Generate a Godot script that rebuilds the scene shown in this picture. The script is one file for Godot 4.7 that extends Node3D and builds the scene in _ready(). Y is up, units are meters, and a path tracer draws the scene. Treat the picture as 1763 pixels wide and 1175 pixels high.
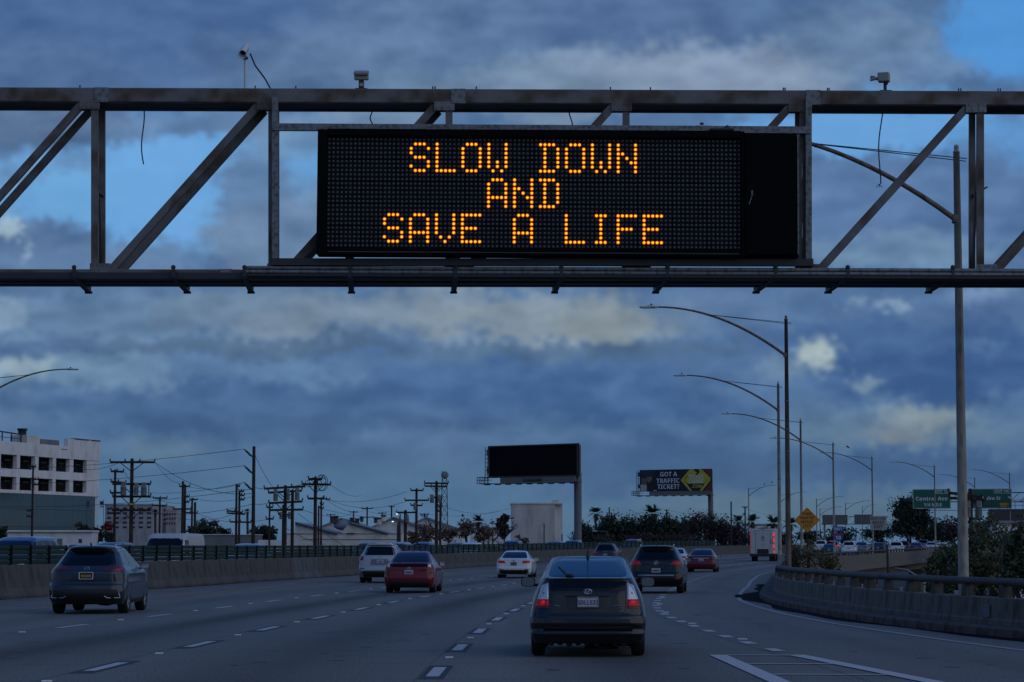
extends Node3D

const F := 4000.0          # focal length in pixels of a 1763 px wide frame
const EYE := 1.65
const PITCH := 0.08790      # the horizon lies 352.5 px under the frame's middle
const TERRAIN := -6.5

var rng := RandomNumberGenerator.new()
var M := {}
var used := {}
var X_TAB := {}

# ---------------------------------------------------------------- naming
func numbered(called: String) -> String:
	if not used.has(called):
		used[called] = 0
		return called
	used[called] += 1
	return "%s_%03d" % [called, used[called]]

func thing(called: String, label: String, category: String, where := Vector3.ZERO, turn := 0.0, group := "") -> Node3D:
	var o := Node3D.new()
	o.name = numbered(called)
	add_child(o, true)
	o.position = where
	o.rotation.y = turn
	o.set_meta("label", label)
	o.set_meta("category", category)
	if group != "":
		o.set_meta("group", group)
	return o

func child_name(parent: Node, called: String) -> String:
	var key := str(parent.get_instance_id()) + called
	var n: int = used.get(key, 0)
	used[key] = n + 1
	return called if n == 0 else "%s_%03d" % [called, n]

func part(called: String, shape, m: Material, parent: Node) -> MeshInstance3D:
	var o := MeshInstance3D.new()
	o.name = child_name(parent, called)
	if shape is SurfaceTool:
		shape.generate_normals()
		o.mesh = shape.commit()
	else:
		o.mesh = shape
	o.material_override = m
	parent.add_child(o, true)
	return o

func struct(called: String, shape, m: Material) -> MeshInstance3D:
	var o := MeshInstance3D.new()
	o.name = numbered(called)
	if shape is SurfaceTool:
		shape.generate_normals()
		o.mesh = shape.commit()
	else:
		o.mesh = shape
	o.material_override = m
	o.set_meta("kind", "structure")
	add_child(o, true)
	return o

func dup(o: Node3D, where: Vector3, turn: float, label: String, called := "") -> Node3D:
	var c: Node3D = o.duplicate()
	c.name = numbered(called if called != "" else str(o.name).rstrip("0123456789").trim_suffix("_"))
	add_child(c, true)
	c.position = where
	c.rotation.y = turn
	c.set_meta("label", label)
	return c

# ---------------------------------------------------------------- shapes
func mb() -> SurfaceTool:
	var st := SurfaceTool.new()
	st.begin(Mesh.PRIMITIVE_TRIANGLES)
	return st

func tri(st: SurfaceTool, a: Vector3, b: Vector3, c: Vector3) -> void:
	st.add_vertex(a)
	st.add_vertex(c)
	st.add_vertex(b)

func quad(st: SurfaceTool, a: Vector3, b: Vector3, c: Vector3, d: Vector3) -> void:
	tri(st, a, b, c)
	tri(st, a, c, d)

func box(st: SurfaceTool, c: Vector3, s: Vector3, b := Basis()) -> void:
	st.set_smooth_group(-1)
	var h := s / 2.0
	var v := []
	for i in 8:
		v.append(c + b * Vector3(h.x if i & 1 else -h.x, h.y if i & 2 else -h.y, h.z if i & 4 else -h.z))
	for f in [[4, 5, 7, 6], [1, 0, 2, 3], [5, 1, 3, 7], [0, 4, 6, 2], [6, 7, 3, 2], [0, 1, 5, 4]]:
		quad(st, v[f[0]], v[f[1]], v[f[2]], v[f[3]])

# a box whose edges are chamfered, so that they catch light
func soft_box(st: SurfaceTool, c: Vector3, s: Vector3, r: float, b := Basis()) -> void:
	var h := s / 2.0
	r = minf(r, minf(h.x, minf(h.y, h.z)) * 0.9)
	st.set_smooth_group(-1)
	var P := func(x, y, z): return c + b * Vector3(x, y, z)
	for sg in [-1.0, 1.0]:
		var ix: float = h.x - r
		var iy: float = h.y - r
		var iz: float = h.z - r
		var q1 := [P.call(sg * h.x, -iy, -iz), P.call(sg * h.x, iy, -iz), P.call(sg * h.x, iy, iz), P.call(sg * h.x, -iy, iz)]
		var q2 := [P.call(-ix, sg * h.y, -iz), P.call(-ix, sg * h.y, iz), P.call(ix, sg * h.y, iz), P.call(ix, sg * h.y, -iz)]
		var q3 := [P.call(-ix, -iy, sg * h.z), P.call(ix, -iy, sg * h.z), P.call(ix, iy, sg * h.z), P.call(-ix, iy, sg * h.z)]
		for q in [q1, q2, q3]:
			if sg > 0:
				quad(st, q[0], q[1], q[2], q[3])
			else:
				quad(st, q[3], q[2], q[1], q[0])
		for sh in [-1.0, 1.0]:
			quad(st, P.call(sg * h.x, sh * iy, -iz), P.call(sg * h.x, sh * iy, iz), P.call(sg * ix, sh * h.y, iz), P.call(sg * ix, sh * h.y, -iz))
			quad(st, P.call(sg * h.x, -iy, sh * iz), P.call(sg * h.x, iy, sh * iz), P.call(sg * ix, iy, sh * h.z), P.call(sg * ix, -iy, sh * h.z))
			quad(st, P.call(-ix, sg * h.y, sh * iz), P.call(ix, sg * h.y, sh * iz), P.call(ix, sg * iy, sh * h.z), P.call(-ix, sg * iy, sh * h.z))
			for sk in [-1.0, 1.0]:
				tri(st, P.call(sg * h.x, sh * iy, sk * iz), P.call(sg * ix, sh * h.y, sk * iz), P.call(sg * ix, sh * iy, sk * h.z))

func bar(st: SurfaceTool, p: Vector3, q: Vector3, w: float, t: float, up := Vector3.UP) -> void:
	var z := (q - p).normalized()
	if absf(z.dot(up)) > 0.98:
		up = Vector3.BACK if absf(z.z) < 0.9 else Vector3.RIGHT
	var x := up.cross(z).normalized()
	var y := z.cross(x)
	box(st, (p + q) / 2.0, Vector3(w, t, p.distance_to(q)), Basis(x, y, z))

func tube(st: SurfaceTool, pts: Array, radii: Array, sides := 8, cap := true) -> void:
	st.set_smooth_group(1)
	var rings := []
	var prev_x := Vector3.ZERO
	for i in pts.size():
		var a: Vector3 = pts[maxi(i - 1, 0)]
		var b: Vector3 = pts[mini(i + 1, pts.size() - 1)]
		var z := (b - a).normalized()
		var x := prev_x - z * prev_x.dot(z) if prev_x != Vector3.ZERO else z.cross(Vector3.UP if absf(z.y) < 0.9 else Vector3.RIGHT)
		x = x.normalized()
		prev_x = x
		var y := z.cross(x)
		var ring := []
		var r: float = radii[i] if i < radii.size() else radii[-1]
		for k in sides:
			var t := TAU * k / sides
			ring.append(pts[i] + (x * cos(t) + y * sin(t)) * r)
		rings.append(ring)
	for i in rings.size() - 1:
		for k in sides:
			var n := (k + 1) % sides
			quad(st, rings[i][k], rings[i][n], rings[i + 1][n], rings[i + 1][k])
	if cap:
		st.set_smooth_group(-1)
		for e in [0, rings.size() - 1]:
			for k in range(1, sides - 1):
				if e == 0:
					tri(st, rings[e][0], rings[e][k + 1], rings[e][k])
				else:
					tri(st, rings[e][0], rings[e][k], rings[e][k + 1])

func rod(st: SurfaceTool, p: Vector3, q: Vector3, r: float, sides := 6) -> void:
	tube(st, [p, q], [r, r], sides)

# profile: [radius, height] from bottom to top, turned about an axis
func lathe(st: SurfaceTool, profile: Array, sides := 16, at0 := Vector3.ZERO, b := Basis()) -> void:
	st.set_smooth_group(1)
	for i in profile.size() - 1:
		for k in sides:
			var t0 := TAU * k / sides
			var t1 := TAU * (k + 1) / sides
			var p0: Array = profile[i]
			var p1: Array = profile[i + 1]
			quad(st, at0 + b * Vector3(p0[0] * cos(t1), p0[1], p0[0] * sin(t1)), at0 + b * Vector3(p0[0] * cos(t0), p0[1], p0[0] * sin(t0)),
				at0 + b * Vector3(p1[0] * cos(t0), p1[1], p1[0] * sin(t0)), at0 + b * Vector3(p1[0] * cos(t1), p1[1], p1[0] * sin(t1)))

# outline in x,y extruded along z from z0 to z1
func prism(st: SurfaceTool, outline: PackedVector2Array, z0: float, z1: float, xf := Transform3D()) -> void:
	st.set_smooth_group(-1)
	var t := Geometry2D.triangulate_polygon(outline)
	for i in range(0, t.size(), 3):
		var a := outline[t[i]]
		var b := outline[t[i + 1]]
		var c := outline[t[i + 2]]
		tri(st, xf * Vector3(a.x, a.y, z1), xf * Vector3(b.x, b.y, z1), xf * Vector3(c.x, c.y, z1))
		tri(st, xf * Vector3(a.x, a.y, z0), xf * Vector3(c.x, c.y, z0), xf * Vector3(b.x, b.y, z0))
	for i in outline.size():
		var p := outline[i]
		var q := outline[(i + 1) % outline.size()]
		quad(st, xf * Vector3(p.x, p.y, z0), xf * Vector3(q.x, q.y, z0), xf * Vector3(q.x, q.y, z1), xf * Vector3(p.x, p.y, z1))

func ellipsoid(st: SurfaceTool, c: Vector3, r: Vector3, b := Basis(), n := 8, m := 12) -> void:
	st.set_smooth_group(1)
	for i in n:
		for k in m:
			var q := []
			for e in [[i, k], [i, k + 1], [i + 1, k + 1], [i + 1, k]]:
				var u: float = PI * e[0] / n
				var v: float = TAU * e[1] / m
				q.append(c + b * Vector3(r.x * sin(u) * cos(v), r.y * cos(u), r.z * sin(u) * sin(v)))
			if i > 0:
				tri(st, q[0], q[1], q[2])
			if i < n - 1:
				tri(st, q[0], q[2], q[3])

func lettering(called: String, s: String, cap: float, m: Material, parent: Node, xf: Transform3D, depth := 0.004, bold := true, squeeze := 1.0) -> MeshInstance3D:
	var t := TextMesh.new()
	var f := SystemFont.new()
	f.font_names = PackedStringArray(["Droid Sans"])
	f.font_weight = 700 if bold else 400
	t.font = f
	t.font_size = 64
	t.pixel_size = cap / (64.0 * 0.714)
	t.depth = depth
	t.curve_step = 4.0
	t.text = s
	t.horizontal_alignment = HORIZONTAL_ALIGNMENT_CENTER
	t.vertical_alignment = VERTICAL_ALIGNMENT_CENTER
	var o := part(called, t, m, parent)
	o.transform = xf * Transform3D(Basis.from_scale(Vector3(squeeze, 1, 1)), Vector3.ZERO)
	return o

# ---------------------------------------------------------------- materials
func mat(key: String, c: Color, rough := 0.8, metal := 0.0, spec := 0.5) -> StandardMaterial3D:
	var m := StandardMaterial3D.new()
	m.resource_name = key
	m.albedo_color = c
	m.roughness = rough
	m.metallic = metal
	m.metallic_specular = spec
	m.cull_mode = BaseMaterial3D.CULL_DISABLED
	M[key] = m
	return m

func lin(r: float, g: float, b: float) -> Color:
	return Color(r, g, b).linear_to_srgb()

func noise_tex(seed_: int, freq: float, size: int, stops: Array, cols: Array, octaves := 5, kind := FastNoiseLite.TYPE_SIMPLEX_SMOOTH) -> NoiseTexture2D:
	var n := FastNoiseLite.new()
	n.seed = seed_
	n.frequency = freq
	n.noise_type = kind
	n.fractal_octaves = octaves
	var t := NoiseTexture2D.new()
	t.width = size
	t.height = size
	t.seamless = true
	t.noise = n
	var g := Gradient.new()
	g.offsets = PackedFloat32Array(stops)
	g.colors = PackedColorArray(cols)
	t.color_ramp = g
	return t

func grain(m: StandardMaterial3D, tex: Texture2D, scale: Vector3) -> void:
	m.albedo_texture = tex
	m.uv1_triplanar = true
	m.uv1_world_triplanar = true
	m.uv1_scale = scale

func glow(key: String, c: Color, e: float, base := Color(0.2, 0.02, 0.02)) -> StandardMaterial3D:
	var m := mat(key, base, 0.25)
	m.emission_enabled = true
	m.emission = c
	m.emission_energy_multiplier = e
	return m

func paint(key: String, c: Color, metal := 0.0, rough := 0.4) -> StandardMaterial3D:
	var m := mat(key, c, rough, metal)
	m.clearcoat_enabled = true
	m.clearcoat = 0.85
	m.metallic_specular = 0.25
	m.clearcoat_roughness = 0.06
	return m

func make_materials() -> void:
	var g1 := noise_tex(3, 0.012, 512, [0.0, 0.3, 0.5, 1.0], [Color(0.5, 0.49, 0.48), Color(0.78, 0.77, 0.75), Color(0.92, 0.92, 0.91), Color(1, 1, 1)], 7)
	var g0 := noise_tex(13, 0.012, 512, [0.0, 0.45, 1.0], [Color(0.80, 0.79, 0.77), Color(0.93, 0.92, 0.91), Color(1, 1, 1)], 6)
	var g2 := noise_tex(5, 0.008, 512, [0.0, 0.35, 0.6, 1.0], [Color(0.52, 0.40, 0.30), Color(0.78, 0.70, 0.62), Color(0.9, 0.9, 0.92), Color(1, 1, 1)], 6)
	var g3 := noise_tex(8, 0.05, 512, [0.0, 0.3, 0.5, 1.0], [Color(0.45, 0.45, 0.45), Color(0.78, 0.78, 0.78), Color(0.93, 0.93, 0.93), Color(1, 1, 1)], 5)
	var m := mat("road_concrete", Color(1, 1, 1), 0.8, 0.0, 0.3)
	m.vertex_color_use_as_albedo = true
	grain(m, g3, Vector3(0.7, 0.7, 0.7))
	m = mat("barrier_concrete", lin(0.095, 0.088, 0.078), 0.9)
	grain(m, g1, Vector3(0.35, 0.12, 0.35))
	m = mat("patched_concrete", lin(0.115, 0.12, 0.125), 0.9)
	grain(m, g1, Vector3(0.35, 0.12, 0.35))
	m = mat("parapet_concrete", lin(0.17, 0.145, 0.12), 0.92)
	grain(m, g1, Vector3(0.5, 0.16, 0.5))
	m = mat("post_concrete", lin(0.085, 0.078, 0.07), 0.9)
	grain(m, g1, Vector3(0.9, 0.9, 0.9))
	m = mat("kerb_concrete", lin(0.14, 0.10, 0.085), 0.95)
	grain(m, g2, Vector3(0.6, 0.6, 0.6))
	m = mat("girder_concrete", lin(0.2, 0.18, 0.15), 0.9)
	grain(m, g0, Vector3(0.2, 0.1, 0.2))
	m = mat("parapet_rail", lin(0.085, 0.08, 0.075), 0.7, 0.2)
	grain(m, g1, Vector3(0.7, 0.7, 0.7))
	mat("cover_blue", lin(0.10, 0.135, 0.15), 0.6)
	mat("oil_spot", lin(0.07, 0.066, 0.06), 0.6)
	mat("slab_joint", lin(0.095, 0.09, 0.08), 0.8)
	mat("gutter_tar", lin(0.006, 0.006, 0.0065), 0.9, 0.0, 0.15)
	m = mat("white_marking", lin(0.62, 0.6, 0.56), 0.7)
	grain(m, g3, Vector3(1.4, 1.4, 1.4))
	m = mat("worn_marking", lin(0.40, 0.39, 0.36), 0.75)
	grain(m, g3, Vector3(1.1, 1.1, 1.1))
	m = mat("yellow_marking", lin(0.55, 0.25, 0.035), 0.75)
	grain(m, g3, Vector3(1.4, 1.4, 1.4))
	mat("black_marking", lin(0.035, 0.035, 0.037), 0.8)
	mat("reflector", lin(0.7, 0.68, 0.6), 0.4)
	m = mat("terrain_soil", lin(0.03, 0.028, 0.022), 1.0)
	grain(m, g2, Vector3(0.05, 0.05, 0.05))
	m = mat("green_screen", lin(0.017, 0.036, 0.028), 0.7, 0.0, 0.3)
	mat("black_post", lin(0.006, 0.006, 0.0065), 0.8, 0.0, 0.2)
	m = mat("gantry_steel", lin(0.185, 0.175, 0.158), 0.65, 0.1)
	grain(m, g2, Vector3(0.3, 0.3, 0.3))
	m = mat("galvanised", lin(0.24, 0.245, 0.25), 0.55, 0.35)
	grain(m, g1, Vector3(1.2, 1.2, 1.2))
	mat("dark_steel", lin(0.03, 0.03, 0.032), 0.6)
	m = mat("sign_cabinet", lin(0.004, 0.004, 0.0045), 0.8, 0.0, 0.2)
	mat("sign_module", lin(0.009, 0.0095, 0.0105), 0.8, 0.0, 0.2)
	mat("unlit_dot", lin(0.055, 0.06, 0.068), 0.5)
	glow("lit_dot", Color(1.0, 0.79, 0.07), 1.15, Color(0.5, 0.4, 0.05))
	glow("lit_rim", Color(1.0, 0.36, 0.015), 0.7, Color(0.4, 0.2, 0.02))
	mat("white_plastic", lin(0.6, 0.62, 0.62), 0.5)
	mat("beige_box", lin(0.3, 0.29, 0.24), 0.6)
	mat("cable", lin(0.01, 0.01, 0.012), 0.7)
	m = mat("lamp_pole", lin(0.46, 0.44, 0.39), 0.6, 0.0)
	grain(m, g1, Vector3(0.8, 0.25, 0.8))
	m = mat("lamp_pole_dark", lin(0.20, 0.165, 0.125), 0.65, 0.0)
	grain(m, g2, Vector3(0.8, 0.2, 0.8))
	m = mat("lamp_arm", lin(0.22, 0.16, 0.11), 0.6, 0.1)
	grain(m, g2, Vector3(1.1, 1.1, 1.1))
	mat("luminaire", lin(0.5, 0.52, 0.53), 0.5)
	mat("lens", lin(0.7, 0.72, 0.72), 0.15)
	m = mat("pole_wood", lin(0.045, 0.028, 0.02), 0.95)
	grain(m, g2, Vector3(1.5, 0.3, 1.5))
	mat("transformer_grey", lin(0.17, 0.18, 0.17), 0.6)
	mat("wire", lin(0.012, 0.012, 0.014), 0.8)
	mat("insulator", lin(0.03, 0.025, 0.02), 0.4)
	mat("tag_yellow", lin(0.6, 0.4, 0.03), 0.6)
	m = mat("white_wall", lin(0.76, 0.77, 0.78), 0.9)
	grain(m, g0, Vector3(0.09, 0.03, 0.09))
	m = mat("cream_wall", lin(0.72, 0.70, 0.63), 0.9)
	grain(m, g0, Vector3(0.08, 0.04, 0.08))
	m = mat("grey_wall", lin(0.20, 0.205, 0.21), 0.9)
	grain(m, g0, Vector3(0.06, 0.03, 0.06))
	m = mat("tan_wall", lin(0.60, 0.585, 0.55), 0.92)
	grain(m, g0, Vector3(0.08, 0.03, 0.08))
	m = mat("roof_grey", lin(0.26, 0.28, 0.30), 0.8)
	grain(m, g0, Vector3(0.15, 0.15, 0.15))
	mat("roof_edge", lin(0.06, 0.06, 0.065), 0.7)
	mat("bare_concrete", lin(0.18, 0.175, 0.165), 0.9)
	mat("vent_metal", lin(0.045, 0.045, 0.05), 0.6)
	m = mat("far_wall", lin(0.36, 0.37, 0.39), 0.9)
	grain(m, g0, Vector3(0.06, 0.03, 0.06))
	mat("teal_glass", lin(0.012, 0.05, 0.055), 0.12, 0.0, 0.8)
	mat("mullion", lin(0.10, 0.12, 0.12), 0.5)
	mat("far_window", lin(0.03, 0.035, 0.04), 0.2)
	mat("rust", lin(0.22, 0.09, 0.04), 0.9)
	mat("billboard_black", lin(0.006, 0.006, 0.007), 0.8, 0.0, 0.2)
	mat("billboard_steel", lin(0.10, 0.10, 0.095), 0.7)
	mat("billboard_skirt", lin(0.16, 0.15, 0.13), 0.8)
	mat("ad_navy", lin(0.008, 0.009, 0.016), 0.6)
	mat("ad_white", lin(0.62, 0.64, 0.66), 0.6)
	mat("ad_yellow", lin(0.55, 0.44, 0.03), 0.6)
	mat("ad_red", lin(0.22, 0.02, 0.02), 0.6)
	mat("ad_skin", lin(0.24, 0.12, 0.07), 0.6)
	mat("ad_cup", lin(0.45, 0.43, 0.36), 0.6)
	mat("ad_cap", lin(0.02, 0.025, 0.06), 0.6)
	mat("sign_green", lin(0.006, 0.10, 0.065), 0.45)
	mat("sign_white", lin(0.62, 0.62, 0.6), 0.5)
	mat("sign_black", lin(0.012, 0.012, 0.012), 0.5)
	mat("sign_orange", lin(0.62, 0.25, 0.012), 0.5)
	mat("sign_blue", lin(0.01, 0.07, 0.34), 0.45)
	mat("sign_red", lin(0.35, 0.02, 0.025), 0.45)
	mat("beige_sign", lin(0.32, 0.30, 0.26), 0.6)
	mat("tan_dark", lin(0.06, 0.055, 0.052), 0.8)
	mat("billboard_post", lin(0.085, 0.09, 0.10), 0.6)
	mat("sign_back", lin(0.12, 0.125, 0.12), 0.6, 0.3)
	# foliage
	for e in [["leaf_dark", lin(0.016, 0.027, 0.012)], ["leaf_green", lin(0.066, 0.078, 0.032)], ["leaf_olive", lin(0.095, 0.09, 0.032)], ["leaf_brown", lin(0.11, 0.068, 0.045)], ["leaf_brown_dark", lin(0.032, 0.022, 0.018)], ["leaf_yellow", lin(0.085, 0.075, 0.018)], ["leaf_red", lin(0.16, 0.02, 0.025)], ["palm_leaf", lin(0.028, 0.04, 0.02)], ["palm_dead", lin(0.06, 0.045, 0.03)]]:
		m = mat(e[0], e[1], 0.7)
		m.backlight_enabled = true
		m.backlight = e[1] * 0.6
	m = mat("bark", lin(0.05, 0.04, 0.032), 0.95)
	mat("bare_twig", lin(0.06, 0.045, 0.035), 0.95)
	# vehicles
	paint("paint_charcoal", lin(0.012, 0.0125, 0.014), 0.2, 0.4)
	mat("paint_charcoal_dull", lin(0.014, 0.014, 0.016), 0.5)
	paint("paint_steel", lin(0.027, 0.033, 0.043), 0.35, 0.4)
	paint("paint_silver", lin(0.36, 0.37, 0.36), 0.5, 0.4)
	paint("paint_red", lin(0.15, 0.004, 0.010), 0.0, 0.4)
	paint("paint_maroon", lin(0.10, 0.004, 0.008), 0.0, 0.4)
	paint("paint_white", lin(0.62, 0.63, 0.62), 0.0, 0.4)
	paint("paint_black", lin(0.003, 0.003, 0.0035), 0.0, 0.4)
	paint("paint_navy", lin(0.012, 0.02, 0.05), 0.2, 0.4)
	paint("paint_blue", lin(0.05, 0.085, 0.18), 0.3, 0.35)
	paint("paint_grey", lin(0.14, 0.15, 0.16), 0.4, 0.4)
	mat("van_white", lin(0.42, 0.42, 0.41), 0.6)
	mat("car_glass", lin(0.004, 0.0045, 0.006), 0.04, 0.0, 0.32)
	mat("car_trim", lin(0.008, 0.008, 0.009), 0.55)
	mat("gloss_trim", lin(0.004, 0.004, 0.005), 0.15, 0.0, 0.35)
	mat("chrome", lin(0.55, 0.56, 0.58), 0.12, 0.9)
	mat("tyre", lin(0.008, 0.008, 0.009), 0.85)
	mat("rim", lin(0.26, 0.27, 0.28), 0.35, 0.7)
	mat("plate_white", lin(0.36, 0.36, 0.36), 0.5)
	mat("plate_ink", lin(0.02, 0.03, 0.12), 0.5)
	mat("plate_black", lin(0.012, 0.012, 0.012), 0.5)
	mat("plate_gold", lin(0.5, 0.28, 0.02), 0.5)
	m = mat("lamp_red", lin(0.13, 0.006, 0.01), 0.12)
	m = mat("lamp_clear", lin(0.55, 0.58, 0.62), 0.12, 0.3)
	glow("lamp_red_on", Color(1.0, 0.07, 0.09), 0.32, Color(0.45, 0.03, 0.04))
	glow("lamp_red_dim", Color(1.0, 0.05, 0.06), 0.06, Color(0.4, 0.03, 0.04))
	glow("lamp_bright", Color(1.0, 0.10, 0.14), 1.1, Color(0.5, 0.05, 0.06))
	glow("lamp_white_on", Color(0.85, 0.95, 1.0), 1.1, Color(0.6, 0.6, 0.6))
	mat("mirror_glass", lin(0.5, 0.52, 0.52), 0.05, 0.9)

# ---------------------------------------------------------------- where things stand
func at(px: float, py: float, d: float) -> Vector3:
	var cx := (px - 881.5) / F
	var cy := (587.5 - py) / F
	var k := d / (cos(PITCH) - cy * sin(PITCH))
	return Vector3(cx * k, EYE + (cy * cos(PITCH) + sin(PITCH)) * k, -d)

func tab(name_: String, x: float) -> float:
	var xs: Array = X_TAB[name_][0]
	var ys: Array = X_TAB[name_][1]
	var n := xs.size()
	var i := 0
	while i < n - 2 and x > xs[i + 1]:
		i += 1
	var h: float = xs[i + 1] - xs[i]
	var s: float = (ys[i + 1] - ys[i]) / h
	if x <= xs[0]:
		return ys[0] + (x - xs[0]) * s
	if x >= xs[n - 1]:
		return ys[n - 1] + (x - xs[n - 1]) * s
	var s0: float = s if i == 0 else (ys[i + 1] - ys[i - 1]) / (xs[i + 1] - xs[i - 1])
	var s1: float = s if i == n - 2 else (ys[i + 2] - ys[i]) / (xs[i + 2] - xs[i])
	var t: float = (x - xs[i]) / h
	return (2 * t * t * t - 3 * t * t + 1) * ys[i] + (t * t * t - 2 * t * t + t) * h * s0 + (3 * t * t - 2 * t * t * t) * ys[i + 1] + (t * t * t - t * t) * h * s1

func make_tables() -> void:
	X_TAB["B"] = [[10, 20, 30, 44, 58, 73, 90, 110, 130, 160, 200, 240, 274, 300, 340, 420], [-22.2, -21.2, -20.2, -18.8, -17.3, -15.6, -13.7, -11.4, -9.0, -5.0, 2.6, 12.2, 23.0, 31.5, 46.0, 78.0]]
	X_TAB["R"] = [[10, 30, 36, 41, 46, 52, 60, 67, 74, 78, 86, 95, 110, 138, 182, 200, 229, 250, 280, 310, 345, 420], [15.5, 11.2, 9.95, 9.1, 8.2, 7.6, 7.35, 7.4, 7.85, 8.3, 9.25, 10.35, 12.2, 15.8, 23.0, 27.0, 34.5, 40.5, 48.8, 57.5, 69.0, 96.0]]
	X_TAB["E"] = [[10, 30, 36.5, 48, 56, 66, 72, 77, 86, 95], [13.0, 9.3, 8.1, 6.95, 6.6, 6.7, 7.0, 7.5, 8.5, 9.6]]
	X_TAB["g"] = [[0, 100, 140, 160, 200, 240, 274, 310, 420], [0, 0, 0.01, 0.04, 0.2, 0.4, 0.56, 0.68, 0.95]]
	var near := {"Y": [[-17.0, -15.8, -14.3, -12.8, -11.3], 0.17], "L3": [[-11.0, -10.2, -9.35, -8.1, -6.87], 0.36], "L2": [[-5.9, -5.6, -5.0, -4.15, -3.1], 0.53], "L1": [[-1.1, -1.0, -0.67, -0.05, 1.05], 0.70], "L0": [[4.9, 4.5, 3.85, 3.7, 4.6], 0.845]}
	for k in near:
		var xs := [15, 30, 44, 58, 73]
		var ys: Array = near[k][0].duplicate()
		for d in [100, 130, 160, 200, 240, 274, 310, 345, 420]:
			xs.append(d)
			var b := tab("B", d)
			ys.append(b + near[k][1] * (tab("R", d) - b))
		X_TAB[k] = [xs, ys]
	for d in [110, 138, 182, 200, 229, 250, 280, 310, 345, 420]:
		X_TAB["E"][0].append(d)
		X_TAB["E"][1].append(tab("R", d) - 0.9)

func deck(x: float, d: float) -> float:
	var c := 0.008 * smoothstep(120.0, 230.0, d)
	return tab("g", d) - c * clampf(x - tab("B", d), 0.0, 40.0)

func on_deck(x: float, d: float, up := 0.0) -> Vector3:
	return Vector3(x, deck(x, d) + up, -d)

# the point of the road that is seen at a pixel
func gnd(px: float, py: float) -> Vector3:
	var d := EYE * F / maxf(py - 940.0, 4.0)
	for i in 24:
		var p := at(px, py, d)
		d = lerpf(d, d * (EYE - deck(p.x, d)) / maxf(EYE - p.y, 0.01), 0.7)
	var p := at(px, py, d)
	return on_deck(p.x, d)

func heading(line: String, d: float) -> float:
	return -atan2(tab(line, d + 3) - tab(line, d - 3), 6.0)

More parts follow.
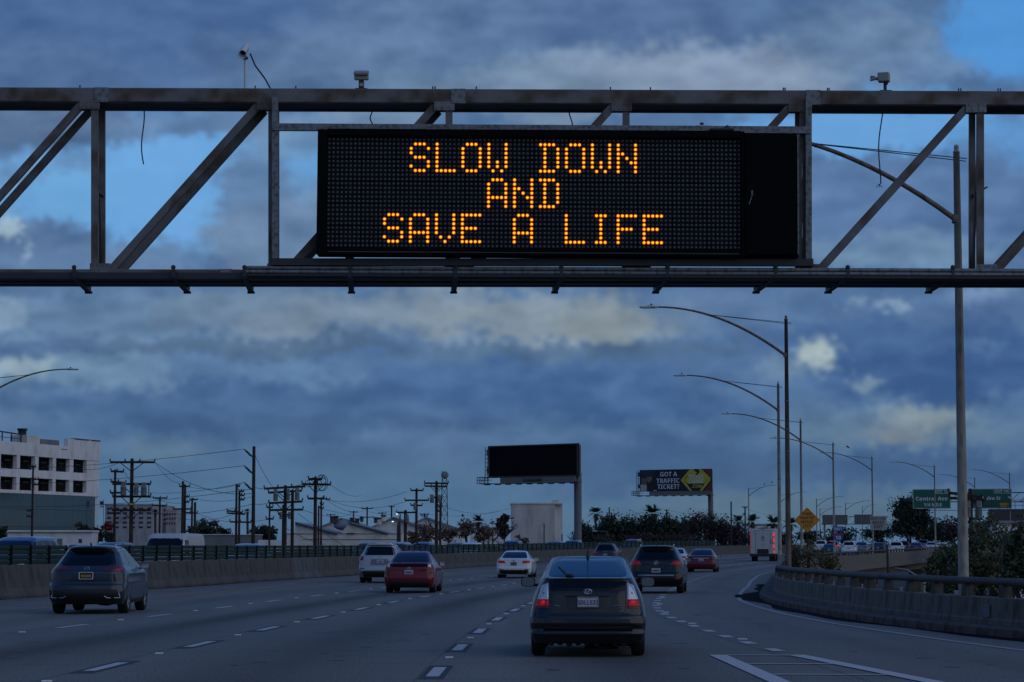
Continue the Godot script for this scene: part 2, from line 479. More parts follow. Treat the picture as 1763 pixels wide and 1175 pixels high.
# ---------------------------------------------------------------- sky: air and clouds only
# each bank of cloud or patch of clear air: centre and half-size in pixels of the view, colour, strength, softness
const BANKS := [
	# high cloud deck
	[250, 40, 560, 150, 76, 103, 152, 0.9, 0.2], [60, 120, 260, 90, 82, 106, 150, 0.7, 0.2], [560, 110, 330, 90, 98, 120, 158, 0.75, 0.1],
	[760, 30, 300, 110, 100, 122, 162, 0.8, 0.1], [1080, 40, 330, 75, 86, 109, 154, 0.9, 0.2], [1200, 130, 420, 75, 139, 152, 180, 0.9, 0.2],
	[880, 150, 300, 60, 122, 140, 170, 0.8, 0.1], [1480, 60, 190, 90, 108, 129, 166, 0.8, 0.1], [1640, 100, 110, 40, 112, 138, 178, 0.7, 0.1],
	[1750, 55, 150, 105, 82, 146, 212, 1.0, 0.35], [1560, 165, 130, 28, 106, 158, 212, 0.6, 0.1],
	# clear air behind the gantry
	[330, 310, 330, 150, 108, 165, 220, 1.0, 0.45], [60, 330, 200, 70, 108, 164, 216, 0.9, 0.4], [1500, 225, 330, 60, 104, 160, 216, 1.0, 0.3], [530, 290, 110, 110, 104, 158, 212, 0.7, 0.2],
	[1740, 250, 150, 70, 96, 150, 208, 0.8, 0.2],
	# clouds behind the gantry
	[70, 215, 190, 48, 92, 112, 150, 0.95, 0.3], [360, 212, 230, 34, 100, 122, 162, 0.85, 0.25], [130, 275, 70, 28, 98, 124, 165, 0.55, 0.1],
	[170, 235, 120, 26, 92, 114, 152, 0.75, 0.15], [40, 300, 70, 24, 100, 124, 164, 0.6, 0.1], [520, 240, 110, 46, 112, 136, 172, 0.7, 0.2], [60, 440, 140, 66, 93, 117, 158, 0.95, 0.45], [250, 450, 120, 50, 100, 126, 168, 0.85, 0.3], [12, 392, 34, 26, 168, 186, 204, 0.85, 0.1], [44, 425, 14, 26, 158, 178, 200, 0.7, 0.1],
	[440, 330, 90, 110, 102, 126, 166, 0.85, 0.25], [470, 420, 150, 90, 108, 130, 166, 0.95, 0.4], [640, 200, 160, 40, 124, 146, 176, 0.7, 0.1], [950, 200, 120, 40, 130, 146, 172, 0.6, 0.1],
	[700, 380, 300, 120, 104, 128, 166, 0.9, 0.3], [1100, 380, 380, 140, 100, 124, 166, 0.9, 0.3],
	[1500, 350, 190, 100, 94, 122, 168, 0.95, 0.4], [1690, 330, 130, 110, 92, 120, 166, 0.9, 0.3], [1560, 430, 240, 45, 112, 138, 172, 0.85, 0.2], [1700, 400, 90, 40, 86, 112, 158, 0.6, 0.1],
	# the long lit band under the gantry
	[120, 545, 330, 70, 104, 129, 165, 0.9, 0.2], [10, 545, 46, 40, 140, 160, 186, 0.7, 0.1], [480, 540, 280, 60, 110, 128, 156, 0.9, 0.2], [700, 530, 260, 48, 124, 138, 160, 0.75, 0.1],
	[930, 545, 330, 62, 136, 146, 162, 0.9, 0.15], [1050, 560, 180, 40, 142, 150, 160, 0.7, 0.1], [490, 560, 110, 40, 130, 142, 162, 0.5, 0.1],
	[420, 598, 460, 26, 84, 104, 138, 0.9, 0.2], [980, 604, 380, 26, 84, 106, 140, 0.9, 0.2], [250, 480, 300, 26, 92, 114, 150, 0.5, 0.1], [90, 600, 110, 28, 84, 108, 150, 0.8, 0.2],
	[1250, 535, 160, 60, 96, 120, 160, 0.8, 0.2], [1600, 550, 300, 60, 84, 110, 154, 0.9, 0.25], [1690, 508, 90, 22, 122, 145, 182, 0.6, 0.1], [1535, 524, 52, 17, 138, 158, 184, 0.8, 0.05], [1470, 522, 22, 12, 136, 156, 184, 0.75, 0.05],
	# the blue-grey middle
	[160, 650, 260, 55, 112, 138, 170, 0.85, 0.2], [30, 632, 90, 24, 146, 164, 182, 0.9, 0.15], [60, 700, 190, 50, 98, 124, 160, 0.7, 0.2], [470, 640, 200, 32, 98, 126, 166, 0.7, 0.15], [420, 700, 560, 56, 74, 102, 148, 0.9, 0.25],
	[560, 738, 520, 34, 72, 99, 144, 0.85, 0.2], [900, 660, 360, 46, 74, 104, 152, 0.9, 0.2], [1040, 700, 330, 40, 70, 99, 148, 0.85, 0.2],
	[1600, 620, 330, 80, 66, 94, 144, 0.95, 0.35], [1500, 580, 260, 40, 74, 102, 150, 0.7, 0.2], [1680, 660, 180, 40, 62, 90, 140, 0.8, 0.2],
	[1412, 612, 52, 44, 168, 180, 188, 1.0, 0.12], [1352, 630, 70, 34, 110, 132, 160, 0.7, 0.1], [1400, 636, 34, 12, 96, 120, 154, 0.7, 0.1], [1494, 664, 38, 20, 126, 144, 168, 0.9, 0.1],
	[1690, 600, 60, 18, 90, 118, 160, 0.6, 0.1],
	[1560, 735, 260, 52, 100, 122, 156, 0.9, 0.2], [1590, 720, 130, 32, 134, 146, 164, 0.95, 0.12], [1540, 752, 80, 26, 128, 136, 156, 0.75, 0.1], [1400, 720, 130, 36, 94, 120, 158, 0.7, 0.2],
	# low air
	[300, 830, 520, 80, 82, 112, 156, 0.85, 0.1], [280, 776, 110, 24, 100, 124, 156, 0.6, 0.1], [800, 760, 260, 36, 88, 114, 158, 0.7, 0.1], [640, 860, 520, 70, 84, 115, 158, 0.8, 0.1],
	[1100, 800, 360, 70, 72, 99, 146, 0.9, 0.15], [1600, 810, 340, 42, 68, 95, 143, 0.9, 0.2], [1300, 880, 260, 50, 96, 116, 150, 0.75, 0.1], [1500, 880, 260, 50, 90, 112, 148, 0.8, 0.1], [1180, 900, 420, 40, 88, 114, 150, 0.7, 0.1],
]

var warp := FastNoiseLite.new()
var puff := FastNoiseLite.new()
var broad := FastNoiseLite.new()

# cloud that has no drawn bank: the same palette, by noise over the whole dome
func open_sky(dir: Vector3) -> Vector3:
	var k := 1.0 / maxf(dir.y + 0.22, 0.1)
	var n := broad.get_noise_3d(dir.x * k * 60.0, dir.z * k * 60.0, 7.0) * 0.5 + 0.5
	var c := Vector3(72, 104, 148).lerp(Vector3(146, 156, 172), smoothstep(0.35, 0.75, n))
	var air := Vector3(104, 158, 214).lerp(Vector3(44, 94, 172), smoothstep(0.1, 0.5, dir.y))
	var cover := broad.get_noise_3d(dir.x * k * 38.0 + 300.0, dir.z * k * 38.0, 90.0) * 0.5 + 0.5 + 0.24 * smoothstep(0.35, 0.0, dir.y) - 0.10 * smoothstep(0.35, 0.8, dir.y)
	return air.lerp(c, smoothstep(0.38, 0.56, cover))

func drawn_sky(px: float, py: float, dir: Vector3) -> Vector3:
	var c := Vector3(84, 112, 156)
	var wx := warp.get_noise_2d(px, py * 1.7) * 64.0 + puff.get_noise_2d(px * 1.6, py * 2.4) * 18.0
	var wy := warp.get_noise_2d(px + 900.0, py * 1.7 + 400.0) * 26.0 + puff.get_noise_2d(px * 1.6 + 500.0, py * 2.4 + 900.0) * 11.0
	var fx := puff.get_noise_2d(px * 4.0 + 33.0, py * 5.0) * 30.0
	var fy := puff.get_noise_2d(px * 4.0 + 733.0, py * 5.0 + 50.0) * 20.0
	for b in BANKS:
		var loose := clampf(b[2] / 260.0, 0.22, 1.0)
		var y := py + wy * loose + fy
		var dx: float = (px + wx * loose + fx - b[0]) / b[2]
		if absf(dx) > 1.0:
			continue
		var dy: float = (y - b[1]) / b[3]
		var q := dx * dx + dy * dy
		if q < 1.0:
			var w: float = (1.0 - smoothstep(minf(b[8] + 0.22, 0.7), 1.0, sqrt(q))) * b[7]
			c = c.lerp(Vector3(b[4], b[5], b[6]), w)
	var blue := clampf((c.z - c.x - 60.0) / 50.0, 0.0, 1.0)
	var t := puff.get_noise_2d(px * 0.45, py * 1.5) * 13.0 + puff.get_noise_2d(px * 1.6 + 77.0, py * 3.6) * 7.0
	var bil := 0.42 - absf(puff.get_noise_2d(px * 0.42 + 500.0, py * 0.95 + 300.0)) * 2.2
	t += bil * 15.0
	t *= 1.0 - 0.6 * smoothstep(690.0, 830.0, py)
	c += Vector3(t * 0.95, t, t) * (1.0 - 0.75 * blue)
	var low := smoothstep(640.0, 860.0, py)
	c += Vector3(-3.0 - low, 2.0 - 3.0 * low, -1.0 - 14.0 * low) * (1.0 - 0.8 * blue)
	return c

func make_sky() -> void:
	warp.seed = 11
	warp.frequency = 0.006
	warp.fractal_octaves = 4
	puff.seed = 23
	puff.frequency = 0.009
	puff.fractal_octaves = 5
	broad.seed = 5
	broad.frequency = 0.02
	broad.fractal_octaves = 5
	var W := 4096
	var H := 2048
	var coarse := Image.create_empty(512, 256, false, Image.FORMAT_RGB8)
	for j in 256:
		var e := PI / 2.0 - (j + 0.5) / 256.0 * PI
		for i in 512:
			var a := ((i + 0.5) / 512.0 - 0.5) * TAU
			var dir := Vector3(sin(a) * cos(e), sin(e), -cos(a) * cos(e))
			var c := open_sky(dir) if e > -0.12 else Vector3(34, 36, 38)
			coarse.set_pixel(i, j, Color(c.x / 255.0, c.y / 255.0, c.z / 255.0))
	coarse.resize(W, H, Image.INTERPOLATE_CUBIC)
	var cp := cos(PITCH)
	var sp := sin(PITCH)
	var half_i := 250
	for j in range(800, 1075):
		var e := PI / 2.0 - (j + 0.5) / H * PI
		for i in range(W / 2 - half_i, W / 2 + half_i):
			var a := ((i + 0.5) / W - 0.5) * TAU
			var dir := Vector3(sin(a) * cos(e), sin(e), -cos(a) * cos(e))
			var f := -dir.z * cp + dir.y * sp
			var px := 881.5 + dir.x / f * F
			var py := 587.5 - (dir.y * cp + dir.z * sp) / f * F
			var c := drawn_sky(px, py, dir)
			var away := maxf(absf(px - 881.5) - 950.0, maxf(-py - 60.0, 0.0))
			if away > 0.0:
				c = c.lerp(open_sky(dir), smoothstep(0.0, 320.0, away))
			c += Vector3.ONE * rng.randf_range(-0.6, 0.6)
			coarse.set_pixel(i, j, Color(c.x / 255.0, c.y / 255.0, c.z / 255.0))
	var m := PanoramaSkyMaterial.new()
	# the picture's left edge lies straight ahead
	var turned := Image.create_empty(W, H, false, Image.FORMAT_RGB8)
	turned.blit_rect(coarse, Rect2i(W / 2, 0, W / 2, H), Vector2i(0, 0))
	turned.blit_rect(coarse, Rect2i(0, 0, W / 2, H), Vector2i(W / 2, 0))
	m.panorama = ImageTexture.create_from_image(turned)
	m.filter = true
	var s := Sky.new()
	s.sky_material = m
	var env := Environment.new()
	env.background_mode = Environment.BG_SKY
	env.sky = s
	env.tonemap_mode = Environment.TONE_MAPPER_LINEAR
	env.tonemap_exposure = 1.0
	env.background_energy_multiplier = 1.0
	env.sdfgi_enabled = true
	env.ssao_enabled = true
	env.ssil_enabled = true
	env.fog_enabled = false
	env.fog_density = 0.00035
	env.fog_light_color = Color(0.55, 0.66, 0.8)
	var we := WorldEnvironment.new()
	we.name = "world_environment"
	we.environment = env
	add_child(we)

# ---------------------------------------------------------------- roadway
func lane_stain(x: float, d: float, fine: FastNoiseLite, wide: FastNoiseLite) -> float:
	var lines := ["Y", "L3", "L2", "L1", "L0"]
	var v := 1.0
	var xs := []
	for l in lines:
		xs.append(tab(l, d))
	xs.append(tab("E", d))
	for i in 5:
		var w: float = xs[i + 1] - xs[i]
		var mid: float = (xs[i] + xs[i + 1]) / 2.0
		var q := (x - mid) / maxf(w * 0.17, 0.2)
		var share: float = [0.28, 0.56, 0.62, 0.48, 0.2][i]
		v -= share * exp(-q * q) * (0.75 + 0.5 * wide.get_noise_2d(x * 2.0, d * 0.6))
	# dusty shoulder by the barrier
	if x < xs[0]:
		v *= 0.92 + 0.25 * fine.get_noise_2d(x * 6.0, d * 2.0)
	v *= 1.0 + 0.16 * fine.get_noise_2d(x * 7.0, d * 0.06 + 40.0)
	v *= 1.0 + 0.10 * fine.get_noise_2d(x * 4.0, d * 0.5) + 0.10 * wide.get_noise_2d(x, d * 0.3)
	return v

func build_road() -> Node3D:
	var fine := FastNoiseLite.new()
	fine.seed = 41
	fine.frequency = 0.12
	fine.fractal_octaves = 4
	var wide := FastNoiseLite.new()
	wide.seed = 43
	wide.frequency = 0.05
	var st := mb()
	st.set_smooth_group(1)
	var ds := []
	var d := -14.0
	ds.append(-160.0)
	ds.append(-80.0)
	while d < 440.0:
		ds.append(d)
		d += 1.5 if d < 90.0 else (2.5 if d < 200 else 5.0)
	ds.append(440.0)
	var nx := 110
	var rows := []
	for dd in ds:
		var row := []
		var l := tab("B", maxf(dd, 5.0)) - 24.0
		var b := tab("B", maxf(dd, 5.0))
		var r := tab("R", maxf(dd, 5.0)) + 0.1
		for i in nx + 1:
			var x := lerpf(l, b, i / 10.0) if i < 10 else lerpf(b, r, (i - 10.0) / (nx - 10.0))
			var v := lane_stain(x, dd, fine, wide) if i >= 9 else 0.9
			row.append([Vector3(x, deck(x, dd), -dd), Color(0.220 * v, 0.207 * v, 0.176 * v)])
		rows.append(row)
	for j in rows.size() - 1:
		for i in nx:
			for e in [[j, i], [j + 1, i + 1], [j, i + 1], [j, i], [j + 1, i], [j + 1, i + 1]]:
				st.set_color(rows[e[0]][e[1]][1])
				st.add_vertex(rows[e[0]][e[1]][0])
	return struct("road", st, M.road_concrete)

# a painted quadrilateral on the road between two lateral offsets of a line
func mark(st: SurfaceTool, line: String, d0: float, d1: float, o0: float, o1: float, up: float) -> void:
	st.set_smooth_group(-1)
	var n := maxi(1, int((d1 - d0) / 2.5))
	for i in n:
		var a := lerpf(d0, d1, float(i) / n)
		var b := lerpf(d0, d1, float(i + 1) / n)
		var xa := tab(line, a)
		var xb := tab(line, b)
		quad(st, on_deck(xa + o0, a, up), on_deck(xa + o1, a, up), on_deck(xb + o1, b, up), on_deck(xb + o0, b, up))

func build_markings(road: Node3D) -> void:
	var st: SurfaceTool
	for l in ["L1", "L2", "L3"]:
		var d: float = {"L1": 14.9, "L2": 16.2, "L3": 17.6}[l]
		while d < 300.0:
			if d < 110.0 and l != "L3":
				st = mb()
				mark(st, l, d - 0.5, d + 2.75, -0.16, 0.16, 0.004)
				part("dash_border", st, M.black_marking, road)
			st = mb()
			mark(st, l, d, d + 2.25, -0.085, 0.085, 0.008)
			part("lane_dash", st, M.white_marking, road)
			if d < 130.0:
				st = mb()
				var p := on_deck(tab(l, d + 4.9), d + 4.9, 0.012)
				soft_box(st, p, Vector3(0.12, 0.024, 0.11), 0.008)
				part("lane_reflector", st, M.reflector, road)
			d += 7.32
	var d2 := 36.6
	var k := 0
	while d2 < 190.0:
		st = mb()
		mark(st, "L0", d2, d2 + 0.95, -0.1, 0.1, 0.008)
		part("short_dash", st, M.white_marking, road)
		if k % 3 == 1 and d2 < 100.0:
			st = mb()
			soft_box(st, on_deck(tab("L0", d2 + 1.8) + 0.1, d2 + 1.8, 0.012), Vector3(0.17, 0.024, 0.11), 0.008)
			part("lane_reflector", st, M.reflector, road)
		k += 1
		d2 += 2.75
	st = mb()
	mark(st, "Y", 10.0, 420.0, -0.08, 0.08, 0.008)
	part("yellow_edge_line", st, M.yellow_marking, road)
	st = mb()
	mark(st, "E", 12.0, 74.0, -0.075, 0.075, 0.008)
	mark(st, "E", 79.0, 400.0, -0.075, 0.075, 0.008)
	part("white_edge_line", st, M.worn_marking, road)
	# the outlined gore in front of the dark hatchback's lane
	var flat := func(name_: String, a: Vector2, b: Vector2, w: float):
		var s := mb()
		s.set_smooth_group(-1)
		var p := Vector3(a.x, deck(a.x, a.y) + 0.012, -a.y)
		var q := Vector3(b.x, deck(b.x, b.y) + 0.012, -b.y)
		var side := (q - p).normalized().cross(Vector3.UP) * w / 2.0
		quad(s, p - side, p + side, q + side, q - side)
		part(name_, s, M.white_marking, road)
	flat.call("gore_line", Vector2(3.10, 35.3), Vector2(3.32, 24.0), 0.26)
	flat.call("gore_line", Vector2(4.28, 35.3), Vector2(5.6, 24.0), 0.26)
	flat.call("gore_crossbar", Vector2(3.2, 35.25), Vector2(4.25, 35.2), 0.14)
	flat.call("gore_crossbar", Vector2(3.25, 32.7), Vector2(4.6, 32.6), 0.13)
	flat.call("gore_crossbar", Vector2(3.35, 30.0), Vector2(5.0, 29.9), 0.13)
	flat.call("gore_crossbar", Vector2(3.4, 27.0), Vector2(5.4, 26.9), 0.13)
	# the tarred gutter under the right kerb
	st = mb()
	st.set_smooth_group(-1)
	var dd := 14.0
	while dd < 100.0:
		var w0 := 0.34 + 0.22 * sin(dd * 0.5) * sin(dd * 0.17) + (0.45 * exp(-pow((dd - 76.0) / 5.0, 2)))
		var d3 := dd + 1.0
		var w1 := 0.34 + 0.22 * sin(d3 * 0.5) * sin(d3 * 0.17) + (0.45 * exp(-pow((d3 - 76.0) / 5.0, 2)))
		quad(st, on_deck(tab("R", dd) - w0, dd, 0.004), on_deck(tab("R", dd), dd, 0.004), on_deck(tab("R", d3), d3, 0.004), on_deck(tab("R", d3) - w1, d3, 0.004))
		dd = d3
	part("tarred_gutter", st, M.gutter_tar, road)
	# sealed joints between the concrete slabs
	st = mb()
	st.set_smooth_group(-1)
	dd = 16.0
	while dd < 130.0:
		quad(st, on_deck(tab("Y", dd), dd, 0.003), on_deck(tab("E", dd), dd + 1.6, 0.003), on_deck(tab("E", dd), dd + 1.625, 0.003), on_deck(tab("Y", dd), dd + 0.025, 0.003))
		dd += [4.0, 4.6, 5.5, 4.3][int(dd) % 4]
	for l in ["L1", "L2", "L3", "L0"]:
		mark(st, l, 16.0, 150.0, -0.19, -0.172, 0.003)
	part("slab_joints", st, M.slab_joint, road).set_meta("kind", "stuff")
	# drips of oil along the lane middles
	st = mb()
	st.set_smooth_group(-1)
	var lanes := ["Y", "L3", "L2", "L1", "L0", "E"]
	for i in 260:
		var od := rng.randf_range(22.0, 95.0)
		var k2 := rng.randi() % 5
		var xa := tab(lanes[k2], od)
		var xb := tab(lanes[k2 + 1], od)
		var ox := lerpf(xa, xb, clampf(0.5 + rng.randfn() * 0.13, 0.1, 0.9))
		var orad := rng.randf_range(0.03, 0.14)
		var prev := Vector3.ZERO
		for e in 8:
			var a := TAU * e / 7.0
			var rr := orad * (0.65 + 0.5 * absf(sin(a * 1.5 + i)))
			var q := on_deck(ox + cos(a) * rr, od + sin(a) * rr * 1.9, 0.0045)
			if e > 0:
				tri(st, on_deck(ox, od, 0.0045), prev, q)
			prev = q
	part("oil_spots", st, M.oil_spot, road).set_meta("kind", "stuff")
	# near-black strip of uneven width along the foot of the median
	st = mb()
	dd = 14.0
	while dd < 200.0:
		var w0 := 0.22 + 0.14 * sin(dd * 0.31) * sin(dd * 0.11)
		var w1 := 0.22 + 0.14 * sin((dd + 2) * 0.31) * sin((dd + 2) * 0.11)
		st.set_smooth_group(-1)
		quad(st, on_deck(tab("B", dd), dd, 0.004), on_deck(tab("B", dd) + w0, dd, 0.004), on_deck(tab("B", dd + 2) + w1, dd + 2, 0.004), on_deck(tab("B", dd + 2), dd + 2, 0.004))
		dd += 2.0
	part("dark_foot_strip", st, M.gutter_tar, road)

# extrude a cross-section (offset, height) along a road line, from d0 to d1
func along(st: SurfaceTool, line: String, d0: float, d1: float, sec: Array, step := 2.0) -> void:
	st.set_smooth_group(-1)
	var n := maxi(1, int(ceil((d1 - d0) / step)))
	var rings := []
	for i in n + 1:
		var d := lerpf(d0, d1, float(i) / n)
		var x := tab(line, d)
		var t := Vector3(tab(line, d + 1) - tab(line, d - 1), 0, -2.0).normalized()
		var side := t.cross(Vector3.UP)
		var p := Vector3(x, deck(x, d), -d)
		var ring := []
		for s in sec:
			ring.append(p + side * s[0] + Vector3.UP * s[1])
		rings.append(ring)
	var m := sec.size()
	for i in n:
		for k in m:
			var q := (k + 1) % m
			quad(st, rings[i][k], rings[i + 1][k], rings[i + 1][q], rings[i][q])
	for k in range(1, m - 1):
		tri(st, rings[0][0], rings[0][k], rings[0][k + 1])
		tri(st, rings[n][0], rings[n][k + 1], rings[n][k])

func build_median() -> void:
	var w := thing("median_barrier", "long grey concrete median barrier curving away on the left of the lanes", "barrier")
	var d := 20.0
	var sec := [[-0.3, -0.05], [0.0, -0.05], [0.0, 0.08], [-0.13, 0.32], [-0.2, 1.05], [-0.4, 1.05], [-0.47, 0.32], [-0.6, 0.08], [-0.6, -0.05]]
	var st: SurfaceTool
	var i := 0
	while d < 420.0:
		st = mb()
		var len_ := 6.0
		along(st, "B", d, d + len_ - 0.012, sec, 2.0)
		part("barrier_segment", st, M.patched_concrete if i == 16 else M.barrier_concrete, w)
		d += len_
		i += 1
	var g := thing("glare_screen", "dark green slatted glare screen bolted along the top of the median barrier", "screen")
	d = 60.0
	var count := 0
	var rest := mb()
	while d < 278.0:
		var nxt := d + 1.93
		for k in 4:
			var y0 := 1.055 + 0.152 * k
			var s4 := [[-0.27, y0 + 0.012], [-0.25, y0 + 0.04], [-0.25, y0 + 0.11], [-0.27, y0 + 0.146], [-0.33, y0 + 0.146], [-0.33, y0 + 0.012]]
			if count < 280:
				st = mb()
				along(st, "B", d + 0.12, nxt - 0.12, s4, 4.0)
				part("slat", st, M.green_screen, g)
				count += 1
			else:
				along(rest, "B", d + 0.08, nxt - 0.08, s4, 4.0)
		st = mb()
		along(st, "B", d - 0.075, d + 0.075, [[-0.23, 1.05], [-0.23, 1.66], [-0.335, 1.66], [-0.335, 1.05]], 1.0)
		part("screen_post", st, M.black_post, g)
		d = nxt
	var o := part("far_slats", rest, M.green_screen, g)
	o.set_meta("kind", "stuff")

func build_parapet() -> void:
	var w := thing("bridge_parapet", "dark concrete bridge parapet with kerb and tube rail curving round the right", "parapet")
	var st: SurfaceTool
	var d := 14.0
	while d < 420.0:
		var len_ := 3.2 if d < 120.0 else 9.0
		st = mb()
		along(st, "R", d, d + len_ - 0.01, [[0.0, -0.3], [0.0, 0.14], [0.03, 0.17], [0.42, 0.175], [0.42, -0.3]], 1.6)
		part("kerb_segment", st, M.kerb_concrete, w)
		st = mb()
		along(st, "R", d, d + len_ - 0.02, [[0.421, -0.75], [0.421, 0.26], [0.445, 0.30], [0.46, 0.66], [0.48, 0.68], [0.72, 0.68], [0.74, 0.66], [0.74, -0.3], [0.9, -0.34], [0.9, -0.75]], 1.6)
		part("wall_segment", st, M.parapet_concrete, w)
		d += len_
	# posts and rail
	d = 15.0
	var k := 0
	while d < 330.0:
		var x := tab("R", d)
		var t := Vector3(tab("R", d + 1) - tab("R", d - 1), 0, -2.0).normalized()
		var side := t.cross(Vector3.UP)
		var p := on_deck(x, d, 0.68) + side * 0.6
		var bs := Basis(side, Vector3.UP, -t)
		st = mb()
		prism(st, PackedVector2Array([Vector2(-0.14, 0), Vector2(0.14, 0), Vector2(0.075, 0.24), Vector2(-0.075, 0.24)]), -0.09, 0.09, Transform3D(Basis(-t, Vector3.UP, -side), p))
		part("rail_post", st, M.post_concrete, w)
		if k % 2 == 0 and d < 120:
			st = mb()
			soft_box(st, p - side * 0.125 + Vector3(0, 0.055, 0) + t * 0.3, Vector3(0.012, 0.09, 0.2), 0.004, bs)
			part("reflector_plate", st, M.plate_white, w)
		k += 1
		d += 1.9 if d < 120.0 else 2.6
	d = 14.0
	while d < 330.0:
		st = mb()
		var pts := []
		var n := 5
		var len2 := 9.4
		for i in n + 1:
			var e := d + len2 * i / n
			var t := Vector3(tab("R", e + 1) - tab("R", e - 1), 0, -2.0).normalized()
			pts.append(on_deck(tab("R", e), e, 0.975) + t.cross(Vector3.UP) * 0.6)
		tube(st, pts, [0.075], 10)
		part("tube_rail", st, M.parapet_rail, w)
		d += len2 + 0.05
	# a bolted utility cover on the wall
	var c := on_deck(tab("R", 44.0), 44.0, 0.42)
	var tt := Vector3(tab("R", 45.0) - tab("R", 43.0), 0, -2.0).normalized()
	var sd := tt.cross(Vector3.UP)
	st = mb()
	soft_box(st, c + sd * 0.43, Vector3(0.03, 0.25, 0.32), 0.006, Basis(sd, Vector3.UP, -tt))
	for e in [[-0.12, 0.09], [0.12, 0.09], [-0.12, -0.09], [0.12, -0.09]]:
		ellipsoid(st, c + sd * 0.412 + tt * e[0] + Vector3.UP * e[1], Vector3.ONE * 0.014)
	part("utility_cover", st, M.cover_blue, w)
	# deck edge and girder under the far stretch
	st = mb()
	along(st, "R", -10.0, 420.0, [[0.6, -0.75], [0.6, -0.3], [-6.0, -0.3], [-6.0, -0.75]], 4.0)
	struct("deck_slab", st, M.girder_concrete)
	st = mb()
	along(st, "R", 120.0, 420.0, [[-0.6, -1.6], [-0.6, -0.75], [-15.0, -0.75], [-15.0, -1.6]], 5.0)
	struct("bridge_girder", st, M.girder_concrete)
	for dd in [150.0, 215.0, 262.0, 318.0]:
		st = mb()
		var p := on_deck(tab("R", dd) - 5.0, dd)
		soft_box(st, Vector3(p.x, (TERRAIN + p.y - 1.6) / 2.0, p.z), Vector3(1.6, p.y - 1.6 - TERRAIN, 1.6), 0.15)
		struct("bridge_pier", st, M.girder_concrete)
	st = mb()
	along(st, "B", -10.0, 440.0, [[-24.6, -1.2], [-24.6, 0.9], [-24.3, 0.9], [-24.0, 0.1], [-24.0, -1.2]], 6.0)
	struct("outer_wall", st, M.barrier_concrete)

func build_terrain() -> void:
	var st := mb()
	st.set_smooth_group(-1)
	var R := 6000.0
	quad(st, Vector3(-R, TERRAIN, R), Vector3(R, TERRAIN, R), Vector3(R, TERRAIN, -R), Vector3(-R, TERRAIN, -R))
	struct("terrain", st, M.terrain_soil)

# ---------------------------------------------------------------- gantry and message sign
const GD := 38.0      # metres to the gantry's front truss
const GT := 0.68      # its depth

func gp(px: float, py: float, back := 0.0) -> Vector3:
	var p := at(px, py, GD)
	p.z -= back
	return p

func beam(st: SurfaceTool, a: Vector3, b: Vector3, w: float, t: float, up := Vector3.UP) -> void:
	bar(st, a, b, t, w, up)

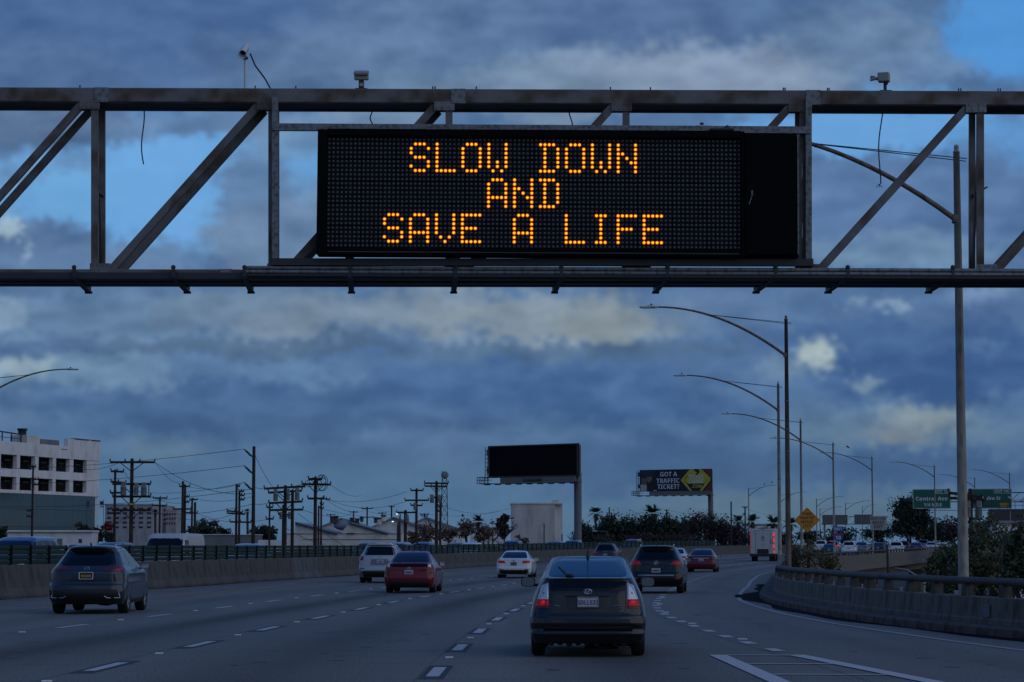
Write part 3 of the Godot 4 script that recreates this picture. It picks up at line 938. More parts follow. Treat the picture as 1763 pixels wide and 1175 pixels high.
func build_gantry() -> void:
	var base := Vector3(0, 0, -GD)
	var g := thing("sign_gantry", "rusty grey box truss gantry spanning the whole freeway", "gantry")
	var st: SurfaceTool
	var steel: Material = M.gantry_steel
	var slope := 7.0 / 1763.0
	var ty := func(px): return 164.0 + slope * (px - 0.0) * 0.95      # middle of the top chord's front face
	var by := func(px): return 471.0 + slope * px * 0.3
	var x0 := -1370.0
	var x1 := 2120.0
	# chords
	for bk in [0.0, GT]:
		st = mb()
		var a := gp(x0, ty.call(x0), bk)
		var b := gp(x1, ty.call(x1), bk)
		if bk == 0.0:
			soft_box_bar(st, a, b, 0.245, 0.14)
		else:
			soft_box_bar(st, a, b, 0.245, 0.14)
		part("top_chord", st, steel, g)
		st = mb()
		soft_box_bar(st, gp(x0, by.call(x0), bk), gp(x1, by.call(x1), bk), 0.13, 0.13)
		part("bottom_chord", st, steel, g)
	st = mb()
	bar(st, gp(x0, ty.call(x0) + 9.5, GT / 2), gp(x1, ty.call(x1) + 9.5, GT / 2), GT - 0.15, 0.012)
	part("top_plate", st, M.dark_steel, g)
	# joints every 306 px
	var bays := []
	var px := 168.0 - 306.0 * 5
	while px < 2100.0:
		bays.append(px)
		px += 305.0
	for i in bays.size():
		var c: float = bays[i]
		for bk in [0.0, GT]:
			if bk > 0 and c > 500 and c < 1300:
				continue
			st = mb()
			var w := 0.115 if bk == 0.0 else 0.10
			bar(st, gp(c, ty.call(c) + 12, bk), gp(c, by.call(c) - 5, bk), w, 0.09, Vector3.BACK)
			part("upright", st, steel, g)
			if i + 1 < bays.size():
				var n: float = bays[i + 1]
				st = mb()
				bar(st, gp(c + 26, by.call(c) - 4, bk), gp(n - 20, ty.call(n) + 12, bk), 0.125, 0.08, Vector3.BACK)
				part("diagonal", st, steel, g)
		# gussets with bolt heads where the members meet the chords
		for e in [[ty.call(c) + 17.0, 14.0], [by.call(c) - 9.0, 18.0]]:
			st = mb()
			var gc := gp(c + (-8.0 if e[1] < 15.0 else 10.0), e[0], -0.068)
			soft_box(st, gc, Vector3(0.34, 0.15, 0.012), 0.003)
			for bx in [-0.12, -0.04, 0.04, 0.12]:
				for by2 in [-0.045, 0.045]:
					ellipsoid(st, gc + Vector3(bx, by2, 0.008), Vector3(0.012, 0.012, 0.008), Basis(), 4, 6)
			part("gusset", st, M.galvanised if i % 3 == 1 else steel, g)
		# sway brace between the two frames
		st = mb()
		bar(st, gp(c, ty.call(c) + 20, 0.06), gp(c, by.call(c) - 12, GT - 0.06), 0.05, 0.04, Vector3.RIGHT)
		bar(st, gp(c + 2, 327, -0.0), gp(c + 2, 327, GT), 0.05, 0.05)
		part("sway_brace", st, M.dark_steel, g)
		st = mb()
		bar(st, gp(c + 4, 327, -0.02), gp(c + 12, 322, 0.02), 0.05, 0.02)
		part("bracket", st, M.dark_steel, g)
	# bare galvanised splice plates on the chords
	for c in [175.0, 789.0, 1399.0]:
		st = mb()
		soft_box(st, gp(c, ty.call(c), -0.078), Vector3(0.24, 0.247, 0.012), 0.003)
		part("splice_plate", st, M.galvanised, g)
	for c in [176.0, 389.0]:
		st = mb()
		soft_box(st, gp(c, by.call(c) - 1, -0.072), Vector3(0.2, 0.12, 0.012), 0.003)
		part("splice_plate", st, M.galvanised, g)
	# walkway of channels under the bottom chord
	for e in [[0.14, 0.10], [0.42, 0.06], [0.70, 0.11], [1.0, 0.06], [1.22, 0.08]]:
		st = mb()
		var z: float = e[0] - 0.16
		bar(st, gp(x0, by.call(x0) + 5, z), gp(x1, by.call(x1) + 5, z), 0.24, e[1])
		part("walkway_channel", st, M.dark_steel, g)
	for e in [[0, 0.0], [7, -0.02], [13, -0.01]]:
		st = mb()
		rod(st, gp(424, 463.5 + e[0], -0.17 + e[1]), gp(2050, 469.5 + e[0], -0.17 + e[1]), 0.033, 8)
		part("conduit", st, M.galvanised if e[0] < 10 else M.dark_steel, g)
	var hang := [[131.0, 152.0, true], [301.0, 322.0, true], [423.0, 432.0, false], [604.0, 605.0, false], [785.0, 781.0, false], [966.0, 955.0, false], [1148.0, 1129.0, false], [1333.0, 1302.0, false], [1457.0, 1426.0, false], [1637.0, 1599.0, false]]
	for h in hang:
		st = mb()
		var a := gp(h[0], 463, -0.2)
		var b := at(h[1], 504, GD + 1.35)
		bar(st, a + Vector3(0, -0.02, 0), Vector3(a.x, a.y - 0.16, a.z), 0.05, 0.05, Vector3.BACK)
		bar(st, Vector3(a.x, a.y - 0.12, a.z), b + Vector3(0, 0.06, 0), 0.09, 0.12)
		bar(st, b + Vector3(-0.06, 0.0, 0), b + Vector3(0.06, 0.0, 0), 0.08, 0.035)
		ellipsoid(st, a + Vector3(0, 0.0, -0.0), Vector3(0.04, 0.04, 0.04), Basis(), 6, 8)
		part("hanger_arm", st, M.dark_steel, g)
	# bolts left on top of the chord
	st = mb()
	for c in [137.0, 439.0, 509.0, 745.0, 749.0, 820.0, 1051.0, 1120.0, 1349.0, 1352.0, 1425.0, 1428.0, 1651.0, 1655.0, 1719.0, 1723.0]:
		var p := gp(c, ty.call(c) - 13, 0)
		rod(st, p, p + Vector3(0, 0.05, 0), 0.012, 5)
	part("bolts", st, M.dark_steel, g)
	# frame that carries the sign
	st = mb()
	bar(st, gp(471, 221.5, -0.13), gp(1394, 227, -0.13), 0.10, 0.115)
	part("sign_rail", st, M.galvanised, g)
	st = mb()
	bar(st, gp(470, 453.5, -0.15), gp(1398, 454.5, -0.15), 0.14, 0.115)
	part("sign_rail", st, M.dark_steel, g)
	for c in [474.5, 1391.0]:
		st = mb()
		bar(st, gp(c, 170, -0.10), gp(c, 460, -0.10), 0.10, 0.09, Vector3.BACK)
		part("upright", st, M.galvanised, g)
	for c in [603.0, 785.0, 830.0, 966.0, 1148.0, 1333.0]:
		st = mb()
		soft_box(st, gp(c, 445.5, -0.16), Vector3(0.14, 0.09, 0.08), 0.01)
		part("sign_foot", st, M.dark_steel, g)
	# columns at both ends, off the roadway
	for c in [x0 + 20, x1 - 20]:
		for bk in [0.0, GT]:
			st = mb()
			var t := gp(c, ty.call(c), bk)
			bar(st, Vector3(t.x, -1.2, t.z), t, 0.3, 0.3, Vector3.BACK)
			part("column", st, steel, g)
	# loose cables
	for h in [[240, 184, 242, 278, 0.0], [637, 186, 640, 214, 0.2], [984, 180, 983, 217, 0.1], [1523, 190, 1519, 312, 0.3]]:
		st = mb()
		var a := gp(h[0], h[1], 0.3)
		var b := gp(h[2], h[3], 0.3)
		var pts := []
		for i in 9:
			var t := i / 8.0
			pts.append(a.lerp(b, t) + Vector3(sin(t * 5.0 + h[0]) * 0.03, 0, 0))
		tube(st, pts, [0.011], 5)
		if h[3] == 312:
			for k in 3:
				rod(st, b, b + Vector3(-0.05 + 0.05 * k, -0.06, 0.02), 0.006, 4)
		part("loose_cable", st, M.cable, g)

func soft_box_bar(st: SurfaceTool, p: Vector3, q: Vector3, h: float, t: float) -> void:
	var x := (q - p).normalized()
	var z := Vector3(0, 0, 1)
	var y := z.cross(x).normalized()
	soft_box(st, (p + q) / 2.0, Vector3(p.distance_to(q), h, t), 0.018, Basis(x, y, x.cross(y)))

const GLYPHS := {
	"S": [".###.", "#...#", "#....", ".###.", "....#", "#...#", ".###."], "L": ["#....", "#....", "#....", "#....", "#....", "#....", "#####"],
	"O": [".###.", "#...#", "#...#", "#...#", "#...#", "#...#", ".###."], "W": ["#...#", "#...#", "#...#", "#...#", "#.#.#", "#.#.#", ".#.#."],
	"D": ["####.", ".#..#", ".#..#", ".#..#", ".#..#", ".#..#", "####."], "N": ["#...#", "#...#", "##..#", "#.#.#", "#..##", "#...#", "#...#"],
	"A": [".###.", "#...#", "#...#", "#...#", "#####", "#...#", "#...#"], "V": ["#...#", "#...#", "#...#", "#...#", "#...#", ".#.#.", "..#.."],
	"E": ["#####", "#....", "#....", "####.", "#....", "#....", "#####"], "I": [".###.", "..#..", "..#..", "..#..", "..#..", "..#..", ".###."],
	"F": ["#####", "#....", "#....", "####.", "#....", "#....", "#...."],
}

func build_message_sign() -> void:
	var s := thing("message_sign", "black electronic message sign with amber dot letters telling drivers to slow down", "sign")
	var FD := GD - 0.32
	var c0 := at(547, 224, FD)
	var c1 := at(1376, 444, FD)
	var tilt := -0.0058
	var W: float = c1.x - c0.x
	var H: float = c0.y - c1.y - 0.04
	var mid := Vector3((c0.x + c1.x) / 2, (c0.y + c1.y) / 2, -FD)
	s.position = mid
	s.rotation.z = tilt
	var p: SurfaceTool
	var px := 4000.0 / FD / cos(0.1) * 1.006
	# local metres of a picture point, seen square on
	var X := func(x): return (x - 961.5) / 829.0 * W
	var Y := func(y): return (334.0 - y) / 220.0 * (H + 0.04)
	# body, behind the display
	p = mb()
	soft_box(p, Vector3(0, 0, -0.16), Vector3(W, H, 0.26), 0.02)
	part("cabinet", p, M.sign_cabinet, s)
	var L: float = X.call(547)
	var Rr: float = X.call(1281)
	var T: float = Y.call(225)
	var B: float = Y.call(442)
	p = mb()
	var z := 0.03
	var dl: float = X.call(562.5)
	var dr: float = X.call(1277.5)
	var dt: float = Y.call(237.5)
	var db: float = Y.call(430)
	soft_box(p, Vector3((L + dl) / 2, 0, z), Vector3(dl - L, H, 0.12), 0.012)
	soft_box(p, Vector3((dr + Rr) / 2 + 0.01, 0, z), Vector3(Rr - dr + 0.02, H, 0.12), 0.012)
	soft_box(p, Vector3((dl + dr) / 2, (T + dt) / 2, z - 0.002), Vector3(dr - dl, T - dt, 0.116), 0.012)
	soft_box(p, Vector3((dl + dr) / 2, (B + db) / 2, z - 0.002), Vector3(dr - dl, db - B, 0.116), 0.012)
	part("bezel", p, M.sign_cabinet, s)
	p = mb()
	soft_box(p, Vector3((dl + dr) / 2, (B + db) / 2 - 0.01, z + 0.066), Vector3(dr - dl - 0.1, 0.02, 0.015), 0.004)
	part("bezel_lip", p, M.dark_steel, s)
	# display: 12 by 5 modules of 8 by 5 dots
	var cols := 96
	var rows := 25
	var x_first: float = X.call(566.5)
	var x_last: float = X.call(1274)
	var y_first: float = Y.call(242)
	var y_last: float = Y.call(425)
	var pitch: float = (x_last - x_first) / 95.0
	var pitch_y: float = (y_first - y_last) / 24.0
	var mod_w := pitch * 8.0
	var mod_h := pitch_y * 5.0
	for r in 5:
		for c in 12:
			p = mb()
			soft_box(p, Vector3(x_first + pitch * (c * 8 + 3.5), y_first - pitch_y * (r * 5 + 2), -0.012), Vector3(mod_w - 0.008, mod_h - 0.008, 0.02), 0.004)
			part("display_module", p, M.sign_module, s)
	var lit := {}
	var texts := [["SLOW DOWN", 1, 19], ["AND", 9, 37], ["SAVE A LIFE", 17, 13]]
	var letters := []
	for t in texts:
		var cx: int = t[2]
		for ch in t[0]:
			if ch == " ":
				cx += 6
				continue
			var g: Array = GLYPHS[ch]
			var mine := []
			for yy in 7:
				for xx in 5:
					if g[yy][xx] == "#":
						lit[Vector2i(cx + xx, t[1] + yy)] = true
						mine.append(Vector2i(cx + xx, t[1] + yy))
			letters.append(mine)
			cx += 6
	var disc := func(st: SurfaceTool, c: Vector2i, r0: float, r1: float, zz: float, z1: float):
		var o := Vector3(x_first + pitch * c.x, y_first - pitch_y * c.y, 0)
		st.set_smooth_group(1)
		var n := 10
		for k in n:
			var a := TAU * k / n
			var b := TAU * (k + 1) / n
			var p0 := o + Vector3(cos(a) * r1, sin(a) * r1, z1)
			var p1 := o + Vector3(cos(b) * r1, sin(b) * r1, z1)
			if r0 == 0.0:
				tri(st, o + Vector3(0, 0, zz), p0, p1)
			else:
				quad(st, o + Vector3(cos(a) * r0, sin(a) * r0, zz), p0, p1, o + Vector3(cos(b) * r0, sin(b) * r0, zz))
	p = mb()
	for r in rows:
		for c in cols:
			if not lit.has(Vector2i(c, r)):
				disc.call(p, Vector2i(c, r), 0.0, pitch * 0.30, 0.008, 0.0)
	var o := part("unlit_dots", p, M.unlit_dot, s)
	o.set_meta("kind", "stuff")
	for l in letters:
		p = mb()
		var q := mb()
		for d in l:
			disc.call(p, d, 0.0, pitch * 0.29, 0.014, 0.008)
			disc.call(q, d, pitch * 0.29, pitch * 0.43, 0.008, 0.0)
		var face := part("lit_letter", p, M.lit_dot, s)
		part("letter_rim", q, M.lit_rim, face).set_meta("kind", "stuff")
	# service door on the right
	p = mb()
	var dx0: float = X.call(1284)
	var dx1: float = X.call(1371)
	soft_box(p, Vector3((dx0 + dx1) / 2, 0.0, 0.035), Vector3(dx1 - dx0, H - 0.07, 0.13), 0.015)
	var door := part("service_door", p, M.sign_cabinet, s)
	p = mb()
	var hx: float = X.call(1294)
	var hy: float = Y.call(340)
	soft_box(p, Vector3(hx + 0.01, hy + 0.07, 0.11), Vector3(0.03, 0.09, 0.02), 0.006)
	rod(p, Vector3(hx + 0.005, hy + 0.02, 0.115), Vector3(hx - 0.04, hy - 0.12, 0.125), 0.009)
	part("door_handle", p, M.galvanised, door)
	p = mb()
	soft_box(p, Vector3(W / 2 - 0.014, 0.0, 0.03), Vector3(0.022, H - 0.09, 0.09), 0.004)
	part("door_edge", p, M.galvanised, s)
	for e in [292.0, 395.0]:
		p = mb()
		var yy: float = Y.call(e)
		tube(p, [Vector3(W / 2, yy + 0.12, 0), Vector3(W / 2 + 0.06, yy + 0.12, 0), Vector3(W / 2 + 0.06, yy - 0.12, 0), Vector3(W / 2, yy - 0.12, 0)], [0.01], 5)
		part("grab_handle", p, M.galvanised, s)
	# the modem dome on top
	p = mb()
	soft_box(p, Vector3(X.call(1245), H / 2 + 0.05, -0.1), Vector3(0.4, 0.05, 0.16), 0.02)
	lathe(p, [[0.0, 0.16], [0.035, 0.14], [0.04, 0.08], [0.03, 0.06]].map(func(a): return [a[0], H / 2 + a[1] - 0.02]), 10, Vector3(X.call(1255), 0, -0.1))
	part("antenna_dome", p, M.dark_steel, s)

func build_gantry_gear() -> void:
	# white traffic camera on its own pipe
	var c := thing("traffic_camera", "white tubular traffic camera on a thin white pipe above the gantry's left side", "camera", gp(420, 150, 0.15))
	var st := mb()
	var top: Vector3 = gp(420, 97, 0.15) - c.position
	rod(st, Vector3(0, -0.02, 0), top, 0.022, 10)
	part("pipe", st, M.white_plastic, c)
	var a: Vector3 = gp(417.5, 91, 0.02) - c.position
	var b: Vector3 = gp(422.5, 74, 0.16) - c.position
	var axis := (b - a).normalized()
	st = mb()
	var bx := axis.cross(Vector3.UP).normalized()
	var bs := Basis(bx, axis, bx.cross(axis))
	lathe(st, [[0.0, 0.02], [0.045, 0.02], [0.05, 0.0], [0.058, 0.0], [0.06, 0.02], [0.06, 0.19], [0.05, 0.21], [0.0, 0.21]], 16, a, bs)
	part("housing", st, M.white_plastic, c)
	st = mb()
	lathe(st, [[0.0, 0.012], [0.042, 0.012], [0.042, 0.0]], 14, a, bs)
	part("camera_lens", st, M.gloss_trim, c)
	st = mb()
	for k in 7:
		var t0 := PI * 1.05 * k / 7.0 - 0.1
		var t1 := PI * 1.05 * (k + 1) / 7.0 - 0.1
		quad(st, a + bs * Vector3(cos(t0) * 0.078, -0.06, -sin(t0) * 0.078), a + bs * Vector3(cos(t1) * 0.078, -0.06, -sin(t1) * 0.078), a + bs * Vector3(cos(t1) * 0.072, 0.14, -sin(t1) * 0.072), a + bs * Vector3(cos(t0) * 0.072, 0.14, -sin(t0) * 0.072))
	part("sun_hood", st, M.white_plastic, c)
	st = mb()
	soft_box(st, top + Vector3(0, 0.0, 0.02), Vector3(0.09, 0.04, 0.1), 0.01)
	tube(st, [top + Vector3(-0.065, 0.06, 0.06), top + Vector3(-0.06, 0.0, 0.05), top + Vector3(0, -0.01, 0.03), top + Vector3(0.05, 0.0, 0.05)], [0.012], 6)
	part("mount", st, M.dark_steel, c)
	st = mb()
	var q0: Vector3 = gp(427, 86, 0.3) - c.position
	var q1: Vector3 = gp(464, 150, 0.15) - c.position
	tube(st, [q0, q0.lerp(q1, 0.3) + Vector3(-0.02, -0.02, 0), q0.lerp(q1, 0.7) + Vector3(0.01, -0.01, 0), q1], [0.014], 6)
	part("cable", st, M.cable, c)
	# square detector unit
	var d := thing("traffic_detector", "beige square traffic detector on a short stand above the message sign", "detector", gp(621, 152, 0.15))
	st = mb()
	soft_box(st, Vector3(0, 0.235, 0), Vector3(0.235, 0.135, 0.14), 0.012, Basis(Vector3.RIGHT, 0.12))
	part("box", st, M.beige_box, d)
	st = mb()
	soft_box(st, Vector3(0, 0.285, 0.03), Vector3(0.25, 0.05, 0.2), 0.012, Basis(Vector3.RIGHT, 0.35))
	part("hood", st, M.beige_box, d)
	st = mb()
	soft_box(st, Vector3(0, 0.012, 0), Vector3(0.2, 0.02, 0.14), 0.004)
	soft_box(st, Vector3(0, 0.09, 0), Vector3(0.09, 0.14, 0.08), 0.012)
	part("stand", st, M.dark_steel, d)
	st = mb()
	soft_box(st, Vector3(0, 0.08, 0.045), Vector3(0.065, 0.06, 0.02), 0.006)
	part("clamp_plate", st, M.beige_box, d)
	# sideways detector on the right
	var e := thing("traffic_detector", "beige traffic detector with a sideways snout on the gantry right of the sign", "detector", gp(1527, 155.5, 0.15))
	st = mb()
	soft_box(st, Vector3(-0.02, 0.245, 0), Vector3(0.19, 0.155, 0.16), 0.012, Basis(Vector3.UP, -0.3))
	part("box", st, M.beige_box, e)
	st = mb()
	prism(st, PackedVector2Array([Vector2(-0.24, 0.19), Vector2(-0.24, 0.27), Vector2(-0.17, 0.255), Vector2(-0.17, 0.205)]), -0.05, 0.05)
	soft_box(st, Vector3(-0.14, 0.225, 0), Vector3(0.09, 0.045, 0.06), 0.008)
	part("snout", st, M.galvanised, e)
	st = mb()
	soft_box(st, Vector3(0, 0.012, 0), Vector3(0.2, 0.02, 0.14), 0.004)
	rod(st, Vector3(0, 0.02, 0), Vector3(0, 0.2, 0), 0.028, 10)
	soft_box(st, Vector3(0.02, 0.14, 0.02), Vector3(0.05, 0.04, 0.05), 0.006)
	part("stand", st, M.dark_steel, e)

# ---------------------------------------------------------------- vehicles
# A body is a stack of rounded plan outlines. Each level: height, half-width, rear z, front z, rear corner (width, depth), front corner depth.
# The origin lies on the road under the rear axle; the vehicle drives towards -z.
func level(sp: Dictionary, y: float) -> Array:
	var lv: Array = sp.lv
	if y <= lv[0][0]:
		return lv[0]
	for i in lv.size() - 1:
		if y <= lv[i + 1][0]:
			var t: float = (y - lv[i][0]) / (lv[i + 1][0] - lv[i][0])
			var o := []
			for k in lv[i].size():
				o.append(lerpf(lv[i][k], lv[i + 1][k], t))
			return o
	return lv[-1]

func outline(l: Array, y: float, bow: float) -> Array:
	var w: float = l[1]
	var zr: float = l[2]
	var zf: float = l[3]
	var rw: float = minf(l[4], w * 0.95)
	var rd: float = minf(l[5], (zr - zf) * 0.4)
	var fd: float = minf(l[6], (zr - zf) * 0.5)
	var fw := w * 0.4
	var half := []
	var xc := w - rw
	for i in 5:
		var x := xc * i / 5.0
		half.append(Vector3(x, y, zr - bow * pow(x / w, 2)))
	for i in 7:
		var t := PI / 2 * i / 6.0
		half.append(Vector3(xc + rw * sin(t), y, zr - rd + rd * cos(t) - bow * pow(xc / w, 2) * cos(t)))
	var za := zr - rd
	var zb := zf + fd
	for i in range(1, 9):
		half.append(Vector3(w, y, lerpf(za, zb, i / 8.0)))
	for i in range(1, 7):
		var t := PI / 2 * i / 6.0
		half.append(Vector3(w - fw + fw * cos(t), y, zf + fd - fd * sin(t)))
	half.append(Vector3((w - fw) * 0.5, y, zf - 0.03))
	half.append(Vector3(0, y, zf - 0.05))
	var loop := half.duplicate()
	for i in range(half.size() - 2, 0, -1):
		loop.append(Vector3(-half[i].x, half[i].y, half[i].z))
	return loop

func rear_z(sp: Dictionary, x: float, y: float) -> float:
	var l := level(sp, y)
	var w: float = l[1]
	var rw: float = minf(l[4], w * 0.95)
	var rd: float = l[5]
	var bow: float = sp.bow
	var ax := absf(x)
	var xc := w - rw
	if ax <= xc:
		return l[2] - bow * pow(ax / w, 2)
	var s := clampf((ax - xc) / rw, 0.0, 1.0)
	var c := sqrt(1.0 - s * s)
	return l[2] - rd + rd * c - bow * pow(xc / w, 2) * c

func side_x(sp: Dictionary, z: float, y: float) -> float:
	var l := level(sp, y)
	var w: float = l[1]
	var rw: float = minf(l[4], w * 0.95)
	var rd: float = minf(l[5], (l[2] - l[3]) * 0.4)
	var fd: float = minf(l[6], (l[2] - l[3]) * 0.5)
	var fw := w * 0.4
	if z > l[2] - rd:
		var t := clampf((z - (l[2] - rd)) / rd, 0.0, 1.0)
		return w - rw + rw * sqrt(1.0 - t * t)
	if z < l[3] + fd:
		var t := clampf(((l[3] + fd) - z) / fd, 0.0, 1.0)
		return w - fw + fw * sqrt(1.0 - t * t)
	return w

func front_z(sp: Dictionary, x: float, y: float) -> float:
	var l := level(sp, y)
	var w: float = l[1]
	var fd: float = minf(l[6], (l[2] - l[3]) * 0.5)
	var fw := w * 0.4
	var ax := absf(x)
	if ax <= w - fw:
		return l[3] - 0.05 * (1.0 - ax / (w - fw))
	var t := clampf((ax - (w - fw)) / fw, 0.0, 1.0)
	return l[3] + fd - fd * sqrt(1.0 - t * t)

# a panel that follows the body: corners (x or z, y) in the order lower left, lower right, upper right, upper left
func panel(st: SurfaceTool, sp: Dictionary, face: String, q: Array, off := 0.006, nu := 8, nv := 6, round_ := 0.0) -> void:
	st.set_smooth_group(1)
	var g := []
	for j in nv + 1:
		var row := []
		for i in nu + 1:
			var u := float(i) / nu
			var v := float(j) / nv
			if round_ > 0.0:
				var e := clampf((absf(2.0 * v - 1.0) - 0.62) / 0.38, 0.0, 1.0)
				u = 0.5 + (u - 0.5) * (1.0 - round_ * (1.0 - sqrt(1.0 - e * e)))
			var a: Vector2 = q[0].lerp(q[1], u)
			var b: Vector2 = q[3].lerp(q[2], u)
			var p := a.lerp(b, v)
			var edge := i == 0 or j == 0 or i == nu or j == nv
			var o := off if not edge else off * 0.35
			match face:
				"rear":
					row.append(Vector3(p.x, p.y + o * 0.3, rear_z(sp, p.x, p.y) + o))
				"front":
					row.append(Vector3(p.x, p.y + o * 0.3, front_z(sp, p.x, p.y) - o))
				"right":
					row.append(Vector3(side_x(sp, p.x, p.y) + o, p.y, p.x))
				"left":
					row.append(Vector3(-side_x(sp, p.x, p.y) - o, p.y, p.x))
		g.append(row)
	for j in nv:
		for i in nu:
			quad(st, g[j][i], g[j][i + 1], g[j + 1][i + 1], g[j + 1][i])

func V(x: float, y: float) -> Vector2:
	return Vector2(x, y)

# both mirrored panels of one kind, or one with its centre on the axis
func twin(o: Node3D, sp: Dictionary, called: String, m: Material, face: String, q: Array, off := 0.008, nu := 8, nv := 6) -> Array:
	var made := []
	for s in [-1, 1]:
		var st := mb()
		if face == "side":
			panel(st, sp, "right" if s > 0 else "left", q, off, nu, nv)
		else:
			var w := []
			for e in q:
				w.append(Vector2(e.x * s, e.y))
			panel(st, sp, face, w, off, nu, nv)
		made.append(part(called, st, m, o))
	return made

func one(o: Node3D, sp: Dictionary, called: String, m: Material, face: String, q: Array, off := 0.008, nu := 12, nv := 6) -> MeshInstance3D:
	var st := mb()
	var glass := called == "rear_window" or called == "windscreen"
	panel(st, sp, face, q, off, nu, 14 if glass else nv, 0.13 if glass else 0.0)
	return part(called, st, m, o)

func sym(w0: float, y0: float, w1: float, y1: float) -> Array:
	return [V(-w0, y0), V(w0, y0), V(w1, y1), V(-w1, y1)]

var tyre_mesh := {}

func wheel(o: Node3D, x: float, z: float, r: float, w: float, rim_r: float) -> void:
	var key := "%.3f %.3f" % [r, w]
	if not tyre_mesh.has(key):
		var st := mb()
		lathe(st, [[rim_r, -w / 2], [r - 0.03, -w / 2], [r - 0.008, -w / 2 + 0.025], [r, -w / 2 + 0.05], [r, w / 2 - 0.05], [r - 0.008, w / 2 - 0.025], [r - 0.03, w / 2], [rim_r, w / 2], [rim_r - 0.01, w / 2 - 0.03]], 28)
		st.generate_normals()
		var a := st.commit()
		st = mb()
		lathe(st, [[0.0, -0.02], [rim_r, -0.02], [rim_r, w / 2 - 0.012], [rim_r - 0.025, w / 2 - 0.015], [rim_r - 0.04, w / 2 - 0.06], [0.0, w / 2 - 0.07]], 24)
		for k in 5:
			var t := TAU * k / 5
			var b := Basis(Vector3.UP, t)
			soft_box(st, b * Vector3(0, w / 2 - 0.03, rim_r * 0.52), Vector3(0.055, 0.035, rim_r * 0.95), 0.01, b)
		ellipsoid(st, Vector3(0, w / 2 - 0.03, 0), Vector3(0.06, 0.03, 0.06), Basis(), 6, 10)
		st.generate_normals()
		tyre_mesh[key] = [a, st.commit()]
	var t := part("wheel", tyre_mesh[key][0], M.tyre, o)
	var s := signf(x)
	t.transform = Transform3D(Basis(Vector3.BACK, -s * PI / 2), Vector3(x, r, z))
	part("rim", tyre_mesh[key][1], M.rim, t)

func car_body(o: Node3D, sp: Dictionary, m: Material) -> void:
	var st := mb()
	st.set_smooth_group(1)
	var ys := []
	var lv: Array = sp.lv
	for i in lv.size() - 1:
		var n := 1 if lv[i + 1][0] - lv[i][0] < 0.03 else (2 if lv[i + 1][0] - lv[i][0] < 0.1 else 3)
		for k in n:
			ys.append(lerpf(lv[i][0], lv[i + 1][0], float(k) / n))
	ys.append(lv[-1][0])
	var prev := []
	for y in ys:
		var ring := outline(level(sp, y), y, sp.bow)
		if prev.size():
			for k in ring.size():
				var n := (k + 1) % ring.size()
				quad(st, prev[n], prev[k], ring[k], ring[n])
		prev = ring
	var c := Vector3.ZERO
	for p in prev:
		c += p
	c /= prev.size()
	c.y += 0.004
	for k in prev.size():
		tri(st, c, prev[(k + 1) % prev.size()], prev[k])
	part("body", st, m, o)
	# floor pan and axle
	st = mb()
	var l0: Array = lv[0]
	box(st, Vector3(0, l0[0] + 0.02, (l0[2] + l0[3]) / 2), Vector3(l0[1] * 1.75, 0.06, (l0[2] - l0[3]) * 0.94))
	part("floor_pan", st, M.car_trim, o)
	# wheels, and dark patches painted for the shade of the open arches
	var wb: float = sp.wb
	var r: float = sp.r
	for z in [0.0, -wb]:
		for s in [-1, 1]:
			var a := mb()
			a.set_smooth_group(1)
			var face := "right" if s > 0 else "left"
			var n := 14
			for k in n:
				var t0 := PI * k / n
				var t1 := PI * (k + 1) / n
				var R := r + 0.055
				var h: float = r - lv[0][0]
				var q := [V(z, r - h), V(z + cos(t0) * R, maxf(r + sin(t0) * R * 0.98, lv[0][0])), V(z + cos(t1) * R, maxf(r + sin(t1) * R * 0.98, lv[0][0])), V(z, r - h)]
				panel(a, sp, face, q, 0.004, 1, 3)
			part("wheel_well_shade", a, M.car_trim, o)
			wheel(o, s * (level(sp, r)[1] - sp.tw / 2 + 0.012), z, r, sp.tw, r * 0.68)
	# mirrors
	if sp.has("mirror"):
		var mr: Array = sp.mirror
		for s in [-1, 1]:
			st = mb()
			var p := Vector3(s * mr[0], mr[1], mr[2])
			var round_ := PackedVector2Array()
			for k in 20:
				var t := TAU * k / 20
				round_.append(Vector2(signf(cos(t)) * pow(absf(cos(t)), 0.55) * 0.115, signf(sin(t)) * pow(absf(sin(t)), 0.6) * 0.078))
			prism(st, round_, 0.0, 0.055, Transform3D(Basis(), p))
			ellipsoid(st, p + Vector3(0, 0, -0.02), Vector3(0.112, 0.075, 0.07), Basis(), 8, 14)
			soft_box(st, p + Vector3(-s * 0.12, -0.05, 0.0), Vector3(0.12, 0.045, 0.07), 0.012)
			var mm := part("door_mirror", st, sp.mirror_mat, o)
			st = mb()
			for k in 20:
				round_[k] *= 0.86
			prism(st, round_, 0.054, 0.058, Transform3D(Basis(), p))
			part("mirror_glass", st, M.mirror_glass, mm)

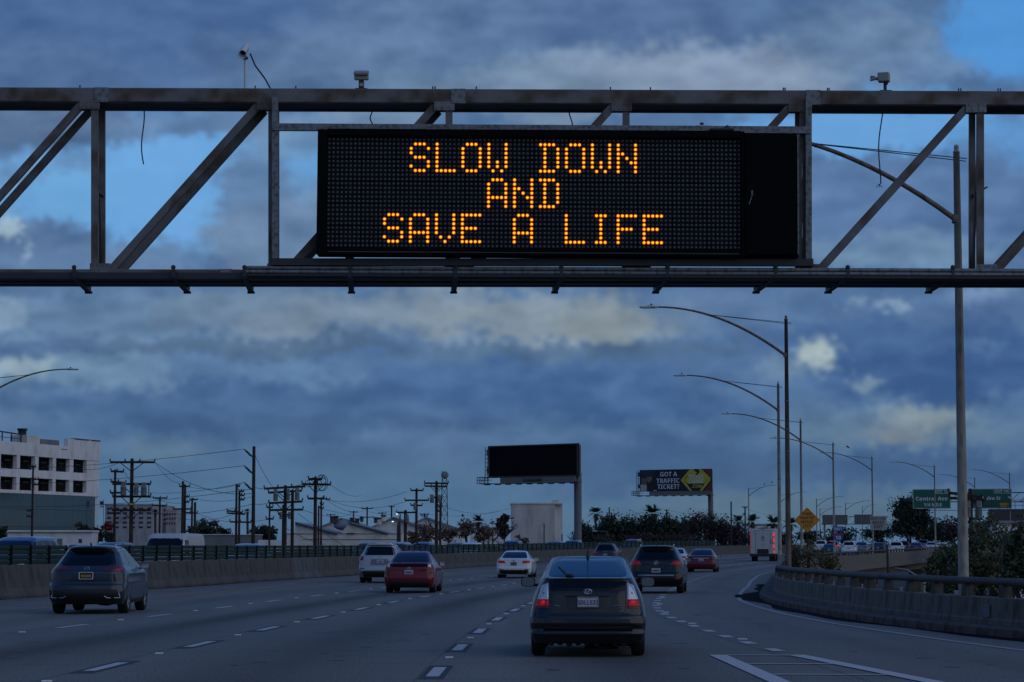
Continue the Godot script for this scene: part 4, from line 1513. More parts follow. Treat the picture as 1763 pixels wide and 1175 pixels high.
func licence_plate(o: Node3D, p: Vector3, s: String, ground: Material, ink: Material, tilt := 0.1, frame: Material = null, w := 0.305) -> void:
	var st := mb()
	var b := Basis(Vector3.RIGHT, -tilt)
	soft_box(st, Vector3.ZERO, Vector3(w, w * 0.5, 0.012), 0.004)
	var pl := part("licence_plate", st, ground, o)
	pl.transform = Transform3D(b, p)
	if frame:
		st = mb()
		for e in [[0, w * 0.24, w, 0.018], [0, -w * 0.24, w, 0.018], [-w * 0.49, 0, 0.014, w * 0.5], [w * 0.49, 0, 0.014, w * 0.5]]:
			soft_box(st, Vector3(e[0], e[1], 0.008), Vector3(e[2], e[3], 0.012), 0.003)
		part("plate_frame", st, frame, pl)
	if s.begins_with("*"):
		st = mb()
		var n := int(s.substr(1))
		for i in n:
			var x := (i - (n - 1) / 2.0) * w * 0.105
			soft_box(st, Vector3(x, -0.008, 0.009), Vector3(w * 0.07, 0.062, 0.004), 0.001)
			soft_box(st, Vector3(x + 0.002, -0.004, 0.0115), Vector3(w * 0.028, 0.018, 0.004), 0.001)
		part("plate_print", st, ink, pl)
	else:
		lettering("plate_print", s, 0.066, ink, pl, Transform3D(Basis(), Vector3(0, -0.008, 0.008)), 0.004, true, 0.86)

func ring_ellipse(st: SurfaceTool, c: Vector3, rx: float, ry: float, t: float, z := 0.0) -> void:
	var pts := []
	for k in 25:
		var a := TAU * k / 24
		pts.append(c + Vector3(cos(a) * rx, sin(a) * ry, z))
	tube(st, pts, [t], 5, false)

func exhaust(o: Node3D, p: Vector3) -> void:
	var st := mb()
	lathe(st, [[0.02, -0.02], [0.03, 0.0], [0.033, 0.0], [0.033, -0.3]], 12, p, Basis(Vector3.RIGHT, PI / 2))
	ellipsoid(st, p + Vector3(0.1, 0.01, -0.35), Vector3(0.22, 0.07, 0.14), Basis(), 6, 10)
	part("exhaust", st, M.car_trim, o)

func wiper(o: Node3D, sp: Dictionary, pts: Array, face := "rear") -> void:
	var st := mb()
	var w := []
	for p in pts:
		w.append(Vector3(p.x, p.y + 0.01, rear_z(sp, p.x, p.y) + 0.022))
	tube(st, w, [0.02, 0.014, 0.007], 6)
	part("wiper", st, M.car_trim, o)

func make_hatchback() -> void:
	# nearest car
	var p := gnd(1012.5, 1129)
	var o := thing("hatchback_car", "dark grey hatchback straight ahead, the nearest car, tail lamps half clear and half red", "car", p, -0.033)
	var sp := {"bow": 0.07, "wb": 2.7, "r": 0.315, "tw": 0.2, "mirror": [0.955, 1.075, -1.95], "mirror_mat": M.paint_charcoal, "lv": [
		[0.21, 0.79, 0.70, -3.45, 0.2, 0.16, 0.5], [0.30, 0.835, 0.765, -3.55, 0.2, 0.18, 0.55], [0.335, 0.845, 0.80, -3.6, 0.22, 0.2, 0.6], [0.365, 0.85, 0.805, -3.6, 0.22, 0.2, 0.6], [0.385, 0.85, 0.775, -3.6, 0.22, 0.2, 0.6],
		[0.455, 0.858, 0.775, -3.6, 0.22, 0.22, 0.6], [0.475, 0.86, 0.80, -3.58, 0.24, 0.24, 0.6], [0.60, 0.862, 0.79, -3.5, 0.26, 0.28, 0.7], [0.635, 0.86, 0.755, -3.45, 0.26, 0.30, 0.75], [0.74, 0.845, 0.715, -3.28, 0.26, 0.34, 0.8],
		[0.86, 0.822, 0.67, -2.95, 0.24, 0.36, 0.85], [0.96, 0.79, 0.63, -2.62, 0.22, 0.38, 0.7], [1.06, 0.745, 0.575, -2.36, 0.2, 0.4, 0.5], [1.13, 0.71, 0.52, -2.2, 0.17, 0.42, 0.45], [1.155, 0.70, 0.52, -2.14, 0.16, 0.42, 0.42], [1.175, 0.69, 0.40, -2.1, 0.15, 0.4, 0.4],
		[1.26, 0.655, 0.0, -1.9, 0.13, 0.4, 0.36], [1.34, 0.62, -0.38, -1.72, 0.12, 0.35, 0.3], [1.41, 0.585, -0.72, -1.55, 0.12, 0.3, 0.25], [1.455, 0.555, -0.98, -1.42, 0.12, 0.12, 0.12], [1.475, 0.48, -1.06, -1.36, 0.12, 0.1, 0.1], [1.485, 0.33, -1.12, -1.3, 0.1, 0.05, 0.05]]}
	car_body(o, sp, M.paint_charcoal)
	one(o, sp, "rear_window", M.car_glass, "rear", sym(0.60, 1.185, 0.53, 1.445), 0.010)
	one(o, sp, "lower_rear_window", M.gloss_trim, "rear", sym(0.555, 0.985, 0.565, 1.125), 0.008)
	for e in [[[V(-1.0, 1.02), V(-0.15, 1.06), V(-0.62, 1.36), V(-1.0, 1.40)], "side_window"], [[V(-1.9, 0.98), V(-1.06, 1.02), V(-1.06, 1.40), V(-1.5, 1.40)], "side_window"], [[V(-0.1, 1.06), V(0.25, 1.08), V(-0.1, 1.20), V(-0.5, 1.33)], "quarter_window"]]:
		twin(o, sp, e[1], M.car_glass, "side", e[0])
	one(o, sp, "windscreen", M.car_glass, "front", sym(0.62, 1.02, 0.50, 1.42), 0.008)
	# hatch outline as a recessed seam of trim
	var st := mb()
	panel(st, sp, "rear", [V(-0.565, 0.70), V(-0.555, 0.70), V(-0.565, 1.13), V(-0.575, 1.13)], 0.004, 2, 8)
	panel(st, sp, "rear", [V(0.565, 0.70), V(0.555, 0.70), V(0.565, 1.13), V(0.575, 1.13)], 0.004, 2, 8)
	panel(st, sp, "rear", [V(-0.50, 0.632), V(0.50, 0.632), V(0.50, 0.646), V(-0.50, 0.646)], 0.004, 12, 2)
	panel(st, sp, "rear", [V(-0.51, 0.634), V(-0.49, 0.640), V(-0.555, 0.70), V(-0.567, 0.70)], 0.004, 4, 4)
	panel(st, sp, "rear", [V(0.51, 0.634), V(0.49, 0.640), V(0.555, 0.70), V(0.567, 0.70)], 0.004, 4, 4)
	part("hatch_seam", st, M.car_trim, o)
	# tail lamps: clear above, lit red below
	for s in [-1, 1]:
		st = mb()
		panel(st, sp, "rear", [V(s * 0.585, 0.855), V(s * 0.755, 0.855), V(s * 0.685, 1.06), V(s * 0.59, 1.10)], 0.014, 8, 8)
		var lamp := part("tail_lamp", st, M.lamp_clear, o)
		st = mb()
		panel(st, sp, "rear", [V(s * 0.58, 0.755), V(s * 0.785, 0.755), V(s * 0.757, 0.852), V(s * 0.584, 0.852)], 0.014, 8, 5)
		part("lit_red_lens", st, M.lamp_red_dim, lamp)
		st = mb()
		panel(st, sp, "rear", [V(s * 0.575, 0.725), V(s * 0.795, 0.725), V(s * 0.786, 0.752), V(s * 0.58, 0.752)], 0.012, 8, 2)
		part("red_reflector", st, M.lamp_red, lamp)
		st = mb()
		for k in 6:
			var y := 0.885 + k * 0.034
			panel(st, sp, "rear", [V(s * 0.592, y), V(s * (0.735 - k * 0.011), y), V(s * (0.735 - k * 0.011), y + 0.006), V(s * 0.592, y + 0.006)], 0.018, 6, 1)
		for k in 3:
			var x: float = s * (0.625 + k * 0.042)
			panel(st, sp, "rear", [V(x, 0.86), V(x + 0.006, 0.86), V(x + 0.004, 1.05 - k * 0.01), V(x - 0.002, 1.05 - k * 0.01)], 0.018, 1, 6)
		part("lens_ribs", st, M.rim, lamp)
		st = mb()
		ellipsoid(st, Vector3(s * 0.665, 0.80, rear_z(sp, 0.665, 0.80) + 0.008), Vector3(0.035, 0.045, 0.02), Basis(), 6, 10)
		part("bulb", st, M.lamp_red_on, lamp)
		st = mb()
		ellipsoid(st, Vector3(s * 0.655, 0.945, rear_z(sp, 0.655, 0.945) + 0.008), Vector3(0.016, 0.018, 0.014), Basis(), 6, 10)
		part("amber_bulb", st, M.ad_skin, lamp)
	# plate recess
	st = mb()
	panel(st, sp, "rear", [V(-0.31, 0.715), V(0.31, 0.715), V(0.335, 0.905), V(-0.335, 0.905)], 0.006, 10, 4)
	part("plate_recess", st, M.paint_charcoal_dull, o)
	st = mb()
	panel(st, sp, "rear", [V(-0.34, 0.895), V(0.34, 0.895), V(0.345, 0.912), V(-0.345, 0.912)], 0.022, 10, 2)
	part("recess_brow", st, M.car_trim, o)
	licence_plate(o, Vector3(0, 0.815, rear_z(sp, 0, 0.815) + 0.022), "6DLL533", M.plate_white, M.plate_ink, 0.25, M.galvanised, 0.312)
	st = mb()
	soft_box(st, Vector3(0.125, 0.872, rear_z(sp, 0, 0.872) + 0.030), Vector3(0.04, 0.028, 0.004), 0.001)
	part("plate_sticker", st, M.sign_green, o)
	# round badge of three ellipses
	st = mb()
	var c := Vector3(0, 0.972, rear_z(sp, 0, 0.972) + 0.018)
	ring_ellipse(st, c, 0.058, 0.037, 0.0065)
	ring_ellipse(st, c + Vector3(0, 0.004, 0), 0.020, 0.032, 0.005)
	ring_ellipse(st, c + Vector3(0, 0.014, 0), 0.040, 0.015, 0.005)
	part("badge", st, M.chrome, o)
	lettering("model_script", "PRIUS", 0.016, M.chrome, o, Transform3D(Basis(), Vector3(-0.455, 0.762, rear_z(sp, 0.455, 0.762) + 0.012)), 0.006, true, 1.5)
	lettering("model_script", "HYBRID SYN", 0.015, M.chrome, o, Transform3D(Basis(), Vector3(0.435, 0.765, rear_z(sp, 0.435, 0.765) + 0.012)), 0.006, true, 1.2)
	lettering("model_script", "HSD", 0.024, M.mirror_glass, o, Transform3D(Basis(), Vector3(0.475, 0.727, rear_z(sp, 0.475, 0.727) + 0.012)), 0.006, true, 1.3)
	# bumper underside
	one(o, sp, "bumper_valance", M.car_trim, "rear", sym(0.60, 0.215, 0.60, 0.325), 0.012)
	one(o, sp, "bumper_groove", M.gloss_trim, "rear", sym(0.66, 0.39, 0.66, 0.455), 0.004)
	one(o, sp, "bumper_lip", M.paint_steel, "rear", sym(0.655, 0.338, 0.645, 0.368), 0.008)
	st = mb()
	for k in 9:
		var x := -0.55 + k * 0.135
		soft_box(st, Vector3(x, 0.20 + 0.012 * sin(k * 2.3), 0.5), Vector3(0.09, 0.06, 0.3), 0.02)
	tube(st, [Vector3(0.1, 0.18, 0.55), Vector3(0.2, 0.145, 0.5), Vector3(0.35, 0.15, 0.45), Vector3(0.42, 0.19, 0.4)], [0.02], 6)
	tube(st, [Vector3(-0.05, 0.165, 0.3), Vector3(0.45, 0.165, 0.3)], [0.055], 8)
	part("underbody", st, M.car_trim, o)
	exhaust(o, Vector3(0.42, 0.2, 0.5))
	wiper(o, sp, [V(-0.30, 1.195), V(-0.35, 1.24), V(-0.45, 1.325)])
	st = mb()
	ellipsoid(st, Vector3(-0.27, 1.20, rear_z(sp, 0.27, 1.2) + 0.02), Vector3(0.07, 0.03, 0.035), Basis(), 6, 10)
	part("wiper_hub", st, M.car_trim, o)
	st = mb()
	var ab := Vector3(0.0, 1.475, rear_z(sp, 0, 1.47) - 0.06)
	rod(st, ab, ab + Vector3(0, 0.36, 0.06), 0.0045, 5)
	lathe(st, [[0.032, 0.0], [0.02, 0.04], [0.008, 0.10]], 8, ab)
	part("aerial", st, M.car_trim, o)
	one(o, sp, "roof_spoiler_lip", M.paint_charcoal, "rear", sym(0.60, 1.135, 0.58, 1.175), 0.018)
	twin(o, sp, "door_handle", M.paint_charcoal, "side", [V(-1.1, 0.86), V(-0.92, 0.87), V(-0.92, 0.90), V(-1.1, 0.89)], 0.03, 4, 3)
	twin(o, sp, "door_seam", M.car_trim, "side", [V(-1.03, 0.36), V(-1.02, 0.36), V(-1.02, 1.0), V(-1.03, 1.0)], 0.004, 1, 10)

func suv_levels(H: float, w: float, L: float, ov: float) -> Array:
	var f := -(L - ov)
	var k := H / 1.65
	return [[0.24 * k, w * 0.92, ov - 0.16, f + 0.2, 0.2, 0.2, 0.4], [0.36 * k, w * 0.975, ov - 0.04, f + 0.05, 0.22, 0.22, 0.5], [0.46 * k, w * 0.985, ov, f, 0.24, 0.24, 0.5], [0.58 * k, w * 0.995, ov, f, 0.26, 0.26, 0.5], [0.62 * k, w, ov - 0.02, f + 0.02, 0.26, 0.28, 0.5],
		[0.70 * k, w, ov - 0.05, f + 0.04, 0.26, 0.30, 0.5], [0.73 * k, w, ov - 0.10, f + 0.06, 0.26, 0.30, 0.55], [0.86 * k, w * 0.995, ov - 0.12, f + 0.12, 0.26, 0.32, 0.6], [1.0 * k, w * 0.985, ov - 0.14, f + 0.3, 0.26, 0.36, 0.7], [1.08 * k, w * 0.96, ov - 0.17, f + 0.75, 0.24, 0.36, 0.6],
		[1.14 * k, w * 0.915, ov - 0.20, f + 1.15, 0.26, 0.36, 0.4], [1.20 * k, w * 0.875, ov - 0.24, f + 1.32, 0.26, 0.36, 0.36], [1.34 * k, w * 0.80, ov - 0.35, f + 1.65, 0.24, 0.34, 0.32], [1.46 * k, w * 0.735, ov - 0.47, f + 1.92, 0.22, 0.30, 0.28], [1.54 * k, w * 0.69, ov - 0.51, f + 2.12, 0.22, 0.28, 0.25],
		[1.585 * k, w * 0.65, ov - 0.47, f + 2.28, 0.22, 0.26, 0.22], [1.615 * k, w * 0.59, ov - 0.5, f + 2.4, 0.22, 0.24, 0.2], [1.635 * k, w * 0.50, ov - 0.56, f + 2.5, 0.2, 0.2, 0.18], [1.648 * k, w * 0.36, ov - 0.68, f + 2.65, 0.16, 0.14, 0.14]]

func sedan_levels(H: float, w: float, L: float, ov: float) -> Array:
	var f := -(L - ov)
	var k := H / 1.45
	return [[0.19 * k, w * 0.91, ov - 0.14, f + 0.16, 0.2, 0.2, 0.45], [0.30 * k, w * 0.97, ov - 0.03, f + 0.03, 0.22, 0.22, 0.5], [0.42 * k, w * 0.985, ov, f, 0.24, 0.26, 0.5], [0.55 * k, w * 0.995, ov, f, 0.26, 0.28, 0.55], [0.60 * k, w, ov - 0.04, f + 0.04, 0.26, 0.30, 0.55],
		[0.72 * k, w, ov - 0.06, f + 0.14, 0.26, 0.32, 0.6], [0.84 * k, w * 0.985, ov - 0.07, f + 0.42, 0.26, 0.34, 0.7], [0.93 * k, w * 0.955, ov - 0.09, f + 0.95, 0.24, 0.34, 0.6], [0.975 * k, w * 0.92, ov - 0.08, f + 1.4, 0.2, 0.3, 0.4], [1.0 * k, w * 0.885, ov - 0.32, f + 1.55, 0.18, 0.28, 0.36],
		[1.02 * k, w * 0.865, ov - 0.58, f + 1.62, 0.16, 0.26, 0.36], [1.12 * k, w * 0.80, ov - 0.82, f + 1.84, 0.15, 0.26, 0.32], [1.25 * k, w * 0.725, ov - 1.15, f + 2.12, 0.15, 0.24, 0.26], [1.36 * k, w * 0.655, ov - 1.48, f + 2.4, 0.15, 0.2, 0.22], [1.41 * k, w * 0.60, ov - 1.72, f + 2.55, 0.14, 0.16, 0.18], [1.44 * k, w * 0.47, ov - 1.9, f + 2.7, 0.12, 0.1, 0.1]]

func make_vehicle(called: String, label: String, category: String, kind: String, p: Vector3, turn: float, m: Material, H: float, w: float, L: float, group := "") -> Array:
	var o := thing(called, label, category, p, turn, group)
	var ov := 0.98 if kind == "suv" else 1.05
	var k := H / (1.65 if kind == "suv" else 1.45)
	var sp := {"bow": 0.06, "wb": L - ov - 0.92, "r": 0.355 if kind == "suv" else 0.325, "tw": 0.235 if kind == "suv" else 0.22, "mirror": [w * 1.08, (1.13 if kind == "suv" else 0.98) * k, -(L - ov) + 1.62], "mirror_mat": m, "lv": suv_levels(H, w, L, ov) if kind == "suv" else sedan_levels(H, w, L, ov), "k": k, "w": w, "L": L, "ov": ov}
	if called == "crossover_car":
		# a raked tailgate and a cabin that narrows upwards
		for l in sp.lv:
			var t: float = clampf((l[0] - 1.0) / 0.62, 0.0, 1.0)
			l[1] *= 1.0 - 0.05 * t
			l[2] -= 0.24 * t
			l[4] += 0.08
			l[5] += 0.06
	car_body(o, sp, m)
	var f := -(L - ov)
	if kind == "suv":
		one(o, sp, "rear_window", M.car_glass, "rear", sym(w * 0.74, 1.165 * k, w * 0.60, 1.52 * k))
		twin(o, sp, "side_window", M.car_glass, "side", [V(-0.55, 1.15 * k), V(0.30, 1.2 * k), V(0.02, 1.50 * k), V(-0.55, 1.53 * k)])
		twin(o, sp, "side_window", M.car_glass, "side", [V(-1.52, 1.12 * k), V(-0.62, 1.15 * k), V(-0.62, 1.53 * k), V(-1.45, 1.53 * k)])
		twin(o, sp, "side_window", M.car_glass, "side", [V(f + 1.5, 1.11 * k), V(-1.58, 1.12 * k), V(-1.50, 1.53 * k), V(f + 2.0, 1.48 * k)])
		one(o, sp, "windscreen", M.car_glass, "front", sym(w * 0.80, 1.17 * k, w * 0.64, 1.52 * k))
		twin(o, sp, "door_handle", M.chrome, "side", [V(-1.0, 0.98 * k), V(-0.82, 0.985 * k), V(-0.82, 1.01 * k), V(-1.0, 1.005 * k)], 0.03, 3, 2)
	else:
		one(o, sp, "rear_window", M.car_glass, "rear", sym(w * 0.74, 1.05 * k, w * 0.58, 1.365 * k), 0.012)
		twin(o, sp, "side_window", M.car_glass, "side", [V(-0.85, 1.0 * k), V(0.1, 1.03 * k), V(-0.42, 1.30 * k), V(-0.85, 1.36 * k)])
		twin(o, sp, "side_window", M.car_glass, "side", [V(f + 1.75, 0.97 * k), V(-0.92, 1.0 * k), V(-0.92, 1.36 * k), V(f + 2.4, 1.33 * k)])
		one(o, sp, "windscreen", M.car_glass, "front", sym(w * 0.80, 1.03 * k, w * 0.60, 1.36 * k), 0.012)
		twin(o, sp, "door_handle", M.chrome, "side", [V(-1.1, 0.84 * k), V(-0.92, 0.845 * k), V(-0.92, 0.87 * k), V(-1.1, 0.865 * k)], 0.03, 3, 2)
	twin(o, sp, "head_lamp", M.lamp_clear, "front", [V(w * 0.5, 0.72 * k), V(w * 0.93, 0.74 * k), V(w * 0.93, 0.86 * k), V(w * 0.55, 0.80 * k)], 0.01, 6, 4)
	one(o, sp, "grille", M.car_trim, "front", sym(w * 0.40, 0.50 * k, w * 0.46, 0.78 * k), 0.01)
	return [o, sp]

func antenna_fin(o: Node3D, p: Vector3, m: Material) -> void:
	var st := mb()
	prism(st, PackedVector2Array([Vector2(-0.10, 0), Vector2(0.07, 0), Vector2(0.05, 0.07), Vector2(0.0, 0.06)]), -0.015, 0.015, Transform3D(Basis(Vector3(0, 0, 1), Vector3.UP, Vector3(-1, 0, 0)), p))
	part("roof_fin", st, m, o)

func roof_rails(o: Node3D, sp: Dictionary, m: Material) -> void:
	for s in [-1, 1]:
		var st := mb()
		var x: float = s * sp.w * 0.62
		var y: float = 1.635 * sp.k
		tube(st, [Vector3(x, y - 0.03, sp.ov - 0.75), Vector3(x, y + 0.03, sp.ov - 1.0), Vector3(x, y + 0.035, -(sp.L - sp.ov) + 2.9), Vector3(x, y - 0.03, -(sp.L - sp.ov) + 2.6)], [0.018], 6)
		part("roof_rail", st, m, o)

func build_main_traffic() -> void:
	make_hatchback()
	var a: Array
	var o: Node3D
	var sp: Dictionary
	var st: SurfaceTool
	# --- steel-grey crossover on the left
	a = make_vehicle("crossover_car", "steel grey crossover at left with slim red tail lamps and a gold on black plate", "car", "suv", gnd(157, 1056.5), 0.01, M.paint_steel, 1.66, 0.925, 4.64)
	o = a[0]
	sp = a[1]
	antenna_fin(o, Vector3(0, 1.655, 0.2), M.paint_steel)
	roof_rails(o, sp, M.chrome)
	for s in [-1, 1]:
		st = mb()
		panel(st, sp, "rear", [V(s * 0.30, 1.075), V(s * 0.84, 1.035), V(s * 0.85, 1.13), V(s * 0.5, 1.125)], 0.014, 10, 4)
		var lamp := part("tail_lamp", st, M.lamp_red, o)
		if s > 0:
			st = mb()
			panel(st, sp, "rear", [V(0.66, 1.055), V(0.83, 1.045), V(0.84, 1.118), V(0.69, 1.118)], 0.018, 6, 3)
			part("lit_lens", st, M.lamp_red_dim, lamp)
		st = mb()
		panel(st, sp, "rear", [V(s * 0.52, 0.555), V(s * 0.76, 0.555), V(s * 0.77, 0.58), V(s * 0.52, 0.58)], 0.026, 6, 2)
		part("bumper_reflector", st, M.lamp_red, o)
		st = mb()
		var f := []
		for q in [V(0.46, 0.44), V(0.53, 0.395), V(0.80, 0.395), V(0.83, 0.41), V(0.78, 0.56)]:
			f.append(Vector3(s * q.x, q.y, rear_z(sp, q.x, q.y) + 0.02))
		tube(st, f, [0.012], 6)
		part("bumper_trim", st, M.chrome, o)
	one(o, sp, "black_bumper", M.car_trim, "rear", sym(0.80, 0.25, 0.78, 0.60), 0.016)
	twin(o, sp, "sill_trim", M.car_trim, "side", [V(-2.4, 0.25), V(-0.4, 0.25), V(-0.42, 0.34), V(-2.38, 0.34)], 0.01, 6, 2)
	licence_plate(o, Vector3(0, 0.925, rear_z(sp, 0, 0.925) + 0.02), "*7", M.plate_black, M.plate_gold, 0.1, M.chrome, 0.335)
	st = mb()
	var c := Vector3(0, 1.10, rear_z(sp, 0, 1.10) + 0.016)
	ring_ellipse(st, c, 0.062, 0.042, 0.006)
	rod(st, c + Vector3(0.012, 0.034, 0), c + Vector3(-0.03, -0.02, 0), 0.005)
	rod(st, c + Vector3(-0.03, -0.02, 0), c + Vector3(0.045, -0.02, 0), 0.005)
	part("badge", st, M.chrome, o)
	one(o, sp, "hatch_seam", M.car_trim, "rear", sym(0.62, 0.715, 0.62, 0.730), 0.006, 12, 1)
	one(o, sp, "roof_spoiler", M.paint_steel, "rear", sym(0.56, 1.54, 0.50, 1.60), 0.07)
	exhaust(o, Vector3(0.3, 0.25, 0.7))
	# --- silver SUV
	a = make_vehicle("suv_car", "silver SUV in the leftmost lane, half hidden behind the bright red hatchback", "car", "suv", gnd(656, 1004), -0.03, M.paint_silver, 1.74, 0.945, 4.79)
	o = a[0]
	sp = a[1]
	roof_rails(o, sp, M.paint_silver)
	twin(o, sp, "tail_lamp", M.lamp_red, "rear", [V(0.72, 1.0), V(0.90, 1.0), V(0.87, 1.19), V(0.73, 1.17)], 0.014)
	twin(o, sp, "bumper_reflector", M.lamp_red, "rear", [V(0.66, 0.62), V(0.86, 0.62), V(0.86, 0.66), V(0.66, 0.66)], 0.012)
	one(o, sp, "black_bumper", M.car_trim, "rear", sym(0.82, 0.26, 0.84, 0.54), 0.016)
	one(o, sp, "plate_recess", M.paint_grey, "rear", sym(0.42, 0.80, 0.36, 1.06), 0.010)
	licence_plate(o, Vector3(0.03, 0.95, rear_z(sp, 0, 0.95) + 0.03), "*6", M.plate_white, M.plate_ink)
	st = mb()
	ring_ellipse(st, Vector3(0, 1.12, rear_z(sp, 0, 1.12) + 0.016), 0.05, 0.033, 0.006)
	part("badge", st, M.chrome, o)
	one(o, sp, "roof_spoiler", M.paint_silver, "rear", sym(0.62, 1.64, 0.58, 1.70), 0.06)
	# --- bright red hatchback with a split rear window
	a = make_vehicle("red_hatchback_car", "bright red hatchback with a black band between its tail lamps, beside the silver SUV", "car", "sedan", gnd(708, 1021), -0.048, M.paint_red, 1.49, 0.885, 4.55)
	o = a[0]
	sp = a[1]
	one(o, sp, "lower_rear_window", M.gloss_trim, "rear", sym(0.66, 0.915, 0.64, 1.02), 0.014)
	for s in [-1, 1]:
		st = mb()
		panel(st, sp, "rear", [V(s * 0.665, 0.90), V(s * 0.77, 0.90), V(s * 0.76, 1.0), V(s * 0.665, 1.02)], 0.018, 5, 5)
		var lamp := part("tail_lamp", st, M.lamp_clear, o)
		st = mb()
		panel(st, sp, "rear", [V(s * 0.70, 0.66), V(s * 0.80, 0.68), V(s * 0.80, 0.89), V(s * 0.75, 0.89)], 0.014, 4, 6)
		part("red_lens", st, M.lamp_red, lamp)
		st = mb()
		panel(st, sp, "rear", [V(s * 0.70, 0.42), V(s * 0.80, 0.42), V(s * 0.80, 0.50), V(s * 0.72, 0.50)], 0.014, 4, 3)
		part("bumper_reflector", st, M.lamp_red, o)
	one(o, sp, "black_bumper", M.car_trim, "rear", sym(0.74, 0.20, 0.70, 0.43), 0.016)
	one(o, sp, "rear_lip", M.paint_red, "rear", sym(0.70, 1.025, 0.68, 1.045), 0.04)
	licence_plate(o, Vector3(0, 0.73, rear_z(sp, 0, 0.73) + 0.014), "*7", M.plate_white, M.plate_ink)
	st = mb()
	ring_ellipse(st, Vector3(0, 0.86, rear_z(sp, 0, 0.86) + 0.016), 0.06, 0.04, 0.008)
	ring_ellipse(st, Vector3(0, 0.87, rear_z(sp, 0, 0.86) + 0.016), 0.035, 0.018, 0.006)
	part("badge", st, M.chrome, o)
	antenna_fin(o, Vector3(0, 1.475, -0.8), M.paint_red)
	st = mb()
	panel(st, sp, "rear", [V(-0.42, 1.07), V(-0.36, 1.07), V(-0.38, 1.16), V(-0.42, 1.15)], 0.03, 2, 2)
	part("wiper", st, M.car_trim, o)
	# --- white coupe
	a = make_vehicle("white_coupe_car", "white coupe in the middle lanes with dark lower bumper and wide red tail lamps", "car", "sedan", gnd(887, 995.5), -0.078, M.paint_white, 1.40, 0.9, 4.64)
	o = a[0]
	sp = a[1]
	twin(o, sp, "tail_lamp", M.lamp_red_dim, "rear", [V(0.40, 0.755), V(0.82, 0.76), V(0.83, 0.89), V(0.48, 0.88)], 0.014)
	one(o, sp, "black_bumper", M.car_trim, "rear", sym(0.72, 0.20, 0.76, 0.42), 0.016)
	twin(o, sp, "bumper_reflector", M.lamp_red, "rear", [V(0.55, 0.425), V(0.76, 0.425), V(0.76, 0.455), V(0.55, 0.455)], 0.014)
	licence_plate(o, Vector3(0, 0.73, rear_z(sp, 0, 0.73) + 0.014), "*6", M.transformer_grey, M.plate_black, 0.1, M.plate_black)
	st = mb()
	lathe(st, [[0.0, 0.012], [0.036, 0.01], [0.042, 0.0]], 14, Vector3(0, 0.885, rear_z(sp, 0, 0.885) + 0.006), Basis(Vector3.RIGHT, PI / 2))
	part("badge", st, M.sign_blue, o)
	antenna_fin(o, Vector3(0, 1.38, -0.9), M.paint_white)
	# --- black SUV
	a = make_vehicle("black_suv_car", "black SUV just past the dark grey hatchback, round badge over its pale plate", "car", "suv", gnd(1132, 1022), -0.112, M.paint_black, 1.66, 0.925, 4.5)
	o = a[0]
	sp = a[1]
	roof_rails(o, sp, M.chrome)
	antenna_fin(o, Vector3(0, 1.655, 0.2), M.paint_black)
	twin(o, sp, "tail_lamp", M.lamp_red_dim, "rear", [V(0.50, 0.985), V(0.87, 0.985), V(0.85, 1.13), V(0.58, 1.12)], 0.014)
	twin(o, sp, "bumper_reflector", M.lamp_red_dim, "rear", [V(0.66, 0.50), V(0.85, 0.50), V(0.85, 0.535), V(0.66, 0.535)], 0.014)
	one(o, sp, "chrome_strip", M.chrome, "rear", sym(0.62, 0.628, 0.62, 0.642), 0.016, 12, 1)
	licence_plate(o, Vector3(0, 0.80, rear_z(sp, 0, 0.80) + 0.014), "*7", M.plate_white, M.plate_ink)
	st = mb()
	c = Vector3(0, 1.06, rear_z(sp, 0, 1.06) + 0.016)
	ring_ellipse(st, c, 0.062, 0.062, 0.008)
	for e in [[-0.035, 0.04, -0.012, 0.005], [0.035, 0.04, 0.012, 0.005], [-0.012, 0.005, 0.0, 0.04], [0.012, 0.005, 0.0, 0.04], [-0.05, 0.015, -0.022, -0.05], [0.05, 0.015, 0.022, -0.05], [-0.022, -0.05, 0.0, -0.005], [0.022, -0.05, 0.0, -0.005]]:
		rod(st, c + Vector3(e[0], e[1], 0), c + Vector3(e[2], e[3], 0), 0.006, 4)
	part("badge", st, M.chrome, o)
	one(o, sp, "roof_spoiler", M.paint_black, "rear", sym(0.56, 1.54, 0.50, 1.60), 0.07)
	st = mb()
	lathe(st, [[0.0, 0.0], [0.008, 0.0], [0.006, 0.3]], 5, Vector3(-0.5, 1.62, 0.1), Basis(Vector3.BACK, 0.3))
	part("aerial", st, M.chrome, o)
	# --- dark blue SUV by the median
	var p := on_deck(7.35, 182.0)
	a = make_vehicle("blue_suv_car", "dark blue SUV beyond the roof of the nearest dark grey hatchback", "car", "suv", p, -0.13, M.paint_navy, 1.72, 0.92, 4.6)
	o = a[0]
	sp = a[1]
	twin(o, sp, "tail_lamp", M.lamp_red_dim, "rear", [V(0.56, 0.97), V(0.89, 0.97), V(0.88, 1.10), V(0.62, 1.10)], 0.014)
	licence_plate(o, Vector3(0, 0.86, rear_z(sp, 0, 0.86) + 0.014), "*6", M.plate_white, M.plate_ink)
	st = mb()
	ring_ellipse(st, Vector3(0, 1.08, rear_z(sp, 0, 1.08) + 0.016), 0.05, 0.04, 0.008)
	part("badge", st, M.chrome, o)
	roof_rails(o, sp, M.paint_grey)
	# --- white sedan behind the black SUV
	p = gnd(1163, 979)
	a = make_vehicle("white_sedan_car", "white sedan mostly hidden behind the black SUV, one red tail lamp showing", "car", "sedan", p, -0.15, M.paint_white, 1.46, 0.91, 4.7)
	o = a[0]
	sp = a[1]
